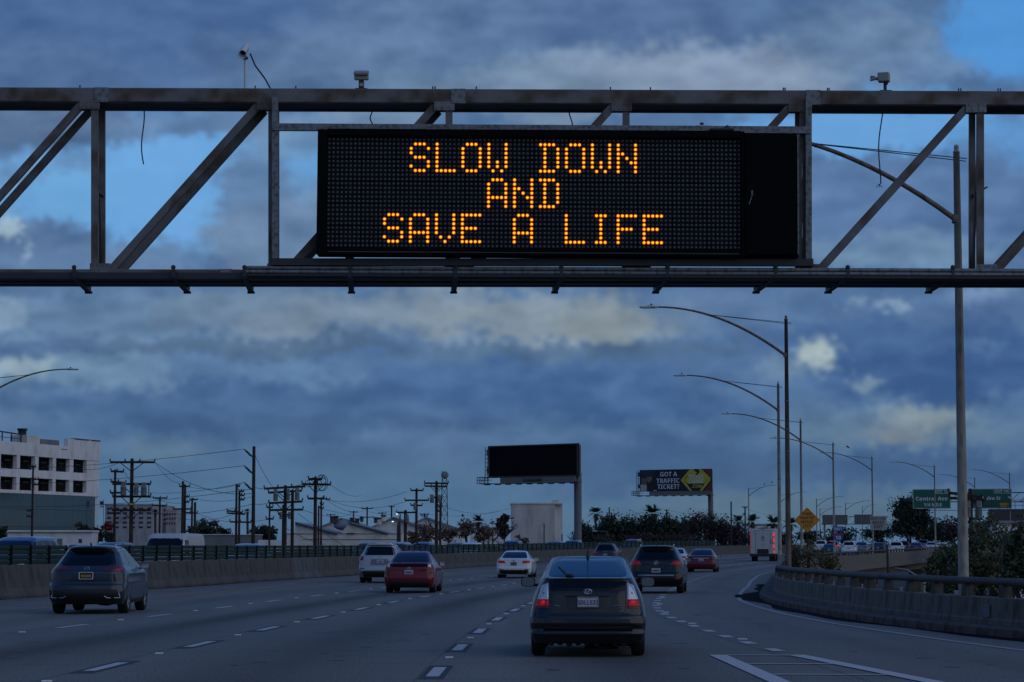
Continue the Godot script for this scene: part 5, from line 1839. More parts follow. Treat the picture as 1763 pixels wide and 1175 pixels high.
	twin(o, sp, "tail_lamp", M.lamp_red_dim, "rear", [V(0.48, 0.74), V(0.84, 0.74), V(0.84, 0.89), V(0.52, 0.86)], 0.014)
	one(o, sp, "black_bumper", M.car_trim, "rear", sym(0.7, 0.20, 0.72, 0.36), 0.016)
	# --- maroon sedan
	p = gnd(1209, 985.5)
	a = make_vehicle("maroon_sedan_car", "maroon sedan with a chrome bar across its boot, right of the black SUV", "car", "sedan", p, -0.14, M.paint_maroon, 1.47, 0.915, 4.86)
	o = a[0]
	sp = a[1]
	twin(o, sp, "tail_lamp", M.lamp_red, "rear", [V(0.50, 0.80), V(0.86, 0.80), V(0.85, 0.92), V(0.52, 0.92)], 0.014)
	one(o, sp, "chrome_bar", M.chrome, "rear", sym(0.48, 0.845, 0.48, 0.885), 0.022, 10, 2)
	one(o, sp, "black_bumper", M.car_trim, "rear", sym(0.55, 0.20, 0.5, 0.28), 0.016)
	licence_plate(o, Vector3(0, 0.755, rear_z(sp, 0, 0.755) + 0.014), "*7", M.plate_white, M.plate_ink)
	antenna_fin(o, Vector3(0, 1.45, -0.9), M.paint_maroon)
	build_step_van()

func build_step_van() -> void:
	var p := gnd(1315, 967)
	var v := thing("delivery_van", "boxy white delivery van with rows of red lamps down its rear corners", "van", p, -0.17)
	var st := mb()
	var W := 2.42
	soft_box(st, Vector3(0, 1.86, -2.3), Vector3(W, 2.42, 6.4), 0.08)
	part("body", st, M.van_white, v)
	st = mb()
	soft_box(st, Vector3(0, 3.0, -2.6), Vector3(W - 0.1, 0.12, 5.6), 0.05)
	part("roof", st, M.van_white, v)
	st = mb()
	ellipsoid(st, Vector3(0.0, 3.06, -0.5), Vector3(0.62, 0.14, 0.5))
	part("roof_vent", st, M.car_trim, v)
	st = mb()
	soft_box(st, Vector3(0, 1.9, 0.905), Vector3(1.36, 2.05, 0.02), 0.008)
	var door := part("rear_door", st, M.van_white, v)
	st = mb()
	soft_box(st, Vector3(0, 1.9, 0.908), Vector3(0.015, 2.0, 0.02), 0.003)
	for s in [-1, 1]:
		soft_box(st, Vector3(s * 0.69, 1.9, 0.906), Vector3(0.02, 2.1, 0.016), 0.003)
	soft_box(st, Vector3(0, 2.94, 0.906), Vector3(1.4, 0.02, 0.016), 0.003)
	part("door_seams", st, M.car_trim, door)
	st = mb()
	soft_box(st, Vector3(0, 0.95, 0.915), Vector3(1.08, 0.42, 0.04), 0.012)
	part("step_well", st, M.car_trim, v)
	st = mb()
	soft_box(st, Vector3(0, 0.58, 0.85), Vector3(W, 0.26, 0.5), 0.03)
	part("rear_bumper", st, M.car_trim, v)
	# emblem: a small blue swallow-tailed bird over a line of print
	st = mb()
	for s in [-1, 1]:
		prism(st, PackedVector2Array([Vector2(0, 2.18), Vector2(s * 0.22, 2.26), Vector2(s * 0.12, 2.14), Vector2(0, 2.08)]) if s > 0 else PackedVector2Array([Vector2(0, 2.08), Vector2(-0.12, 2.14), Vector2(-0.22, 2.26), Vector2(0, 2.18)]), 0.916, 0.922)
	soft_box(st, Vector3(0, 2.34, 0.918), Vector3(0.16, 0.12, 0.008), 0.003)
	soft_box(st, Vector3(0, 1.98, 0.918), Vector3(0.5, 0.045, 0.008), 0.003)
	soft_box(st, Vector3(0.02, 1.62, 0.918), Vector3(0.42, 0.03, 0.008), 0.003)
	part("emblem", st, M.paint_blue, door)
	st = mb()
	ring_ellipse(st, Vector3(0.84, 1.86, 0.915), 0.12, 0.17, 0.02)
	part("door_latch", st, M.car_trim, v)
	for s in [-1, 1]:
		for e in [[2.55, 0.36], [1.98, 0.34], [1.42, 0.28], [0.88, 0.17]]:
			st = mb()
			soft_box(st, Vector3(s * (1.03 if s > 0 else 1.09), e[0], 0.915), Vector3(0.12 if s > 0 else 0.07, e[1], 0.04), 0.015)
			part("tail_lamp", st, M.lamp_bright if s > 0 else M.lamp_red_on, v)
	st = mb()
	soft_box(st, Vector3(0, 2.98, 0.915), Vector3(0.3, 0.07, 0.03), 0.01)
	part("high_lamp", st, M.lamp_red_dim, v)
	for z in [0.0, -3.9]:
		for s in [-1, 1]:
			wheel(v, s * 0.98, z, 0.39, 0.26, 0.25)
			if z == 0.0:
				wheel(v, s * 0.68, z, 0.39, 0.26, 0.25)
	st = mb()
	soft_box(st, Vector3(0, 1.2, -5.9), Vector3(W * 0.9, 1.3, 1.1), 0.15)
	part("bonnet", st, M.van_white, v)
	st = mb()
	soft_box(st, Vector3(0, 2.3, -5.51), Vector3(W * 0.86, 0.8, 0.03), 0.01)
	part("windscreen", st, M.car_glass, v)

# vehicles of the opposite roadway, of which the roofs show over the glare screen, and of the far right lanes
func on_opposite(px: float, offset: float) -> Vector3:
	var d := 60.0
	while d < 400.0:
		if (tab("B", d) - offset) * F / d + 881.5 > px:
			break
		d += 0.25
	return on_deck(tab("B", d) - offset, d)

func build_far_traffic() -> void:
	var sets := [
		["pickup_car", "blue pickup facing this way over the glare screen at the far left, sunlit mirror", "suv", 62, 3.2, "paint_blue", 1.98, 1.0, 5.4],
		["oncoming_car", "red-roofed car behind the glare screen, above the grey crossover", "sedan", 150, 7.0, "paint_maroon", 1.70, 0.95, 4.7],
		["oncoming_car", "dark blue car behind the glare screen, right of the red-roofed one", "suv", 205, 7.0, "paint_navy", 1.80, 0.93, 4.7],
		["oncoming_car", "pale grey car behind the glare screen, right of the tall white van", "suv", 434, 3.2, "paint_silver", 1.76, 0.93, 4.6],
		["oncoming_car", "grey SUV whose roof shows over the glare screen, left above the silver SUV", "suv", 641, 6.0, "paint_grey", 1.84, 0.95, 4.7],
		["oncoming_car", "light SUV whose roof shows over the glare screen behind the silver SUV", "suv", 690, 3.2, "paint_silver", 1.86, 0.95, 4.8],
		["oncoming_car", "bluish car roof over the glare screen, right above the bright red hatchback", "suv", 732, 6.5, "paint_blue", 1.80, 0.93, 4.7],
		["oncoming_car", "low pale car roof over the glare screen under the brown-leaved trees", "suv", 790, 6.5, "paint_grey", 1.72, 0.93, 4.6],
		["oncoming_car", "white car roof over the glare screen under the brown-leaved trees", "suv", 815, 3.2, "paint_white", 1.76, 0.93, 4.6],
		["oncoming_car", "dark car over the glare screen above the white coupe", "suv", 886, 5.0, "paint_blue", 1.86, 0.95, 4.7],
		["oncoming_car", "silver car roof over the glare screen in front of the blank tan wall", "suv", 958, 5.0, "paint_grey", 1.74, 0.92, 4.6],
		["oncoming_car", "dark green-windowed car over the glare screen below the black billboard's post", "suv", 990, 3.2, "paint_blue", 1.84, 0.93, 4.7],
		["oncoming_car", "bluish car over the glare screen before the dark trees", "suv", 1092, 5.0, "paint_blue", 1.86, 0.95, 4.7],
	]
	for s in sets:
		var p := on_opposite(s[3], s[4])
		make_vehicle(s[0], s[1], "car", s[2], p, heading("B", -p.z) + PI, M[s[5]], s[6], s[7], s[8], "oncoming cars behind the median")
	# tall white van, facing this way
	var p := on_opposite(312, 3.4)
	var v := thing("panel_van", "tall white van facing this way behind the glare screen", "van", p, heading("B", -p.z) + PI, "oncoming cars behind the median")
	var sp := {"bow": 0.03, "wb": 3.3, "r": 0.36, "tw": 0.23, "w": 0.97, "lv": [[0.25, 0.93, 0.95, -4.2, 0.1, 0.1, 0.3], [0.5, 0.97, 1.0, -4.3, 0.1, 0.1, 0.4], [1.0, 0.98, 1.0, -4.1, 0.1, 0.1, 0.5], [1.15, 0.97, 1.0, -3.6, 0.1, 0.1, 0.4], [1.3, 0.95, 1.0, -3.25, 0.1, 0.1, 0.3], [1.95, 0.88, 1.0, -2.6, 0.12, 0.1, 0.25], [2.12, 0.84, 0.97, -2.4, 0.14, 0.1, 0.2], [2.18, 0.76, 0.92, -2.2, 0.14, 0.1, 0.2], [2.20, 0.6, 0.85, -2.1, 0.1, 0.1, 0.1]]}
	car_body(v, sp, M.van_white)
	one(v, sp, "windscreen", M.car_glass, "front", sym(0.86, 1.28, 0.78, 1.98))
	twin(v, sp, "side_window", M.car_glass, "side", [V(-2.9, 1.3), V(-2.0, 1.3), V(-2.0, 1.9), V(-2.5, 1.9)])
	twin(v, sp, "head_lamp", M.lamp_clear, "front", [V(0.6, 0.8), V(0.88, 0.8), V(0.88, 1.0), V(0.6, 1.0)])
	one(v, sp, "grille", M.car_trim, "front", sym(0.5, 0.6, 0.5, 0.95))
	# the crowd of cars on the right, seen over the curved parapet
	var far := [
		["white SUV far right on the curve, left of the pale sedan, dark glass", "suv", 1460, 287.0, "paint_white", 1.72, 0.94, 0, "plain"],
		["pale sedan far right between the white SUV and the square white sign's post", "sedan", 1481, 300.0, "paint_grey", 1.62, 0.92, 0, "plain"],
		["dark grey sedan far right below the square white sign", "sedan", 1510, 288.0, "paint_charcoal", 1.62, 0.93, 0, "plain"],
		["white SUV with a yellow plate far right, beside the dark tree", "suv", 1541, 280.0, "paint_white", 1.75, 0.95, 0, "gold"],
		["dark blue car behind the white SUV with the yellow plate", "suv", 1553, 305.0, "paint_navy", 1.75, 0.93, 0, "plain"],
		["red car far right, past the tall trunk of the dark tree", "sedan", 1575, 306.0, "paint_maroon", 1.6, 0.93, 0, "plain"],
		["dark car braking with three bright red lamps, behind the blue route marker", "suv", 1431, 302.0, "paint_black", 1.70, 0.93, 0, "brake"],
		["white SUV far right, left of the braking dark car", "suv", 1412, 318.0, "paint_white", 1.72, 0.93, 0, "plain"],
		["low grey car nearest the curved parapet, under the blue route marker", "sedan", 1426, 262.0, "paint_steel", 1.5, 0.92, 0, "plain"],
		["small grey van far right behind the red car", "suv", 1588, 350.0, "paint_grey", 1.9, 0.95, 0, "plain"],
		["white sedan far right, between the red car and the leaning pole's tree", "sedan", 1601, 335.0, "paint_white", 1.6, 0.92, 0, "plain"],
	]
	for s in far:
		var d: float = s[3]
		var x: float = (s[2] - 881.5) / F * d
		var q := on_deck(x, d)
		var a := make_vehicle("distant_car", s[0], "car", s[1], q, heading("R", d) + 0.08, M[s[4]], s[5], s[6], 4.6, "cars crowding the far right lanes")
		var k: float = a[1].k
		if s[1] == "suv":
			twin(a[0], a[1], "tail_lamp", M.lamp_bright if s[8] == "brake" else M.lamp_red, "rear", [V(0.6, 0.98 * k), V(0.88, 0.98 * k), V(0.87, 1.12 * k), V(0.68, 1.12 * k)], 0.014, 5, 3)
		else:
			twin(a[0], a[1], "tail_lamp", M.lamp_red, "rear", [V(0.5, 0.78 * k), V(0.85, 0.78 * k), V(0.84, 0.9 * k), V(0.55, 0.9 * k)], 0.014, 5, 3)
		if s[8] == "brake":
			one(a[0], a[1], "high_lamp", M.lamp_bright, "rear", sym(0.25, 1.56 * k, 0.25, 1.60 * k), 0.05)
		licence_plate(a[0], Vector3(0, 0.82 * k, rear_z(a[1], 0, 0.82 * k) + 0.014), "*6", M.plate_gold if s[8] == "gold" else M.plate_white, M.plate_ink)

# ---------------------------------------------------------------- street lamps
func street_lamp(label: String, px: float, d: float, top_py: float, dir: float, pole_m: Material, arm := 6.1, base_y := -99.0, group := "curved-arm street lamps along the freeway") -> Node3D:
	var top := at(px, top_py, d)
	if base_y < -50.0:
		base_y = deck(top.x, d) - 0.6
	var H := top.y - base_y
	var o := thing("street_lamp", label, "street lamp", Vector3(top.x, base_y, -d), 0.0, group)
	var st := mb()
	lathe(st, [[0.0, 0.0], [0.145, 0.0], [0.125, 0.3], [0.072, H - 0.12], [0.078, H - 0.12], [0.078, H - 0.09], [0.05, H - 0.06], [0.06, H], [0.045, H + 0.05], [0.0, H + 0.07]], 14)
	part("pole", st, pole_m, o)
	st = mb()
	var ya := H - 1.6
	var pts := []
	var rs := []
	for i in 15:
		var t := i / 14.0
		pts.append(Vector3(dir * (0.06 + (arm - 0.75) * t), ya + 2.02 * (1.0 - pow(1.0 - t, 2.0)), 0.0))
		rs.append(lerpf(0.062, 0.036, t))
	tube(st, pts, rs, 8)
	soft_box(st, Vector3(dir * 0.05, ya, 0), Vector3(0.14, 0.2, 0.16), 0.02)
	part("arm", st, M.lamp_arm, o)
	st = mb()
	var e: Vector3 = pts[8]
	for s in [-1.0, 1.0]:
		rod(st, Vector3(-dir * 0.22, H - 0.28 + 0.02 * s, 0.06 * s), e + Vector3(0, 0.03, 0.02 * s), 0.011, 4)
	soft_box(st, e, Vector3(0.1, 0.09, 0.09), 0.02)
	part("tie_rod", st, M.dark_steel, o)
	var tip: Vector3 = pts[14]
	st = mb()
	ellipsoid(st, tip + Vector3(dir * 0.22, 0.01, 0), Vector3(0.30, 0.075, 0.15), Basis(), 8, 12)
	soft_box(st, tip + Vector3(dir * 0.48, 0.0, 0), Vector3(0.52, 0.07, 0.26), 0.03)
	var lum := part("luminaire", st, M.luminaire, o)
	st = mb()
	soft_box(st, tip + Vector3(dir * 0.46, -0.045, 0), Vector3(0.40, 0.03, 0.2), 0.01)
	part("lamp_lens", st, M.lens, lum)
	st = mb()
	lathe(st, [[0.03, 0.07], [0.045, 0.09], [0.045, 0.13], [0.0, 0.15]], 8, tip + Vector3(dir * 0.24, 0, 0))
	part("photocell", st, M.dark_steel, lum)
	if label.contains("brown"):
		st = mb()
		for y in [0.52, 0.60, 0.70]:
			lathe(st, [[0.135 - 0.06 * y, H * y - 0.02], [0.145 - 0.06 * y, H * y - 0.02], [0.145 - 0.06 * y, H * y + 0.02], [0.135 - 0.06 * y, H * y + 0.02]], 12)
		part("bands", st, M.galvanised, o)
	return o

func build_lamps() -> void:
	street_lamp("tall grey street lamp at right whose arm runs behind the message sign's right edge", 1647, 51.0, 254, -1.0, M.lamp_pole)
	street_lamp("brown banded street lamp pole, its arm the highest one clear of the gantry", 1353.5, 97.0, 546, -1.0, M.lamp_pole_dark)
	street_lamp("grey street lamp whose pole stands just left of the brown banded pole", 1340, 136.0, 659, -1.0, M.lamp_pole)
	street_lamp("street lamp behind the orange diamond sign, third curved arm down", 1378.5, 180.0, 722, -1.0, M.lamp_pole)
	street_lamp("street lamp carrying the blue route marker on its pole", 1434.5, 226.0, 762, -1.0, M.lamp_pole)
	street_lamp("street lamp carrying the square white exit sign on its pole", 1501.5, 270.0, 786, -1.0, M.lamp_pole)
	street_lamp("street lamp in front of the green quarter-mile guide sign", 1609, 315.0, 801, -1.0, M.lamp_pole)
	street_lamp("distant street lamp between the two green guide signs", 1678.5, 381.0, 822, -1.0, M.lamp_pole, 6.1, -1.0)
	street_lamp("distant street lamp over the right green guide sign", 1738.5, 345.0, 814, -1.0, M.lamp_pole, 6.1, -1.0)
	street_lamp("street lamp reaching in from the left edge over the pale building", -42, 141.0, 648, 1.0, M.lamp_pole, 6.2)
	street_lamp("street lamp with two perched birds, arm pointing right, above the delivery van", 1289, 440.0, 840, 1.0, M.lamp_pole, 5.2, -3.0)
	street_lamp("right-pointing street lamp half hidden by the brown banded pole", 1344, 470.0, 851, 1.0, M.lamp_pole, 5.4, -3.0)
	street_lamp("right-pointing street lamp just left of the lamp with the route marker", 1406, 480.0, 859, 1.0, M.lamp_pole, 5.6, -3.0)
	street_lamp("lower right-pointing street lamp beside the orange diamond sign", 1412, 560.0, 876, 1.0, M.lamp_pole, 5.4, -3.0)
	street_lamp("right-pointing street lamp over the grey backs of the guide signs", 1456, 520.0, 866, 1.0, M.lamp_pole, 5.6, -3.0)
	street_lamp("small right-pointing street lamp left of the square white exit sign", 1485, 600.0, 872, 1.0, M.lamp_pole, 3.4, -3.0)
	# a short road lamp below the bridge
	var base := at(1592, 1003, 96.0)
	var o := thing("low_street_lamp", "pale lamp arm of a lower street seen through the gap under the bridge", "street lamp", Vector3(base.x, TERRAIN, base.z))
	var st := mb()
	var h := base.y - TERRAIN
	var q0 := at(1541, 979, 96.0) - o.position
	var q1 := at(1562, 982, 96.0) - o.position
	var q2 := at(1580, 993, 96.0) - o.position
	var q3 := at(1592, 1003, 96.0) - o.position
	tube(st, [q0, q1, q2, q3], [0.035, 0.045, 0.05, 0.055], 8)
	part("arm", st, M.galvanised, o)
	st = mb()
	lathe(st, [[0.09, 0.0], [0.055, h]], 10)
	part("pole", st, M.lamp_pole, o)
	# birds
	for b in [[1316, 835, 440.0, "left one of two small dark birds perched on the lamp arm"], [1329, 831.5, 440.0, "right one of two small dark birds perched on the lamp arm"]]:
		var p := at(b[0], b[1], b[2])
		var bd := thing("perched_bird", b[3], "bird", p)
		st = mb()
		ellipsoid(st, Vector3(0, 0.06, 0), Vector3(0.14, 0.1, 0.1), Basis(Vector3.BACK, 0.6), 6, 8)
		ellipsoid(st, Vector3(0.1, 0.2, 0), Vector3.ONE * 0.07, Basis(), 6, 8)
		soft_box(st, Vector3(-0.14, -0.04, 0), Vector3(0.16, 0.03, 0.05), 0.01, Basis(Vector3.BACK, 0.6))
		part("body", st, M.black_post, bd)
	var fb := thing("flying_bird", "small dark bird flying in the sky right of the curved lamp arms", "bird", at(1460, 770, 160.0))
	st = mb()
	ellipsoid(st, Vector3.ZERO, Vector3(0.11, 0.05, 0.05), Basis(Vector3.BACK, -0.3), 6, 8)
	part("body", st, M.black_post, fb)
	st = mb()
	prism(st, PackedVector2Array([Vector2(-0.03, 0.02), Vector2(0.06, 0.02), Vector2(-0.16, 0.15)]), -0.01, 0.01)
	prism(st, PackedVector2Array([Vector2(0.0, -0.02), Vector2(0.1, 0.0), Vector2(0.13, -0.12)]), -0.01, 0.01)
	part("wings", st, M.black_post, fb)

# ---------------------------------------------------------------- road signs
func facing(p: Vector3) -> float:
	return atan2(-p.x, -p.z)

func build_signs() -> void:
	var st: SurfaceTool
	# orange diamond
	var d := 120.0
	var p := at(1390, 896, d)
	var o := thing("diamond_sign", "orange diamond road sign telling through traffic to merge left", "road sign", Vector3(p.x, deck(p.x, d) - 3.0, p.z), facing(p) + 0.0)
	var c := p.y - o.position.y
	var h := 21.6 / 4000.0 * d
	st = mb()
	var out := PackedVector2Array()
	for k in 4:
		var a := PI / 2 * k
		for e in [-0.05, 0.05]:
			var v := Vector2(cos(a), sin(a)) * h * 0.97
			out.append(v + Vector2(-sin(a), cos(a)) * h * e)
	prism(st, out, -0.01, 0.01, Transform3D(Basis(), Vector3(0, c, 0)))
	var plate := part("sign_plate", st, M.sign_orange, o)
	st = mb()
	for k in 4:
		var a := PI / 2 * k
		var v0 := Vector3(cos(a), sin(a), 0) * h * 0.90
		var v1 := Vector3(cos(a + PI / 2), sin(a + PI / 2), 0) * h * 0.90
		bar(st, Vector3(0, c, 0.012) + v0, Vector3(0, c, 0.012) + v1, 0.004, 0.022, Vector3.BACK)
	part("border", st, M.sign_black, plate)
	var i := 0
	for t in ["THRU", "TRAFFIC", "MERGE", "LEFT"]:
		lettering("lettering", t, 0.145, M.sign_black, plate, Transform3D(Basis(), Vector3(0, c + 0.315 - i * 0.205, 0.014)), 0.004, true, 0.95)
		i += 1
	st = mb()
	soft_box(st, Vector3(0, (c) / 2, -0.06), Vector3(0.1, c + 0.5, 0.1), 0.01)
	part("post", st, M.pole_wood, o)
	# blue route marker on the lamp
	d = 224.0
	p = at(1443.5, 921, d)
	o = thing("route_marker", "blue and red east 10 route marker on a lamp pole above the far cars", "road sign", p, facing(p))
	var s := 4000.0 / d
	st = mb()
	soft_box(st, Vector3(0, 9.6 / s, 0), Vector3(16.5 / s, 9.0 / s, 0.02), 0.006)
	part("direction_plate", st, M.sign_blue, o)
	lettering("lettering", "EAST", 4.6 / s, M.sign_white, o, Transform3D(Basis(), Vector3(0, 9.6 / s, 0.014)), 0.004, true, 0.95)
	st = mb()
	var shield := PackedVector2Array([Vector2(-8.6, -1), Vector2(-8.0, -6), Vector2(-5.5, -9.5), Vector2(0, -12), Vector2(5.5, -9.5), Vector2(8.0, -6), Vector2(8.6, -1)])
	for k in shield.size():
		shield[k] = shield[k] / s
	prism(st, shield, -0.01, 0.01)
	part("shield", st, M.sign_blue, o)
	st = mb()
	prism(st, PackedVector2Array([Vector2(-8.6 / s, -0.7 / s), Vector2(8.6 / s, -0.7 / s), Vector2(8.2 / s, 3.2 / s), Vector2(0, 2.2 / s), Vector2(-8.2 / s, 3.2 / s)]), -0.01, 0.012)
	part("shield_top", st, M.sign_red, o)
	lettering("lettering", "10", 6.0 / s, M.sign_white, o, Transform3D(Basis(), Vector3(0, -5.4 / s, 0.014)), 0.004, true, 1.05)
	st = mb()
	soft_box(st, Vector3(-8.2 / s, 0, -0.05), Vector3(0.1, 1.2, 0.05), 0.01)
	part("bracket", st, M.dark_steel, o)
	# white regulatory sign
	d = 268.5
	p = at(1512.5, 901, d)
	s = 4000.0 / d
	o = thing("exit_sign", "square off-white sign reading right lane must exit on a lamp pole", "road sign", p, facing(p))
	st = mb()
	soft_box(st, Vector3.ZERO, Vector3(28 / s, 24 / s, 0.03), 0.008)
	plate = part("sign_plate", st, M.beige_sign, o)
	lettering("lettering", "RIGHT LANE", 4.0 / s, M.sign_black, plate, Transform3D(Basis(), Vector3(0, 7.6 / s, 0.018)), 0.004, true, 0.8)
	lettering("lettering", "MUST", 5.6 / s, M.sign_black, plate, Transform3D(Basis(), Vector3(0, 0.6 / s, 0.018)), 0.004, true, 0.95)
	lettering("lettering", "EXIT", 5.6 / s, M.sign_black, plate, Transform3D(Basis(), Vector3(0, -6.6 / s, 0.018)), 0.004, true, 0.95)
	# sign bridge seen from behind
	d = 420.0
	s = 4000.0 / d
	p = at(1480, 940, d)
	o = thing("sign_bridge", "far sign bridge showing the grey backs of two guide signs", "sign bridge", Vector3(p.x, 0.0, p.z), facing(p))
	var yy := func(py): return at(1480, py, d).y
	for e in [[1439.0, 43.0, 895.5, 17.0], [1488.0, 32.0, 895.0, 17.0]]:
		st = mb()
		soft_box(st, Vector3((e[0] - 1480) / s, yy.call(e[2]), 0), Vector3(e[1] / s, e[3] / s, 0.12), 0.02)
		var back := part("sign_back", st, M.sign_back, o)
		st = mb()
		for k in 4:
			soft_box(st, Vector3((e[0] - 1480 + (k - 1.5) * e[1] * 0.25) / s, yy.call(e[2]), 0.09), Vector3(0.09, e[3] / s * 1.05, 0.06), 0.01)
		part("stiffener", st, M.galvanised, back)
	st = mb()
	var b0 := Vector3((1416.0 - 1480) / s, yy.call(890), -0.2)
	var b1 := Vector3((1530.0 - 1480) / s, yy.call(890), -0.2)
	var lo := Vector3(0, -13.0 / s, 0)
	bar(st, b0, b1, 0.12, 0.12)
	bar(st, b0 + lo, b1 + lo, 0.12, 0.12)
	for k in 9:
		var a0 := b0.lerp(b1, k / 9.0)
		var a1 := b0.lerp(b1, (k + 1) / 9.0)
		bar(st, a0 + lo, a1, 0.07, 0.07)
	part("truss", st, M.galvanised, o)
	for x in [1421.0, 1441.0]:
		st = mb()
		soft_box(st, Vector3((x - 1480) / s, yy.call(890) / 2 - 1.5, -0.4), Vector3(0.35, yy.call(890) + 3.0, 0.35), 0.03)
		part("column", st, M.galvanised, o)
	# green guide signs on their bridge
	d = 340.0
	s = 4000.0 / d
	p = at(1655, 940, d)
	o = thing("guide_sign_bridge", "steel sign bridge that carries the two green guide signs at far right", "sign bridge", Vector3(p.x, 0.0, p.z), facing(p))
	yy = func(py): return at(1655, py, d).y
	st = mb()
	for e in [848.0, 864.0]:
		bar(st, Vector3(-86 / s, yy.call(e), -0.35), Vector3(125 / s, yy.call(e + 1.0), -0.35), 0.16, 0.14)
	for k in 12:
		bar(st, Vector3((-86 + k * 17.0) / s, yy.call(864), -0.35), Vector3((-69 + k * 17.0) / s, yy.call(848), -0.35), 0.08, 0.08)
	bar(st, Vector3(-70 / s, yy.call(879), 0.3), Vector3(125 / s, yy.call(880), 0.3), 0.5, 0.07)
	part("truss", st, M.dark_steel, o)
	for x in [118.0]:
		st = mb()
		soft_box(st, Vector3(x / s, yy.call(850) / 2 - 2.5, -0.35), Vector3(0.4, yy.call(850) + 5.0, 0.4), 0.03)
		part("column", st, M.dark_steel, o)
	st = mb()
	for k in 7:
		rod(st, Vector3((40 + k * 13.0) / s, yy.call(880), 0.5), Vector3((40 + k * 13.0) / s, yy.call(862), 0.5), 0.04, 5)
	for e in [862.0, 871.0]:
		bar(st, Vector3(38 / s, yy.call(e), 0.5), Vector3(125 / s, yy.call(e), 0.5), 0.07, 0.07)
	part("walkway_rail", st, M.dark_steel, o)
	var signs := [[1604.5, 859.5, 64.0, 33.5, "green guide sign for Central Ave, a quarter mile ahead", "Central Ave", "1/4 MILE", "EXIT 15A"], [1705.0, 859.0, 73.0, 34.0, "green guide sign for San Pedro St with an arrow and a yellow panel", "San Pedro St", "", "EXIT 14C"]]
	for e in signs:
		p = at(e[0], e[1], d - 0.6)
		var g := thing("guide_sign", e[4], "guide sign", p, facing(p), "green guide signs")
		st = mb()
		soft_box(st, Vector3.ZERO, Vector3(e[2] / s, e[3] / s, 0.06), 0.02)
		plate = part("sign_plate", st, M.sign_green, g)
		st = mb()
		var w: float = e[2] / s
		var hh: float = e[3] / s
		for sgn in [-1, 1]:
			soft_box(st, Vector3(0, sgn * (hh / 2 - 0.06), 0.034), Vector3(w - 0.1, 0.05, 0.01), 0.002)
			soft_box(st, Vector3(sgn * (w / 2 - 0.06), 0, 0.034), Vector3(0.05, hh - 0.1, 0.01), 0.002)
		soft_box(st, Vector3(w * 0.29, hh * 0.27, 0.034), Vector3(w * 0.40, 0.05, 0.01), 0.002)
		soft_box(st, Vector3(w * 0.10, hh * 0.38, 0.034), Vector3(0.05, hh * 0.2, 0.01), 0.002)
		part("border", st, M.sign_white, plate)
		lettering("lettering", e[7], 4.4 / s, M.sign_white, plate, Transform3D(Basis(), Vector3(w * 0.29, hh * 0.375, 0.036)), 0.01, true, 0.95)
		if e[6] != "":
			lettering("lettering", e[5], 6.2 / s, M.sign_white, plate, Transform3D(Basis(), Vector3(0, 0.02, 0.036)), 0.01, true, 1.12)
			lettering("lettering", e[6], 5.6 / s, M.sign_white, plate, Transform3D(Basis(), Vector3(w * 0.03, -hh * 0.3, 0.036)), 0.01, true, 0.95)
		else:
			lettering("lettering", e[5], 6.2 / s, M.sign_white, plate, Transform3D(Basis(), Vector3(-w * 0.09, 0.02, 0.036)), 0.01, true, 0.95)
			st = mb()
			var ac := Vector3(w * 0.43, 0.02, 0.036)
			bar(st, ac + Vector3(-0.22, -0.22, 0), ac + Vector3(0.2, 0.2, 0), 0.01, 0.13, Vector3.BACK)
			prism(st, PackedVector2Array([Vector2(0.26, 0.26), Vector2(-0.12, 0.26), Vector2(0.26, -0.12)]), 0.03, 0.042, Transform3D(Basis(), Vector3(ac.x, ac.y, 0)))
			part("arrow", st, M.sign_white, plate)
			st = mb()
			soft_box(st, Vector3(w * 0.32, -hh * 0.32, 0.036), Vector3(w * 0.2, hh * 0.2, 0.02), 0.004)
			part("yellow_panel", st, M.sign_orange, plate)
		st = mb()
		for k in [-0.3, 0.2]:
			soft_box(st, Vector3(k * w, -hh / 2 + 0.02, 0.35), Vector3(0.75, 0.12, 0.3), 0.03)
		part("sign_light", st, M.luminaire, g)

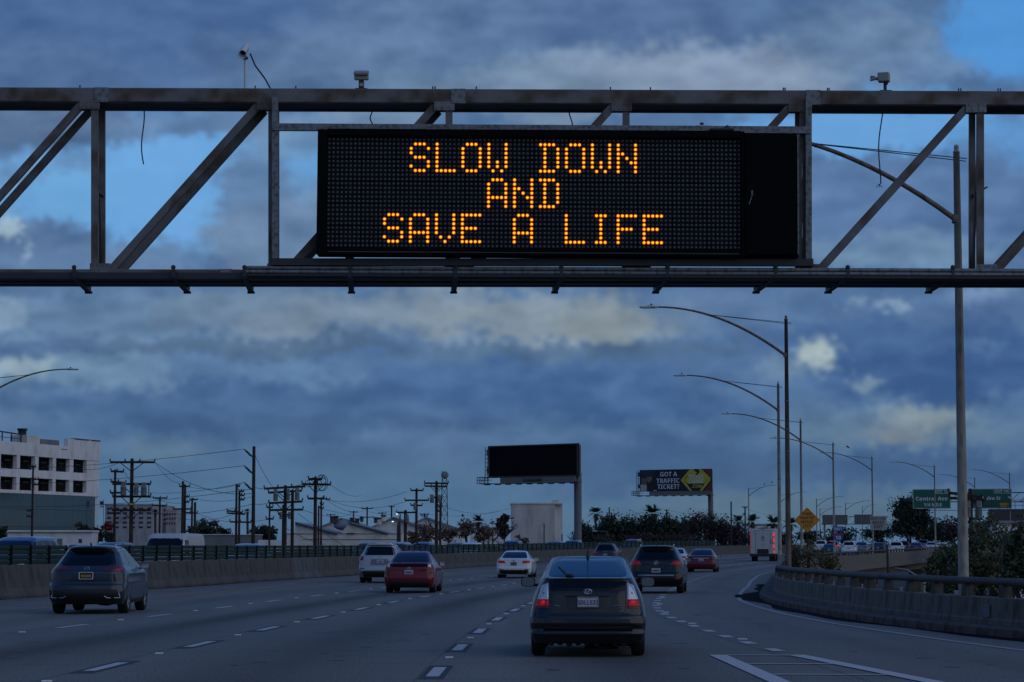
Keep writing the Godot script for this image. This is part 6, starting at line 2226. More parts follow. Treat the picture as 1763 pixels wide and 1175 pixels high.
# ---------------------------------------------------------------- billboards
func build_billboards() -> void:
	var st: SurfaceTool
	# --- black board: left end further away
	var L := at(846, 797, 310.0)
	var Rr := at(1000.5, 794, 301.0)
	var ax := Vector3(Rr.x - L.x, 0, Rr.z - L.z)
	var W := ax.length()
	var turn := -atan2(ax.z, ax.x)
	var o := thing("black_billboard", "large blank black billboard on a thick grey post above the tan wall", "billboard", Vector3(Rr.x - 0.7, TERRAIN, Rr.z), turn)
	var cy := L.y - TERRAIN + 0.05
	var H := 56.0 / 4000.0 * 305.0
	st = mb()
	soft_box(st, Vector3(-W / 2 + 0.6, cy, 0.1), Vector3(W, H, 0.35), 0.05)
	part("board", st, M.billboard_black, o)
	st = mb()
	for s in [-1, 1]:
		soft_box(st, Vector3(-W / 2 + 0.6, cy + s * (H / 2 - 0.1), 0.30), Vector3(W, 0.2, 0.12), 0.03)
		soft_box(st, Vector3(-W / 2 + 0.6 + s * (W / 2 - 0.1), cy, 0.30), Vector3(0.2, H, 0.12), 0.03)
	part("frame", st, M.dark_steel, o)
	billboard_works(o, W, cy, H, M.billboard_skirt)
	st = mb()
	soft_box(st, Vector3(-W * 0.45, cy - H / 2 - 0.36, 0.56), Vector3(3.0, 0.34, 0.06), 0.02)
	var nb := part("name_board", st, M.dark_steel, o)
	st = mb()
	soft_box(st, Vector3(-W * 0.47, cy - H / 2 - 0.36, 0.6), Vector3(2.2, 0.12, 0.02), 0.005)
	part("name_strip", st, M.billboard_steel, nb)
	# --- advert board
	L = at(1103, 829, 446.0)
	Rr = at(1227, 827, 438.0)
	ax = Vector3(Rr.x - L.x, 0, Rr.z - L.z)
	W = ax.length()
	turn = -atan2(ax.z, ax.x)
	o = thing("advert_billboard", "dark advertising billboard about traffic tickets with a yellow diamond, on a grey post", "billboard", Vector3(Rr.x - 0.6, TERRAIN, Rr.z), turn)
	cy = L.y - TERRAIN + 0.05
	H = 37.5 / 4000.0 * 442.0
	st = mb()
	soft_box(st, Vector3(-W / 2 + 0.6, cy, 0.1), Vector3(W, H, 0.3), 0.04)
	var bd := part("board", st, M.ad_navy, o)
	billboard_works(o, W, cy, H, M.billboard_skirt)
	var X := func(u): return 0.6 - W + u * W      # u from 0 at the left edge
	var Y := func(v): return cy + H / 2 - v * H
	var z := 0.255
	var t := [["GOT A", 0.405, 0.22], ["TRAFFIC", 0.40, 0.52], ["TICKET?", 0.405, 0.79]]
	for e in t:
		lettering("lettering", e[0], H * 0.205, M.ad_white, bd, Transform3D(Basis(), Vector3(X.call(e[1]), Y.call(e[2]), z)), 0.02, true, 1.06)
	var poly := func(called: String, pts: Array, m: Material, zz: float):
		var s := mb()
		var q := PackedVector2Array()
		for e in pts:
			q.append(Vector2(X.call(e[0]), Y.call(e[1])))
		prism(s, q, zz - 0.01, zz + 0.004)
		part(called, s, m, bd)
	poly.call("yellow_diamond", [[0.575, 0.5], [0.70, 0.01], [0.865, 0.01], [0.985, 0.42], [0.98, 0.55], [0.87, 0.99], [0.835, 0.99], [0.945, 0.48], [0.94, 0.46], [0.895, 0.30], [0.66, 0.30], [0.62, 0.5], [0.73, 0.99], [0.70, 0.99]], M.ad_yellow, z)
	poly.call("diamond_face", [[0.625, 0.5], [0.68, 0.29], [0.90, 0.29], [0.94, 0.48], [0.90, 0.66], [0.67, 0.66]], M.ad_yellow, z + 0.003)
	poly.call("road_emblem", [[0.755, 0.01], [0.82, 0.01], [0.84, 0.14], [0.80, 0.28], [0.78, 0.28], [0.80, 0.14], [0.765, 0.1]], M.ad_navy, z + 0.008)
	poly.call("red_corner", [[0.895, 0.01], [0.995, 0.01], [0.995, 0.36], [0.96, 0.28]], M.ad_red, z)
	poly.call("red_corner", [[0.995, 0.62], [0.995, 0.99], [0.90, 0.99]], M.ad_red, z)
	lettering("lettering", "TICKET", H * 0.165, M.ad_white, bd, Transform3D(Basis(), Vector3(X.call(0.787), Y.call(0.365), z + 0.012)), 0.02, true, 1.0)
	lettering("lettering", "CLINIC", H * 0.165, M.ad_white, bd, Transform3D(Basis(), Vector3(X.call(0.79), Y.call(0.57), z + 0.012)), 0.02, true, 1.0)
	lettering("lettering", ".COM", H * 0.15, M.ad_yellow, bd, Transform3D(Basis(), Vector3(X.call(0.795), Y.call(0.79), z + 0.012)), 0.02, true, 1.0)
	# the printed figure at the left: cap, face, pale cup and bag
	poly.call("printed_cap", [[0.015, 0.04], [0.20, 0.03], [0.21, 0.12], [0.18, 0.30], [0.04, 0.36], [0.015, 0.2]], M.ad_cap, z)
	poly.call("printed_face", [[0.10, 0.30], [0.17, 0.28], [0.175, 0.42], [0.165, 0.52], [0.13, 0.60], [0.10, 0.52]], M.ad_skin, z)
	poly.call("printed_cup", [[0.025, 0.38], [0.095, 0.38], [0.10, 0.66], [0.025, 0.66]], M.sign_back, z + 0.002)
	poly.call("printed_cup", [[0.012, 0.68], [0.10, 0.68], [0.10, 0.99], [0.012, 0.99]], M.ad_cup, z + 0.002)
	poly.call("printed_badge", [[0.195, 0.94], [0.24, 0.94], [0.24, 0.97], [0.195, 0.97]], M.ad_white, z)

func billboard_works(o: Node3D, W: float, cy: float, H: float, skirt: Material) -> void:
	var st := mb()
	var y0 := cy - H / 2
	soft_box(st, Vector3(-W / 2 + 0.6 + W * 0.06, y0 - 0.36, 0.35), Vector3(W * 0.84, 0.7, 0.14), 0.03)
	part("skirt", st, skirt, o)
	st = mb()
	soft_box(st, Vector3(-W / 2 + 0.6, y0 - 0.8, 0.7), Vector3(W + 1.2, 0.1, 0.9), 0.02)
	for k in 9:
		soft_box(st, Vector3(-W + 0.9 + k * W / 8.4, y0 - 0.9, 0.9), Vector3(0.7, 0.14, 0.5), 0.04)
	part("catwalk", st, M.dark_steel, o)
	st = mb()
	var xl := -W + 0.6
	for e in [0.0, -0.9, -1.25]:
		for zz in [0.3, 1.1]:
			rod(st, Vector3(xl + e, y0 - 0.8, zz), Vector3(xl + e, y0 + 0.15, zz), 0.05, 5)
	for y in [-0.75, -0.3, 0.1]:
		rod(st, Vector3(xl - 1.3, y0 + y, 1.1), Vector3(xl + 1.2, y0 + y, 1.1), 0.045, 5)
		rod(st, Vector3(xl - 1.3, y0 + y, 0.3), Vector3(xl, y0 + y, 0.3), 0.045, 5)
	part("catwalk_rail", st, M.billboard_steel, o)
	st = mb()
	for e in [-0.55, -0.95]:
		rod(st, Vector3(xl + e, y0 - 0.8, -0.2), Vector3(xl + e + 0.1, cy + H / 2 - 0.1, -0.2), 0.05, 5)
	for k in 8:
		rod(st, Vector3(xl - 0.5, y0 + k * H / 8.2, -0.2), Vector3(xl - 0.95, y0 + k * H / 8.2, -0.2), 0.04, 4)
	for k in 2:
		soft_box(st, Vector3(xl - 0.4, y0 + H * (0.25 + 0.55 * k), -0.25), Vector3(0.5, 0.8, 0.25), 0.05)
	part("ladder", st, M.billboard_steel, o)
	st = mb()
	lathe(st, [[0.5, 0.0], [0.5, y0 + 0.4], [0.0, y0 + 0.4]], 20, Vector3(0.0, 0, -0.45))
	for k in 3:
		lathe(st, [[0.5, y0 * (0.45 + 0.2 * k) - 0.03], [0.52, y0 * (0.45 + 0.2 * k)], [0.5, y0 * (0.45 + 0.2 * k) + 0.03]], 20, Vector3(0.0, 0, -0.45))
	part("post", st, M.billboard_post, o)
	st = mb()
	soft_box(st, Vector3(-W / 2 + 0.6, cy - H * 0.3, -0.35), Vector3(W * 0.95, 0.4, 0.3), 0.03)
	soft_box(st, Vector3(-W / 2 + 0.6, cy + H * 0.3, -0.35), Vector3(W * 0.95, 0.4, 0.3), 0.03)
	soft_box(st, Vector3(0, cy - 0.2, -0.45), Vector3(0.7, H, 0.6), 0.05)
	part("back_frame", st, M.billboard_steel, o)

# ---------------------------------------------------------------- utility poles and wires
# arms: [py of the arm, px left, px right, py at right end]
func utility_pole(label: String, px: float, top_py: float, d: float, r: float, arms: Array, trans := [], stay := true) -> Node3D:
	var top := at(px, top_py, d)
	var o := thing("utility_pole", label, "utility pole", Vector3(top.x, TERRAIN, top.z), 0.0, "wooden utility poles beyond the median")
	var H := top.y - TERRAIN
	r *= 0.74
	var st := mb()
	lathe(st, [[r * 1.25, 0.0], [r * 1.1, H * 0.5], [r * 0.85, H - 0.06], [r * 0.6, H], [0.0, H + 0.02]], 10)
	part("pole", st, M.pole_wood, o)
	var s := F / d
	for a in arms:
		var p: Vector3 = at(a[1], a[0], d) - o.position
		var q: Vector3 = at(a[2], a[3] if a.size() > 3 else a[0], d) - o.position
		p.z += r + 0.06
		q.z += r + 0.06
		st = mb()
		bar(st, p, q, 0.10, 0.13)
		var arm := part("crossarm", st, M.pole_wood, o)
		st = mb()
		var n := maxi(2, int(p.distance_to(q) / 0.75))
		for k in n + 1:
			var e := p.lerp(q, float(k) / n)
			lathe(st, [[0.02, 0.05], [0.05, 0.09], [0.035, 0.14], [0.05, 0.17], [0.0, 0.22]], 6, e)
		part("insulators", st, M.insulator, arm).set_meta("kind", "stuff")
		if stay and absf(p.x) > 0.5 and absf(q.x) > 0.5:
			st = mb()
			rod(st, p * Vector3(0.55, 1, 1), Vector3(0, p.y - 0.55, r), 0.025, 4)
			rod(st, q * Vector3(0.55, 1, 1), Vector3(0, q.y - 0.55, r), 0.025, 4)
			part("brace", st, M.dark_steel, arm)
	for t in trans:
		var c: Vector3 = at(t[0], t[1], d) - o.position
		c.z += r + 0.3
		var w: float = t[2] / s / 2
		var hh: float = t[3] / s / 2
		st = mb()
		lathe(st, [[0.0, -hh], [w * 0.9, -hh], [w, -hh + 0.05], [w, hh - 0.06], [w * 1.06, hh - 0.05], [w * 0.9, hh], [0.0, hh + 0.05]], 14, c)
		for k in 3:
			lathe(st, [[0.05, hh], [0.07, hh + 0.1], [0.04, hh + 0.24]], 6, c + Vector3((k - 1) * w * 0.5, 0, 0))
		part("transformer", st, M.transformer_grey, o)
	return o

func wire_set(called: String, label: String, spans: Array) -> void:
	var o := thing(called, label, "wires")
	for w in spans:
		var a := at(w[0], w[1], w[2])
		var b := at(w[3], w[4], w[5])
		var st := mb()
		var pts := []
		for i in 11:
			var t := i / 10.0
			pts.append(a.lerp(b, t) - Vector3.UP * 4.0 * t * (1.0 - t) * (w[6] if w.size() > 6 else 0.4) * 0.6)
		tube(st, pts, [0.014], 4, false)
		part("wire", st, M.wire, o)

func build_utilities() -> void:
	var o: Node3D
	o = utility_pole("thick wooden pole with three grey transformers and four crossarms, a yellow band low down", 227, 790, 135.0, 0.16, [[796.5, 190, 267, 796.5], [834, 194, 260, 834], [855.5, 194, 260, 855.5], [879, 193, 260, 879]], [[214, 846, 10, 15], [236, 846, 8, 14], [249, 846, 10, 15]])
	var st := mb()
	var y := at(227, 869, 135.0).y - TERRAIN
	lathe(st, [[0.175, y - 0.05], [0.178, y - 0.05], [0.178, y + 0.05], [0.175, y + 0.05]], 10)
	part("yellow_band", st, M.tag_yellow, o)
	st = mb()
	rod(st, at(257, 835, 135.0) - o.position + Vector3(0, 0, 0.25), at(257, 855, 135.0) - o.position + Vector3(0, 0, 0.25), 0.03, 5)
	part("hanger", st, M.dark_steel, o)
	utility_pole("thin pole left of the transformer pole with three short arms", 198, 809, 150.0, 0.12, [[812, 191, 213, 813], [830, 191, 217, 832], [849, 190, 209, 849], [884, 186, 208, 884]], [], false)
	o = utility_pole("tall dark pole with side insulators, highest pole in the middle left", 437, 769, 130.0, 0.14, [])
	st = mb()
	for e in [772.5, 801.0, 830.0]:
		var p := at(437, e + 18, 130.0) - o.position
		var q := at(420, e + 1, 130.0) - o.position
		rod(st, p, q, 0.03, 5)
		for k in 4:
			ellipsoid(st, p.lerp(q, 0.35 + 0.14 * k), Vector3(0.09, 0.05, 0.09), Basis(), 5, 8)
	part("side_insulators", st, M.insulator, o)
	utility_pole("left one of a pair of close poles behind the white van", 314.5, 829, 190.0, 0.15, [[838, 309, 327, 838], [877, 298, 329, 877]], [], false)
	utility_pole("right one of a pair of close poles, with a small frame of arms", 318.5, 835, 192.0, 0.14, [[856, 319, 326, 856], [865, 319, 326, 865], [883, 316, 340, 884]], [], false)
	utility_pole("short pole right of the close pair", 330.5, 858, 230.0, 0.15, [[861, 327, 340, 861]], [], false)
	utility_pole("stubby dark pole beside the round dark trees", 335.5, 865, 210.0, 0.17, [])
	utility_pole("pole with a wide upper arm among the pale grey buildings", 275, 857, 200.0, 0.13, [[858, 264, 288, 858], [871, 262, 287, 871]], [], false)
	utility_pole("slim pole left of the tall dark pole, arms low on it", 407, 835, 175.0, 0.13, [[838, 407, 413, 838], [880, 391, 418, 883], [884, 391, 422, 886], [899, 396, 432, 900]], [], false)
	utility_pole("dark slim pole with three short arms beside the tall dark pole", 412, 846, 180.0, 0.13, [[846, 411, 420, 847], [853, 411, 421, 854], [861, 411, 421, 861]], [], false)
	utility_pole("transformer pole with tilted crossarms, left leg of the twin transformer poles", 491, 836, 138.0, 0.15, [[842, 455, 526, 838], [849, 462, 520, 845.5], [867, 463, 521, 864], [879, 464, 522, 878]], [[475.5, 857, 8, 13], [497, 856, 6, 13], [512.5, 855, 8, 14]])
	utility_pole("right leg of the twin transformer poles", 503.5, 847, 138.5, 0.14, [])
	utility_pole("thin pole at the left end of the tilted crossarms", 464, 866, 160.0, 0.09, [[874, 459, 470, 874], [894, 458, 471, 894]], [], false)
	utility_pole("pole behind the twin transformer poles with small transformers", 487, 870, 175.0, 0.11, [[886, 479, 502, 887]], [[484, 891, 5, 7], [499, 891, 5, 7]], false)
	o = utility_pole("dark pole topped by a tangle of looped leads before the white warehouse", 543, 822, 140.0, 0.15, [[825.5, 531, 555, 826], [834, 520, 569.5, 835], [859, 530, 558, 859]])
	st = mb()
	for k in 4:
		var c := at(533 + k * 7, 833 - (k % 2) * 4, 140.0) - o.position
		ring_ellipse(st, c + Vector3(0, 0, 0.25), 0.26, 0.2, 0.02)
	for k in 2:
		var c := at(553 + k * 3, 832, 140.0) - o.position
		ring_ellipse(st, c + Vector3(0, 0, 0.25), 0.3, 0.48, 0.02)
	part("looped_leads", st, M.wire, o)
	utility_pole("brown slim pole right of the tangle-topped pole, forked top", 553, 857, 200.0, 0.12, [[859, 556, 568, 861], [869, 551, 557, 869], [876, 551, 557, 876]], [], false)
	utility_pole("plain pole between the tangle-topped pole and the brown slim pole", 548.5, 871, 215.0, 0.12, [])
	utility_pole("small far pole with upturned arm ends above the second warehouse gable", 632, 873, 330.0, 0.16, [[876, 622, 642, 876], [891, 622, 643, 891]], [], false)
	utility_pole("small far pole over the valley between warehouse gables", 608.5, 880, 360.0, 0.16, [[882, 601, 616, 882]], [], false)
	utility_pole("small far pole left over the warehouse roof", 569, 886, 380.0, 0.15, [[887, 562, 577, 887]], [], false)
	utility_pole("narrow far pole left of the lit wall lamp", 674, 871, 340.0, 0.17, [[873, 670, 679, 873]], [], false)
	utility_pole("far pole with a flat arm behind the warehouse vents", 658, 882, 400.0, 0.15, [[884, 651, 665, 884]], [], false)
	utility_pole("short thick pole with a box, in front of the warehouse's right end", 698, 879, 190.0, 0.2, [[883, 683, 716, 883]], [[701, 896, 7, 9]], false)
	utility_pole("pole with a flat-topped crown of arms left of the lattice tower", 717, 842, 185.0, 0.15, [[845, 707, 729, 845], [862, 697, 738, 862], [870.5, 707, 727, 871]], [[714.5, 875, 5, 8]], false)
	utility_pole("brown pole with double crossarms in front of the lattice tower", 751.5, 829, 180.0, 0.17, [[832.5, 731, 772, 833], [837.5, 731, 770, 838], [857, 741, 760, 857]], [[744, 862, 7, 9], [756, 862, 6, 8]])
	utility_pole("dark pole tight against the brown double-armed pole", 758, 856, 200.0, 0.14, [[873, 751, 758, 873], [881, 751, 758, 881]], [], false)
	utility_pole("far thin pole among the brown-leaved trees", 731, 885, 300.0, 0.15, [[886, 723, 738, 886], [889, 725, 737, 889]], [], false)
	utility_pole("far slim pole in front of the office glass at left", 56.5, 802, 200.0, 0.13, [[804, 49, 62, 804], [826, 55, 66, 826], [835, 55, 66, 835], [880, 46, 57, 880], [890, 46, 57, 890]], [], false)
	utility_pole("thin dark pole between dark trees, right of the black billboard's post", 1049, 874, 380.0, 0.17, [])
	utility_pole("small pole with a flat top arm above the dark trees under the advert billboard", 1148, 878, 420.0, 0.2, [[879, 1144, 1152, 879]], [], false)
	utility_pole("bare slim pole right of the advert billboard's post", 1259, 864, 300.0, 0.14, [[897, 1256, 1262, 897]], [], false)
	utility_pole("pole with two short arms beside the lamp with perched birds", 1283, 873, 320.0, 0.15, [[874, 1278, 1287, 874], [886, 1279, 1284, 886]], [], false)
	utility_pole("pole with two large pale transformers standing in the right-hand foliage", 1671, 842, 105.0, 0.15, [[849, 1632, 1690, 857], [858, 1634, 1696, 862], [864, 1658, 1692, 866]], [[1664, 882, 11, 20], [1683, 884, 11, 24]], false)
	wire_set("upper_wires", "long wires running left from the tall dark pole past the office block", [[-40, 808, 190, 422, 773.5, 130, 0.5], [-40, 834, 190, 422, 802, 130, 0.5], [230, 846, 190, 422, 831, 130, 0.6], [-40, 870, 190, 437, 842, 132, 0.8], [230, 878, 190, 437, 868, 132, 0.8]])
	wire_set("middle_wires", "wires strung between the transformer poles and the tangle-topped pole", [[437, 868, 132, 462, 866, 138, 0.1], [437, 840, 132, 520, 834, 140, 0.3], [267, 797, 135, 318, 831, 190, 0.8], [213, 812, 150, 267, 858, 200, 0.9], [267, 797, 135, 437, 850, 132, 1.0], [205, 797, 135, 120, 802, 180, 0.6], [437, 780, 130, 478, 849, 150, 0.4], [320, 838, 190, 407, 836, 175, 0.4], [329, 858, 190, 437, 855, 160, 0.5], [260, 856, 135, 330, 861, 230, 0.6], [260, 880, 135, 407, 884, 175, 0.9], [330, 880, 200, 464, 894, 160, 0.9]])
	wire_set("right_wires", "wires falling away right of the tangle-topped pole over the warehouses", [[569, 835, 140, 622, 853, 260, 0.6], [558, 859, 150, 632, 876, 330, 1.2], [556, 860, 200, 700, 847, 185, 0.8], [568, 862, 200, 707, 861, 185, 1.1], [622, 876, 330, 717, 880, 200, 0.9], [642, 876, 330, 697, 880, 300, 0.5], [738, 862, 185, 860, 879, 300, 1.2], [522, 879, 138, 608, 883, 300, 0.8], [556, 877, 200, 690, 890, 330, 0.7], [738, 886, 300, 890, 872, 330, 1.2]])
	wire_set("guy_wire", "single thick guy wire slanting down in front of the white warehouse", [[512, 884, 139, 592, 941, 132, 0.05], [485, 905, 150, 560, 938, 150, 0.3]])
	wire_set("far_wires", "thin far wires right of the advert billboard", [[1148, 879, 420, 1259, 884, 300, 0.6], [1259, 887, 300, 1283, 887, 320, 0.1], [1283, 875, 320, 1340, 886, 400, 0.6], [1262, 897, 300, 1340, 905, 400, 0.6]])
	# lattice radio tower with a round dish
	var base := at(765, 940, 330.0)
	o = thing("radio_tower", "slim lattice radio tower with a round dish on top, behind the wooden poles", "tower", Vector3(base.x, TERRAIN, base.z))
	var H := at(765, 825, 330.0).y - TERRAIN
	st = mb()
	for k in 14:
		var y0 := H * k / 14.0
		var y1 := H * (k + 1) / 14.0
		var w0 := lerpf(0.75, 0.32, k / 14.0)
		var w1 := lerpf(0.75, 0.32, (k + 1) / 14.0)
		for s in [-1, 1]:
			for zz in [-1, 1]:
				rod(st, Vector3(s * w0, y0, zz * w0), Vector3(s * w1, y1, zz * w1), 0.045, 4)
		rod(st, Vector3(-w0, y0, w0), Vector3(w1, y1, w1), 0.03, 4)
		rod(st, Vector3(w0, y0, w0), Vector3(-w1, y1, w1), 0.03, 4)
		rod(st, Vector3(-w1, y1, w1), Vector3(w1, y1, w1), 0.03, 4)
		rod(st, Vector3(w0, y0, -w0), Vector3(-w1, y1, -w1), 0.03, 4)
	part("lattice", st, M.dark_steel, o)
	st = mb()
	lathe(st, [[0.0, 0.12], [0.3, 0.1], [0.5, 0.03], [0.54, -0.06], [0.5, -0.08], [0.0, -0.1]], 18, Vector3(0.05, H + 0.55, 0.35), Basis(Vector3.RIGHT, PI / 2 - 0.1))
	part("dish", st, M.transformer_grey, o)
	st = mb()
	rod(st, Vector3(-0.4, H * 0.9, 0), Vector3(-0.35, H + 1.2, 0), 0.04, 5)
	rod(st, Vector3(0.05, H, 0.1), Vector3(0.05, H + 0.5, 0.1), 0.06, 5)
	part("mast", st, M.dark_steel, o)
	# lit wall lamps on a pole by the warehouse
	for e in [[683.5, 885.5, "upper one of two small lit lamps by the warehouse's right end", 688.0], [676, 898.5, "lower one of two small lit lamps by the warehouse's right end", 684.5]]:
		var p := at(e[0], e[1], 240.0)
		var foot := at(e[3], 940, 240.0)
		o = thing("yard_lamp", e[2], "lamp", Vector3(foot.x, TERRAIN, foot.z), 0.0, "lit yard lamps")
		st = mb()
		lathe(st, [[0.14, 0.0], [0.10, p.y - TERRAIN]], 8)
		rod(st, Vector3(0, p.y - TERRAIN, 0), p - o.position + Vector3(0, 0.06, 0), 0.05, 5)
		part("pole", st, M.dark_steel, o)
		st = mb()
		soft_box(st, p - o.position, Vector3(0.2, 0.09, 0.16), 0.03)
		part("lit_head", st, M.lamp_white_on, o)
		var l := OmniLight3D.new()
		l.name = "lamp_glow"
		l.light_color = Color(0.85, 0.93, 1.0)
		l.light_energy = 0.15
		l.omni_range = 60.0
		l.omni_attenuation = 2.0
		l.light_size = 0.12
		l.shadow_enabled = true
		l.position = p - o.position + Vector3(0, -0.1, 0.12)
		o.add_child(l)
	# plain yard lights
	for e in [[932, 902, 300.0, 937, "grey yard light in front of the blank tan wall", -1], [1000, 915, 330.0, 1046, "pale lamp arm low among the dark trees right of the black billboard's post", -1]]:
		var p := at(e[0], e[1], e[2])
		var foot := at(e[3], 940, e[2])
		o = thing("yard_light", e[4], "lamp", Vector3(foot.x, TERRAIN, foot.z))
		st = mb()
		var hh := p.y - TERRAIN
		lathe(st, [[0.13, 0.0], [0.09, hh]], 8)
		var tip := p - o.position
		tip = Vector3(maxf(tip.x, -1.6), tip.y, 0)
		rod(st, Vector3(0, hh - 0.05, 0), tip, 0.05, 5)
		part("pole", st, M.sign_back, o)
		st = mb()
		soft_box(st, tip + Vector3(-0.2, 0.0, 0), Vector3(0.7, 0.14, 0.3), 0.05)
		part("head", st, M.luminaire, o)

# ---------------------------------------------------------------- buildings
func wall_box(o: Node3D, called: String, m: Material, c: Vector3, s: Vector3, r := 0.03) -> MeshInstance3D:
	var st := mb()
	soft_box(st, c, s, r)
	return part(called, st, m, o)

func build_office() -> void:
	# long facade seen obliquely, running away to the right
	var A := Vector3(-77.0, EYE, -350.0)
	var o := thing("office_building", "white concrete office block at left, two rows of dark openings over a teal glass wall", "building", A, 1.262)
	var sx := func(px): # distance along the facade for a picture column
		var lo := -30.0
		var hi := 60.0
		for i in 40:
			var m := (lo + hi) / 2
			var X := -77.0 + 0.304 * m
			var d := 350.0 + 0.952 * m
			if 881.5 + F * X / d < px:
				lo = m
			else:
				hi = m
		return lo
	var s0: float = -28.0
	var s1: float = sx.call(172)
	var ground := TERRAIN - EYE
	var bays := []
	for e in [[-57, -31], [-27, -2], [2, 29.5], [35, 61], [67, 91.5], [97, 120.5], [127, 150]]:
		bays.append([sx.call(e[0]), sx.call(e[1])])
	var rows := [[11.65, 13.75], [8.45, 10.4]]
	var band := func(y0: float, y1: float, a: float, b: float, z := 0.0, dep := 0.75):
		wall_box(o, "wall", M.white_wall, Vector3((a + b) / 2, (y0 + y1) / 2, z - dep / 2), Vector3(b - a, y1 - y0, dep))
	band.call(13.75, 15.75, s0, sx.call(116))
	band.call(10.4, 11.65, s0, s1, -0.02)
	band.call(7.95, 8.45, s0, s1, 0.03)
	band.call(ground, 7.9, sx.call(158), s1, -0.3)
	# tower at the right end
	band.call(13.75, 17.0, sx.call(116), s1, 0.06)
	for e in [[127, 152], [156, 171]]:
		wall_box(o, "coping", M.roof_edge, Vector3((sx.call(e[0]) + sx.call(e[1])) / 2, 17.05, -0.6), Vector3(sx.call(e[1]) - sx.call(e[0]), 0.16, 1.6))
	wall_box(o, "rust_stain", M.rust, Vector3(sx.call(117), 14.9, 0.002), Vector3(0.25, 0.7, 0.02), 0.004)
	wall_box(o, "rust_stain", M.rust, Vector3(sx.call(110), 15.2, 0.002), Vector3(2.2, 0.12, 0.02), 0.004)
	var edges := [s0]
	for b in bays:
		edges.append(b[0])
		edges.append(b[1])
	edges.append(s1)
	for r in rows:
		for i in range(0, edges.size(), 2):
			wall_box(o, "pier", M.white_wall, Vector3((edges[i] + edges[i + 1]) / 2, (r[0] + r[1]) / 2, -0.39), Vector3(edges[i + 1] - edges[i], r[1] - r[0], 0.72))
		for b in bays:
			var st := mb()
			var w: float = b[1] - b[0]
			soft_box(st, Vector3(b[0] + w * 0.8, r[0] + 1.35, -1.2), Vector3(w * 0.4, 0.25, 0.3), 0.03)
			part("duct", st, M.dark_steel, o)
	# side return at the right end and the mass behind
	wall_box(o, "mass", M.white_wall, Vector3((s0 + s1) / 2, (7.9 + ground) / 2, -8.0), Vector3(s1 - s0 - 0.1, 7.9 - ground, 12.0))
	# open parking floors behind the openings
	for e in [[7.92, 8.3], [10.5, 11.4], [13.85, 14.4]]:
		wall_box(o, "floor_slab", M.bare_concrete, Vector3((s0 + s1) / 2, (e[0] + e[1]) / 2, -8.08), Vector3(s1 - s0 - 0.3, e[1] - e[0], 14.5))
	wall_box(o, "rear_wall", M.white_wall, Vector3((s0 + s1) / 2, 11.2, -15.5), Vector3(s1 - s0 - 0.1, 6.4, 0.4))
	for x in [s0 + 0.2, s1 - 0.2]:
		wall_box(o, "end_wall", M.white_wall, Vector3(x, 11.2, -8.1), Vector3(0.35, 6.4, 14.3))
	for i in 6:
		wall_box(o, "inner_column", M.bare_concrete, Vector3(lerpf(s0, s1, (i + 0.5) / 6.0), 11.2, -8.0), Vector3(0.6, 6.3, 0.6))
	# glass wall of panes between mullions
	var cols := [sx.call(-60), sx.call(-28), sx.call(1), sx.call(33.5), sx.call(65), sx.call(96), sx.call(125.5), sx.call(154), sx.call(163)]
	var ys := [ground, -3.0, 0.0, 2.9, 5.6, 7.9]
	for j in ys.size() - 1:
		for i in cols.size() - 1:
			wall_box(o, "pane", M.teal_glass, Vector3((cols[i] + cols[i + 1]) / 2, (ys[j] + ys[j + 1]) / 2, 0.10), Vector3(cols[i + 1] - cols[i] - 0.10, ys[j + 1] - ys[j] - 0.08, 0.06), 0.01)
	for c in cols:
		wall_box(o, "mullion", M.mullion, Vector3(c, (7.9 + ground) / 2, 0.08), Vector3(0.12, 7.9 - ground, 0.16), 0.02)
	for y in ys:
		wall_box(o, "transom", M.mullion, Vector3((cols[0] + cols[-1]) / 2, y, 0.06), Vector3(cols[-1] - cols[0], 0.07, 0.12), 0.02)
	# roof works
	wall_box(o, "plant_room", M.grey_wall, Vector3(sx.call(-6), 17.0, -5.0), Vector3(sx.call(12) - sx.call(-25), 4.2, 5.0))
	wall_box(o, "vent_box", M.cream_wall, Vector3(sx.call(72), 16.3, -3.0), Vector3(4.0, 1.6, 3.0))
	wall_box(o, "screen_roof", M.grey_wall, Vector3(sx.call(100), 16.1, -3.5), Vector3(6.0, 1.2, 4.0))
	var st := mb()
	for p in [13, 28, 44, 60]:
		bar(st, Vector3(sx.call(p), 15.7, -2.5), Vector3(sx.call(p), 17.4, -2.5), 0.14, 0.14, Vector3.BACK)
	bar(st, Vector3(sx.call(-10), 17.6, -2.5), Vector3(sx.call(88), 17.0, -2.5), 0.16, 0.2)
	bar(st, Vector3(sx.call(12), 16.6, -2.5), Vector3(sx.call(60), 16.5, -2.5), 0.08, 0.08)
	lathe(st, [[0.0, 17.2], [0.55, 17.2], [0.65, 17.5], [0.65, 17.9], [0.8, 17.9], [0.8, 18.2], [0.0, 18.25]], 12, Vector3(sx.call(67), 0, -3.0))
	part("roof_frame", st, M.dark_steel, o)
	# flag on a short pole at the far corner
	var fp := at(173.5, 872, 378.0)
	var fl := thing("flag", "small limp red white and blue flag at the white office block's right corner", "flag", fp)
	st = mb()
	rod(st, Vector3(0.4, -6.0, 0), Vector3(0.4, 1.1, 0), 0.05, 5)
	part("flag_pole", st, M.galvanised, fl)
	for e in [["canton", 0.55, 0.5, M.ad_cap], ["stripe", 0.25, 0.12, M.ad_red], ["stripe", 0.1, 0.12, M.sign_white], ["stripe", -0.05, 0.12, M.ad_red], ["stripe", -0.2, 0.12, M.sign_white]]:
		wall_box(fl, e[0], e[3], Vector3(0.08, e[1], 0), Vector3(0.55, e[2], 0.05), 0.01)

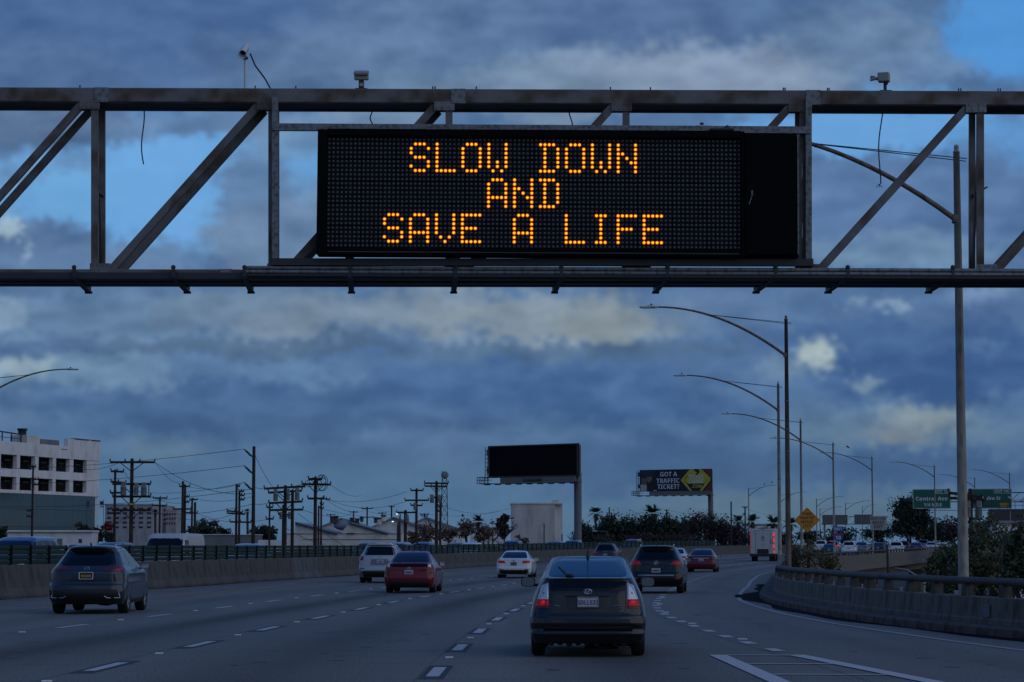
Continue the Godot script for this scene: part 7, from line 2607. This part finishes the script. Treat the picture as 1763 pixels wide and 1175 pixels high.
func gable_block(o: Node3D, m: Material, pts: Array, z0: float, z1: float) -> void:
	var q := PackedVector2Array()
	for p in pts:
		q.append(p)
	var st := mb()
	prism(st, q, z0, z1)
	part("wall", st, m, o)

func build_buildings() -> void:
	build_office()
	var st: SurfaceTool
	# low white building in front of the office
	var d := 290.0
	var s := F / d
	var p := at(85, 940, d)
	var o := thing("low_building", "long low white building with a flat cornice in front of the office's glass wall", "building", Vector3(p.x, EYE, p.z), 0.05)
	var g := TERRAIN - EYE
	wall_box(o, "wall", M.white_wall, Vector3(0, (23 / s + g) / 2, -3), Vector3(144 / s, 23 / s - g, 6))
	wall_box(o, "cornice", M.cream_wall, Vector3(0, 24.5 / s, -2.85), Vector3(148 / s, 3.5 / s, 6.4), 0.05)
	wall_box(o, "door", M.grey_wall, Vector3(17 / s, 4 / s, 0.02), Vector3(9 / s, 16 / s, 0.1))
	for x in [-52.0, 52.0]:
		var wn := wall_box(o, "window", M.sign_back, Vector3(x / s, 8 / s, 0.02), Vector3(6 / s, 7 / s, 0.1))
		wall_box(wn, "pane", M.far_window, Vector3(x / s, 8 / s, 0.06), Vector3(4.6 / s, 5.6 / s, 0.06))
	# pale grey hospital blocks
	for e in [[221, 83, 870.5, 760.0, "broad pale grey block with rows of small windows behind the transformer pole", 5, 6], [279, 13, 873, 800.0, "narrow grey tower block right of the broad pale grey one", 4, 2], [293.5, 18, 880, 780.0, "low grey block with a columned top right of the narrow tower block", 3, 4]]:
		d = e[3]
		s = F / d
		p = at(e[0], 940, d)
		o = thing("distant_block", e[4], "building", Vector3(p.x, EYE, p.z), 0.0)
		var H: float = (940.0 - e[2]) / s
		var W: float = e[1] / s
		wall_box(o, "wall", M.far_wall, Vector3(0, (H + g) / 2, -10), Vector3(W, H - g, 20), 0.1)
		wall_box(o, "parapet", M.far_wall, Vector3(0, H + 0.15, -10), Vector3(W * 1.02, 0.5, 20.4), 0.05)
		for j in e[5]:
			for i in e[6]:
				var x: float = -W / 2 + W * (i + 0.5) / e[6]
				var y: float = H - (6.0 + j * 8.0) / s
				var wn := wall_box(o, "window", M.sign_back, Vector3(x, y, 0.03), Vector3(W / e[6] * 0.52, 3.6 / s, 0.1), 0.01)
				wall_box(wn, "pane", M.far_window, Vector3(x, y, 0.09), Vector3(W / e[6] * 0.46, 3.0 / s, 0.06), 0.01)
	# long low grey shed between the trees
	d = 260.0
	s = F / d
	p = at(385, 940, d)
	o = thing("grey_shed", "long grey shed wall right of the tall white van", "building", Vector3(p.x, EYE, p.z), 0.0)
	wall_box(o, "wall", M.grey_wall, Vector3(0, (18 / s + g) / 2, -4), Vector3(106 / s, 18 / s - g, 8))
	wall_box(o, "roof_edge", M.cream_wall, Vector3(0, 18.6 / s, -4), Vector3(108 / s, 1.6 / s, 8.3))
	# sawtooth warehouses
	d = 250.0
	s = F / d
	p = at(575, 940, d)
	var Q := func(px, py): return Vector2((px - 575.0) / s, (940.0 - py) / s)
	o = thing("warehouse", "white sawtooth warehouse with grey pitched roofs and dark vents in the middle left", "building", Vector3(p.x, EYE, p.z), 0.0)
	var gy := Vector2(0, g)
	gable_block(o, M.cream_wall, [Vector2(Q.call(485, 0).x, g), Vector2(Q.call(692, 0).x, g), Q.call(692, 920), Q.call(485, 920)], -14.0, 0.0)
	gable_block(o, M.cream_wall, [Q.call(507, 920.5), Q.call(578, 920.5), Q.call(508, 902.5)], -13.5, -0.02)
	gable_block(o, M.cream_wall, [Q.call(589, 920.5), Q.call(667, 920.5), Q.call(600, 902.5), Q.call(591, 913)], -13.5, -0.02)
	wall_box(o, "lean_to", M.white_wall, Vector3(Q.call(470, 0).x, (4 / s + 4 / s + g) / 2, -2.0), Vector3(50 / s, 11 / s - g, 5.0))
	# roofs: long slopes falling to the right, seen from the gable end
	for e in [[508, 902, 580, 921], [600, 902, 668, 921]]:
		st = mb()
		var a: Vector2 = Q.call(e[0], e[1])
		var b: Vector2 = Q.call(e[2], e[3])
		st.set_smooth_group(-1)
		bar(st, Vector3(a.x, a.y + 0.05, 0.15), Vector3(b.x, b.y + 0.05, 0.15), 0.3, 0.16)
		part("roof_edge", st, M.roof_edge, o)
		st = mb()
		bar(st, Vector3(a.x, a.y + 0.1, -8.0), Vector3(b.x, b.y + 0.1, -8.0), 16.0, 0.12)
		part("roof", st, M.roof_grey, o)
	# second range behind, with higher roofs
	for e in [[560, 895, 610, 913, 24.0], [648, 893, 705, 913, 26.0], [700, 893, 760, 914, 30.0]]:
		st = mb()
		var a: Vector2 = Q.call(e[0], e[1]) * (1.0 + e[4] / d)
		var b: Vector2 = Q.call(e[2], e[3]) * (1.0 + e[4] / d)
		prism(st, PackedVector2Array([Vector2(a.x - 3.0, g), Vector2(b.x, g), b, a, Vector2(a.x - 3.0, b.y)]), -e[4] - 16.0, -e[4])
		part("rear_wall", st, M.white_wall, o)
		st = mb()
		bar(st, Vector3(a.x, a.y + 0.1, -e[4] - 8.0), Vector3(b.x, b.y + 0.1, -e[4] - 8.0), 17.0, 0.15)
		bar(st, Vector3(a.x, a.y + 0.1, -e[4] - 8.0), Vector3(a.x - 3.0, b.y + 0.1, -e[4] - 8.0), 17.0, 0.15)
		part("roof", st, M.roof_grey, o)
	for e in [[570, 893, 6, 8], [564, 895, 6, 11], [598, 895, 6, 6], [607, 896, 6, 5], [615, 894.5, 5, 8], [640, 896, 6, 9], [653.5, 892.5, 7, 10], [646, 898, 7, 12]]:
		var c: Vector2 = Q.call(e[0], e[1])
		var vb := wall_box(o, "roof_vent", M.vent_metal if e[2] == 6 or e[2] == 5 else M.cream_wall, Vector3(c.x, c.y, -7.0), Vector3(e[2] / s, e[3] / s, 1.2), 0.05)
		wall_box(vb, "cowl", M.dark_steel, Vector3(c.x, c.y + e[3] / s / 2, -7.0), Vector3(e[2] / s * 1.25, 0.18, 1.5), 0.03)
	for e in [585, 592]:
		st = mb()
		ellipsoid(st, Vector3(Q.call(e, 0).x, Q.call(0, 904).y, -7.5), Vector3(1.3, 0.6, 1.2))
		part("duct", st, M.roof_grey, o)
	st = mb()
	for e in [[485, 919.5, 692, 919.5], [520, 929, 690, 929]]:
		var a: Vector2 = Q.call(e[0], e[1])
		var b: Vector2 = Q.call(e[2], e[3])
		bar(st, Vector3(a.x, a.y, 0.04), Vector3(b.x, b.y, 0.04), 0.08, 0.06)
	part("string_course", st, M.roof_grey, o)
	wall_box(o, "wall_lamp", M.dark_steel, Vector3(Q.call(604, 0).x, Q.call(0, 919).y, 0.15), Vector3(0.8, 0.1, 0.3), 0.02)
	# blank tan block
	d = 330.0
	s = F / d
	var a3 := at(879.5, 940, d)
	o = thing("blank_block", "blank windowless tan block between the brown-leaved trees and the black billboard's post", "building", Vector3(a3.x, EYE, a3.z), 0.0)
	wall_box(o, "wall", M.tan_wall, Vector3(38 / s, (71.5 / s + g) / 2, -6.0), Vector3(76 / s, 71.5 / s - g, 12.0), 0.05)
	wall_box(o, "lit_side_face", M.white_wall, Vector3(82.5 / s, (70.5 / s + g) / 2, -6.2), Vector3(13.5 / s, 70.5 / s - g, 11.0), 0.05)  # the right face, its stronger light put into a paler wall colour
	wall_box(o, "parapet", M.tan_wall, Vector3(44 / s, 71.8 / s, -6.0), Vector3(90 / s, 0.25, 12.2), 0.04)
	st = mb()
	prism(st, PackedVector2Array([Vector2(71 / s, 71 / s), Vector2(80 / s, 71 / s), Vector2(84 / s, 78.5 / s), Vector2(83 / s, 79.5 / s), Vector2(71 / s, 78.5 / s)]), -5.0, -3.0)
	part("roof_hatch", st, M.cream_wall, o)
	wall_box(o, "drain_pipe", M.dark_steel, Vector3(88 / s, (20 / s + g) / 2, 0.1), Vector3(0.16, 20 / s - g, 0.16), 0.03)
	# pale sheds glimpsed behind the trees
	for e in [[840, 60, 912, 420.0, "pale shed glimpsed behind the brown-leaved trees"], [1316, 60, 905, 560.0, "pale low building behind the delivery van"], [1745, 70, 902, 260.0, "white flat roof seen behind the right-hand foliage"]]:
		d = e[3]
		s = F / d
		p = at(e[0], 940, d)
		o = thing("pale_shed", e[4], "building", Vector3(p.x, EYE, p.z), 0.0)
		var H: float = (940.0 - e[2]) / s
		wall_box(o, "wall", M.white_wall, Vector3(0, (H + g) / 2, -5.0), Vector3(e[1] / s, H - g, 10.0))
		wall_box(o, "roof", M.roof_grey, Vector3(0, H + 0.15, -5.0), Vector3(e[1] / s * 1.04, 0.3, 10.6))
	# brownish hoarding behind the right guide sign
	d = 380.0
	s = F / d
	p = at(1745, 890, d)
	o = thing("rear_hoarding", "weathered brown hoarding behind the right green guide sign", "billboard", Vector3(p.x, TERRAIN, p.z), facing(p))
	var hy := p.y - TERRAIN
	wall_box(o, "panel", M.tan_dark, Vector3(0, hy, 0), Vector3(84 / s, 26 / s, 0.3))
	wall_box(o, "name_board", M.sign_orange, Vector3(-17 / s, hy - 11 / s, 0.25), Vector3(18 / s, 4 / s, 0.1))
	st = mb()
	for x in [-30.0, 0.0, 30.0]:
		soft_box(st, Vector3(x / s, hy / 2, -0.3), Vector3(0.35, hy, 0.35), 0.03)
	part("posts", st, M.dark_steel, o)

# ---------------------------------------------------------------- trees
func leaf_cloud(st: SurfaceTool, c: Vector3, r: Vector3, n: int, size: float, clumps: int, spread := 0.3) -> void:
	st.set_smooth_group(-1)
	var cs := []
	for i in clumps:
		var v := Vector3(rng.randfn(), rng.randfn(), rng.randfn()).normalized() * pow(rng.randf(), 0.62)
		cs.append([v * r * 0.82, rng.randf_range(0.55, 1.3)])
	for i in n:
		var k: Array = cs[rng.randi() % clumps]
		var off: Vector3 = Vector3(rng.randfn(), rng.randfn() * 0.75, rng.randfn()) * spread * k[1] * r * 0.62
		var p: Vector3 = c + k[0] + off
		var a := Vector3(rng.randfn(), rng.randfn(), rng.randfn()).normalized()
		var b := a.cross(Vector3(rng.randfn(), rng.randfn(), rng.randfn())).normalized()
		var s := size * rng.randf_range(0.55, 1.25)
		quad(st, p - a * s * 0.6, p + b * s * 0.32, p + a * s * 0.6, p - b * s * 0.32)

func limbs(st: SurfaceTool, p: Vector3, dir: Vector3, len_: float, r: float, depth: int, bend := 0.5) -> void:
	var pts := [p]
	var rs := [r]
	var q := p
	var v := dir
	for i in 3:
		v = (v + Vector3(rng.randfn(), rng.randfn() * 0.5, rng.randfn()) * 0.12).normalized()
		q = q + v * len_ / 3.0
		pts.append(q)
		rs.append(r * (1.0 - 0.4 * (i + 1) / 3.0))
	tube(st, pts, rs, 5 if depth > 1 else 3, false)
	if depth <= 0:
		return
	for k in (3 if depth > 1 else 3):
		var nd := (v + Vector3(rng.randfn(), rng.randf_range(-0.1, 0.5), rng.randfn()) * bend).normalized()
		limbs(st, pts[2].lerp(q, rng.randf()), nd, len_ * rng.randf_range(0.55, 0.8), rs[-1] * 0.72, depth - 1, bend)

func tree(called: String, label: String, px: float, d: float, top_py: float, half_px: float, bottom_py: float, m: Material, n: int, leaf: float, clumps: int, group := "", depth := 2, spread := 0.3, base := TERRAIN) -> Node3D:
	var s := F / d
	var p := at(px, 940, d)
	var o := thing(called, label, "tree", Vector3(p.x, base, p.z), 0.0, group)
	var top := at(px, top_py, d).y - base
	var bot := maxf(at(px, bottom_py, d).y - base, 0.8)
	var cy := (top + bot) / 2
	var r := Vector3(half_px / s, (top - bot) / 2, half_px / s)
	var st := mb()
	tube(st, [Vector3.ZERO, Vector3(0.1, bot * 0.5, 0.05), Vector3(0.0, cy, 0)], [0.04 + 0.016 * top, 0.03 + 0.011 * top, 0.02 + 0.004 * top], 8, false)
	for k in 4:
		limbs(st, Vector3(0, lerpf(bot * 0.6, cy, k / 4.0), 0), Vector3(rng.randfn(), 0.9, rng.randfn()).normalized(), r.y * 0.8, 0.01 * top + 0.02, depth)
	part("trunk", st, M.bark, o)
	st = mb()
	leaf_cloud(st, Vector3(0, cy, 0), r, n, leaf, clumps, spread)
	part("crown", st, m, o).set_meta("kind", "stuff")
	return o

func palm(label: String, px: float, d: float, top_py: float, half_px: float, fan := true) -> void:
	var s := F / d
	var p := at(px, 940, d)
	var o := thing("palm_tree", label, "palm tree", Vector3(p.x, TERRAIN, p.z), 0.0, "palms on the skyline")
	var R := half_px / s * 1.45
	var H := at(px, top_py, d).y - TERRAIN - R * 0.62
	var st := mb()
	tube(st, [Vector3.ZERO, Vector3(0.15, H * 0.5, 0), Vector3(0, H, 0)], [0.26, 0.2, 0.16], 8)
	part("trunk", st, M.bark, o)
	for pass_ in 2:
		st = mb()
		st.set_smooth_group(-1)
		for k in (48 if pass_ == 0 else 30):
			var az := rng.randf() * TAU
			var el := rng.randf_range(-0.25, 1.35) if pass_ == 0 else rng.randf_range(-1.4, -0.7)
			var v := Vector3(cos(az) * cos(el), sin(el), sin(az) * cos(el))
			var side := v.cross(Vector3.UP).normalized()
			var L := R * rng.randf_range(0.8, 1.1) * (1.0 if pass_ == 0 else 0.7)
			for j in 9:
				var t := 0.35 + 0.65 * j / 8.0
				var q := Vector3(0, H, 0) + v * L * t * 0.7 - Vector3.UP * L * t * t * 0.18
				var tip := (v + side * (j - 4) * 0.16 - Vector3.UP * 0.35 * t).normalized() * L * 0.45
				var w := side * L * 0.06
				tri(st, q - w, q + w, q + tip)
		part("fronds" if pass_ == 0 else "dead_fronds", st, M.palm_leaf if pass_ == 0 else M.palm_dead, o).set_meta("kind", "stuff")

func build_trees() -> void:
	var G := "trees beyond the median"
	tree("bushy_tree", "round dark tree right of the close pair of poles", 352, 290.0, 891, 30, 942, M.leaf_dark, 2600, 0.36, 28, G)
	tree("bushy_tree", "dark tree behind the slim poles left of the tall dark pole", 385, 300.0, 908, 20, 942, M.leaf_dark, 800, 0.5, 14, G)
	tree("bushy_tree", "dark tree just right of the tall dark pole", 452, 270.0, 899, 24, 940, M.leaf_dark, 2000, 0.36, 24, G)
	tree("bushy_tree", "dark bush at the low white building's right end", 168, 300.0, 905, 15, 940, M.leaf_dark, 800, 0.45, 12, G)
	tree("red_tree", "small tree with a red crown behind the transformer pole", 185, 310.0, 898, 12, 920, M.leaf_red, 500, 0.4, 9, G)
	tree("bushy_tree", "dark bush under the small red-crowned tree", 190, 296.0, 912, 13, 942, M.leaf_dark, 700, 0.4, 10, G)
	tree("bushy_tree", "dark bush at the left edge before the office's glass wall", -4, 270.0, 906, 16, 940, M.leaf_dark, 700, 0.45, 10, G)
	tree("bushy_tree", "low dark bush before the right end of the office's glass wall", 140, 320.0, 900, 16, 925, M.leaf_dark, 600, 0.4, 10, G)
	for e in [[735, 898, 24, "brown-leaved tree left of the double-armed brown pole"], [772, 905, 22, "brown-leaved tree at the radio tower's foot"], [803, 884, 22, "tallest brown-leaved tree, with one shoot standing clear"], [832, 902, 20, "brown-leaved tree left of the bare tree by the tan block"]]:
		tree("brown_tree", e[3], e[0], 230.0, e[1], e[2], 938, M.leaf_brown, 520, 0.30, 40, G, 3, 0.24)
	tree("brown_tree", "low brown-leaved bush left of the double-armed brown pole", 712, 225.0, 915, 20, 940, M.leaf_brown, 500, 0.4, 16, G, 3, 0.22)
	tree("bare_tree", "thin bare tree left of the blank tan block", 848, 260.0, 893, 15, 936, M.leaf_brown, 130, 0.3, 14, G, 4, 0.3)
	tree("dusky_tree", "dusky tree beside the blank tan block's left edge", 868, 255.0, 885, 15, 930, M.leaf_brown_dark, 900, 0.42, 14, G, 3, 0.3)
	tree("brown_tree", "small brown bush at the foot of the blank tan block", 897, 250.0, 920, 14, 942, M.leaf_brown, 220, 0.35, 10, G, 3, 0.25)
	palm("small palm behind the brown-leaved trees left of the tan block", 823, 330.0, 889, 11)
	palm("small palm left of the tall dark pole", 425, 330.0, 877, 5)
	palm("dark palm before the pale grey blocks at left", 266, 330.0, 878, 6)
	palm("tall skirted palm right of the black billboard's post", 1025.5, 380.0, 874, 12)
	palm("full palm above the dark trees under the advert billboard", 1123, 390.0, 871, 15)
	palm("left palm of the pair near the lamp with perched birds", 1272, 380.0, 889, 11)
	palm("right palm of the pair near the lamp with perched birds", 1297, 390.0, 888, 12)
	palm("palm behind the two close lamp poles at right", 1332, 400.0, 890, 13)
	palm("dark palm behind the brown banded lamp pole", 1362, 410.0, 892, 12)
	var D := [[1004, 900, 14, "narrow dark tree against the black billboard's post"], [1022, 910, 18, "dark tree at the skirted palm's foot"], [1047, 889, 17, "dark tree with a thin pole in front of it"], [1078, 884, 24, "broad dark tree left of the full palm"], [1118, 886, 22, "dark tree under the full palm"], [1152, 886, 22, "dark tree right of the full palm, below the advert billboard"], [1180, 890, 18, "dark tree at the start of the brown thicket"]]
	for e in D:
		tree("dark_tree", e[3], e[0], 350.0, e[1], e[2], 950, M.leaf_dark, 6000, 0.36, 40, "dark trees behind the far median", 2, 0.5)
	for e in [[1196, 878, 20, "brown leafless tree below the advert billboard's right half"], [1222, 884, 20, "brown leafless tree at the advert billboard's post"], [1246, 888, 18, "brown leafless tree right of the advert billboard's post"], [1270, 903, 16, "low brown tree left of the palm pair"]]:
		tree("brown_thicket_tree", e[3], e[0], 330.0, e[1], e[2], 950, M.leaf_brown_dark, 3000, 0.28, 34, "brown leafless trees right of the dark ones", 3, 0.5)
	for e in [[1040, 917, 30, "low brown scrub before the dark trees right of the billboard post"], [1110, 916, 36, "low brown scrub before the full palm"], [1170, 914, 34, "low brown scrub under the brown leafless trees"], [1300, 915, 26, "brown scrub left of the delivery van"], [1345, 915, 24, "dark scrub behind the delivery van's lamp poles"]]:
		tree("scrub", e[3], e[0], 320.0, e[1], e[2], 946, M.leaf_brown_dark, 1400, 0.3, 22, "low scrub before the dark trees", 2, 0.4)
	# right side
	tree("great_tree", "great dark tree behind the far cars, left of the green quarter-mile sign", 1568, 352.0, 850, 34, 938, M.leaf_dark, 8000, 0.4, 46, "", 3, 0.3)
	tree("great_tree", "dark tree crown under the green quarter-mile sign", 1612, 358.0, 884, 36, 940, M.leaf_dark, 3500, 0.4, 28, "", 3, 0.3)
	tree("dusky_tree", "dusky low tree between the great dark tree and the right foliage", 1640, 300.0, 893, 30, 945, M.leaf_brown_dark, 1400, 0.4, 18, "", 3, 0.35)
	tree("backdrop_tree", "low dark trees behind the backs of the guide signs", 1450, 520.0, 905, 40, 942, M.leaf_dark, 1200, 0.6, 16, "", 2, 0.35)
	tree("backdrop_tree", "low dark tree left of the great dark tree", 1510, 500.0, 903, 30, 942, M.leaf_dark, 1200, 0.6, 16, "", 2, 0.35)
	tree("backdrop_tree", "low dark tree behind the orange diamond sign", 1395, 500.0, 910, 26, 942, M.leaf_dark, 900, 0.6, 14, "", 2, 0.35)
	for e in [[1705, 876, 56, 66.0, "broad leafy tree filling the right edge behind the tall grey lamp"], [1770, 880, 50, 62.0, "leafy tree cut off by the right edge of the picture"], [1650, 912, 40, 74.0, "leafy tree left of the tall grey lamp's pole"], [1620, 935, 30, 84.0, "darker bush left of the leafy trees, beside the far bridge"]]:
		tree("leafy_tree", e[4], e[0], e[3], e[1], e[2], 1050, M.leaf_green, 4600, 0.12, 90, "leafy trees behind the right parapet", 3, 0.22)
	for e in [[1740, 893, 40, 68.0, "olive tinted leafy tree at far right among the greener ones"], [1690, 925, 36, 64.0, "olive tinted bush right behind the tall grey lamp"]]:
		tree("leafy_tree", e[4], e[0], e[3], e[1], e[2], 1050, M.leaf_olive, 2200, 0.12, 50, "leafy trees behind the right parapet", 3, 0.22)
	# thin yellow shrub by the poles
	for e in [[1392, 920, 34, "thin yellowish shrub behind the parapet at the foot of the orange diamond sign"], [1428, 950, 22, "sparse shrub right of the yellowish one, over the far bridge wall"], [1366, 928, 12, "wisp of yellowish twigs beside the brown banded pole"]]:
		tree("shrub", e[3], e[0], 112.0, e[1], e[2], 995, M.leaf_yellow, 900, 0.12, 50, "shrubs behind the parapet", 4, 0.25)
	# dead trunk in front of the far bridge
	var q := at(1529, 940, 150.0)
	var t := thing("dead_tree", "dark slim trunk standing before the far bridge under the great tree", "tree", Vector3(q.x, TERRAIN, q.z))
	var st := mb()
	tube(st, [Vector3.ZERO, Vector3(0.05, 5.0, 0), Vector3(-0.05, 8.2, 0)], [0.13, 0.11, 0.07], 8)
	part("trunk", st, M.bark, t)

func _ready() -> void:
	rng.seed = 20
	# camera, sky, sun
	var cam := Camera3D.new()
	cam.name = "camera"
	add_child(cam)
	cam.position = Vector3(0, EYE, 0)
	cam.rotation.x = PITCH
	cam.fov = rad_to_deg(2.0 * atan(587.5 / F))
	cam.near = 0.1
	cam.far = 9000.0
	cam.current = true
	make_sky()
	var sun := DirectionalLight3D.new()
	sun.name = "sun"
	sun.light_energy = 0.2
	sun.light_color = Color(1.0, 0.975, 0.95)
	sun.light_angular_distance = 90.0
	sun.shadow_enabled = true
	sun.rotation_degrees = Vector3(-22, 60, 0)
	add_child(sun)
	make_materials()
	make_tables()
	build_terrain()
	var road := build_road()
	build_markings(road)
	build_median()
	build_parapet()
	build_gantry()
	build_message_sign()
	build_gantry_gear()
	build_main_traffic()
	build_far_traffic()
	build_lamps()
	build_signs()
	build_billboards()
	build_buildings()
	build_utilities()
	build_trees()
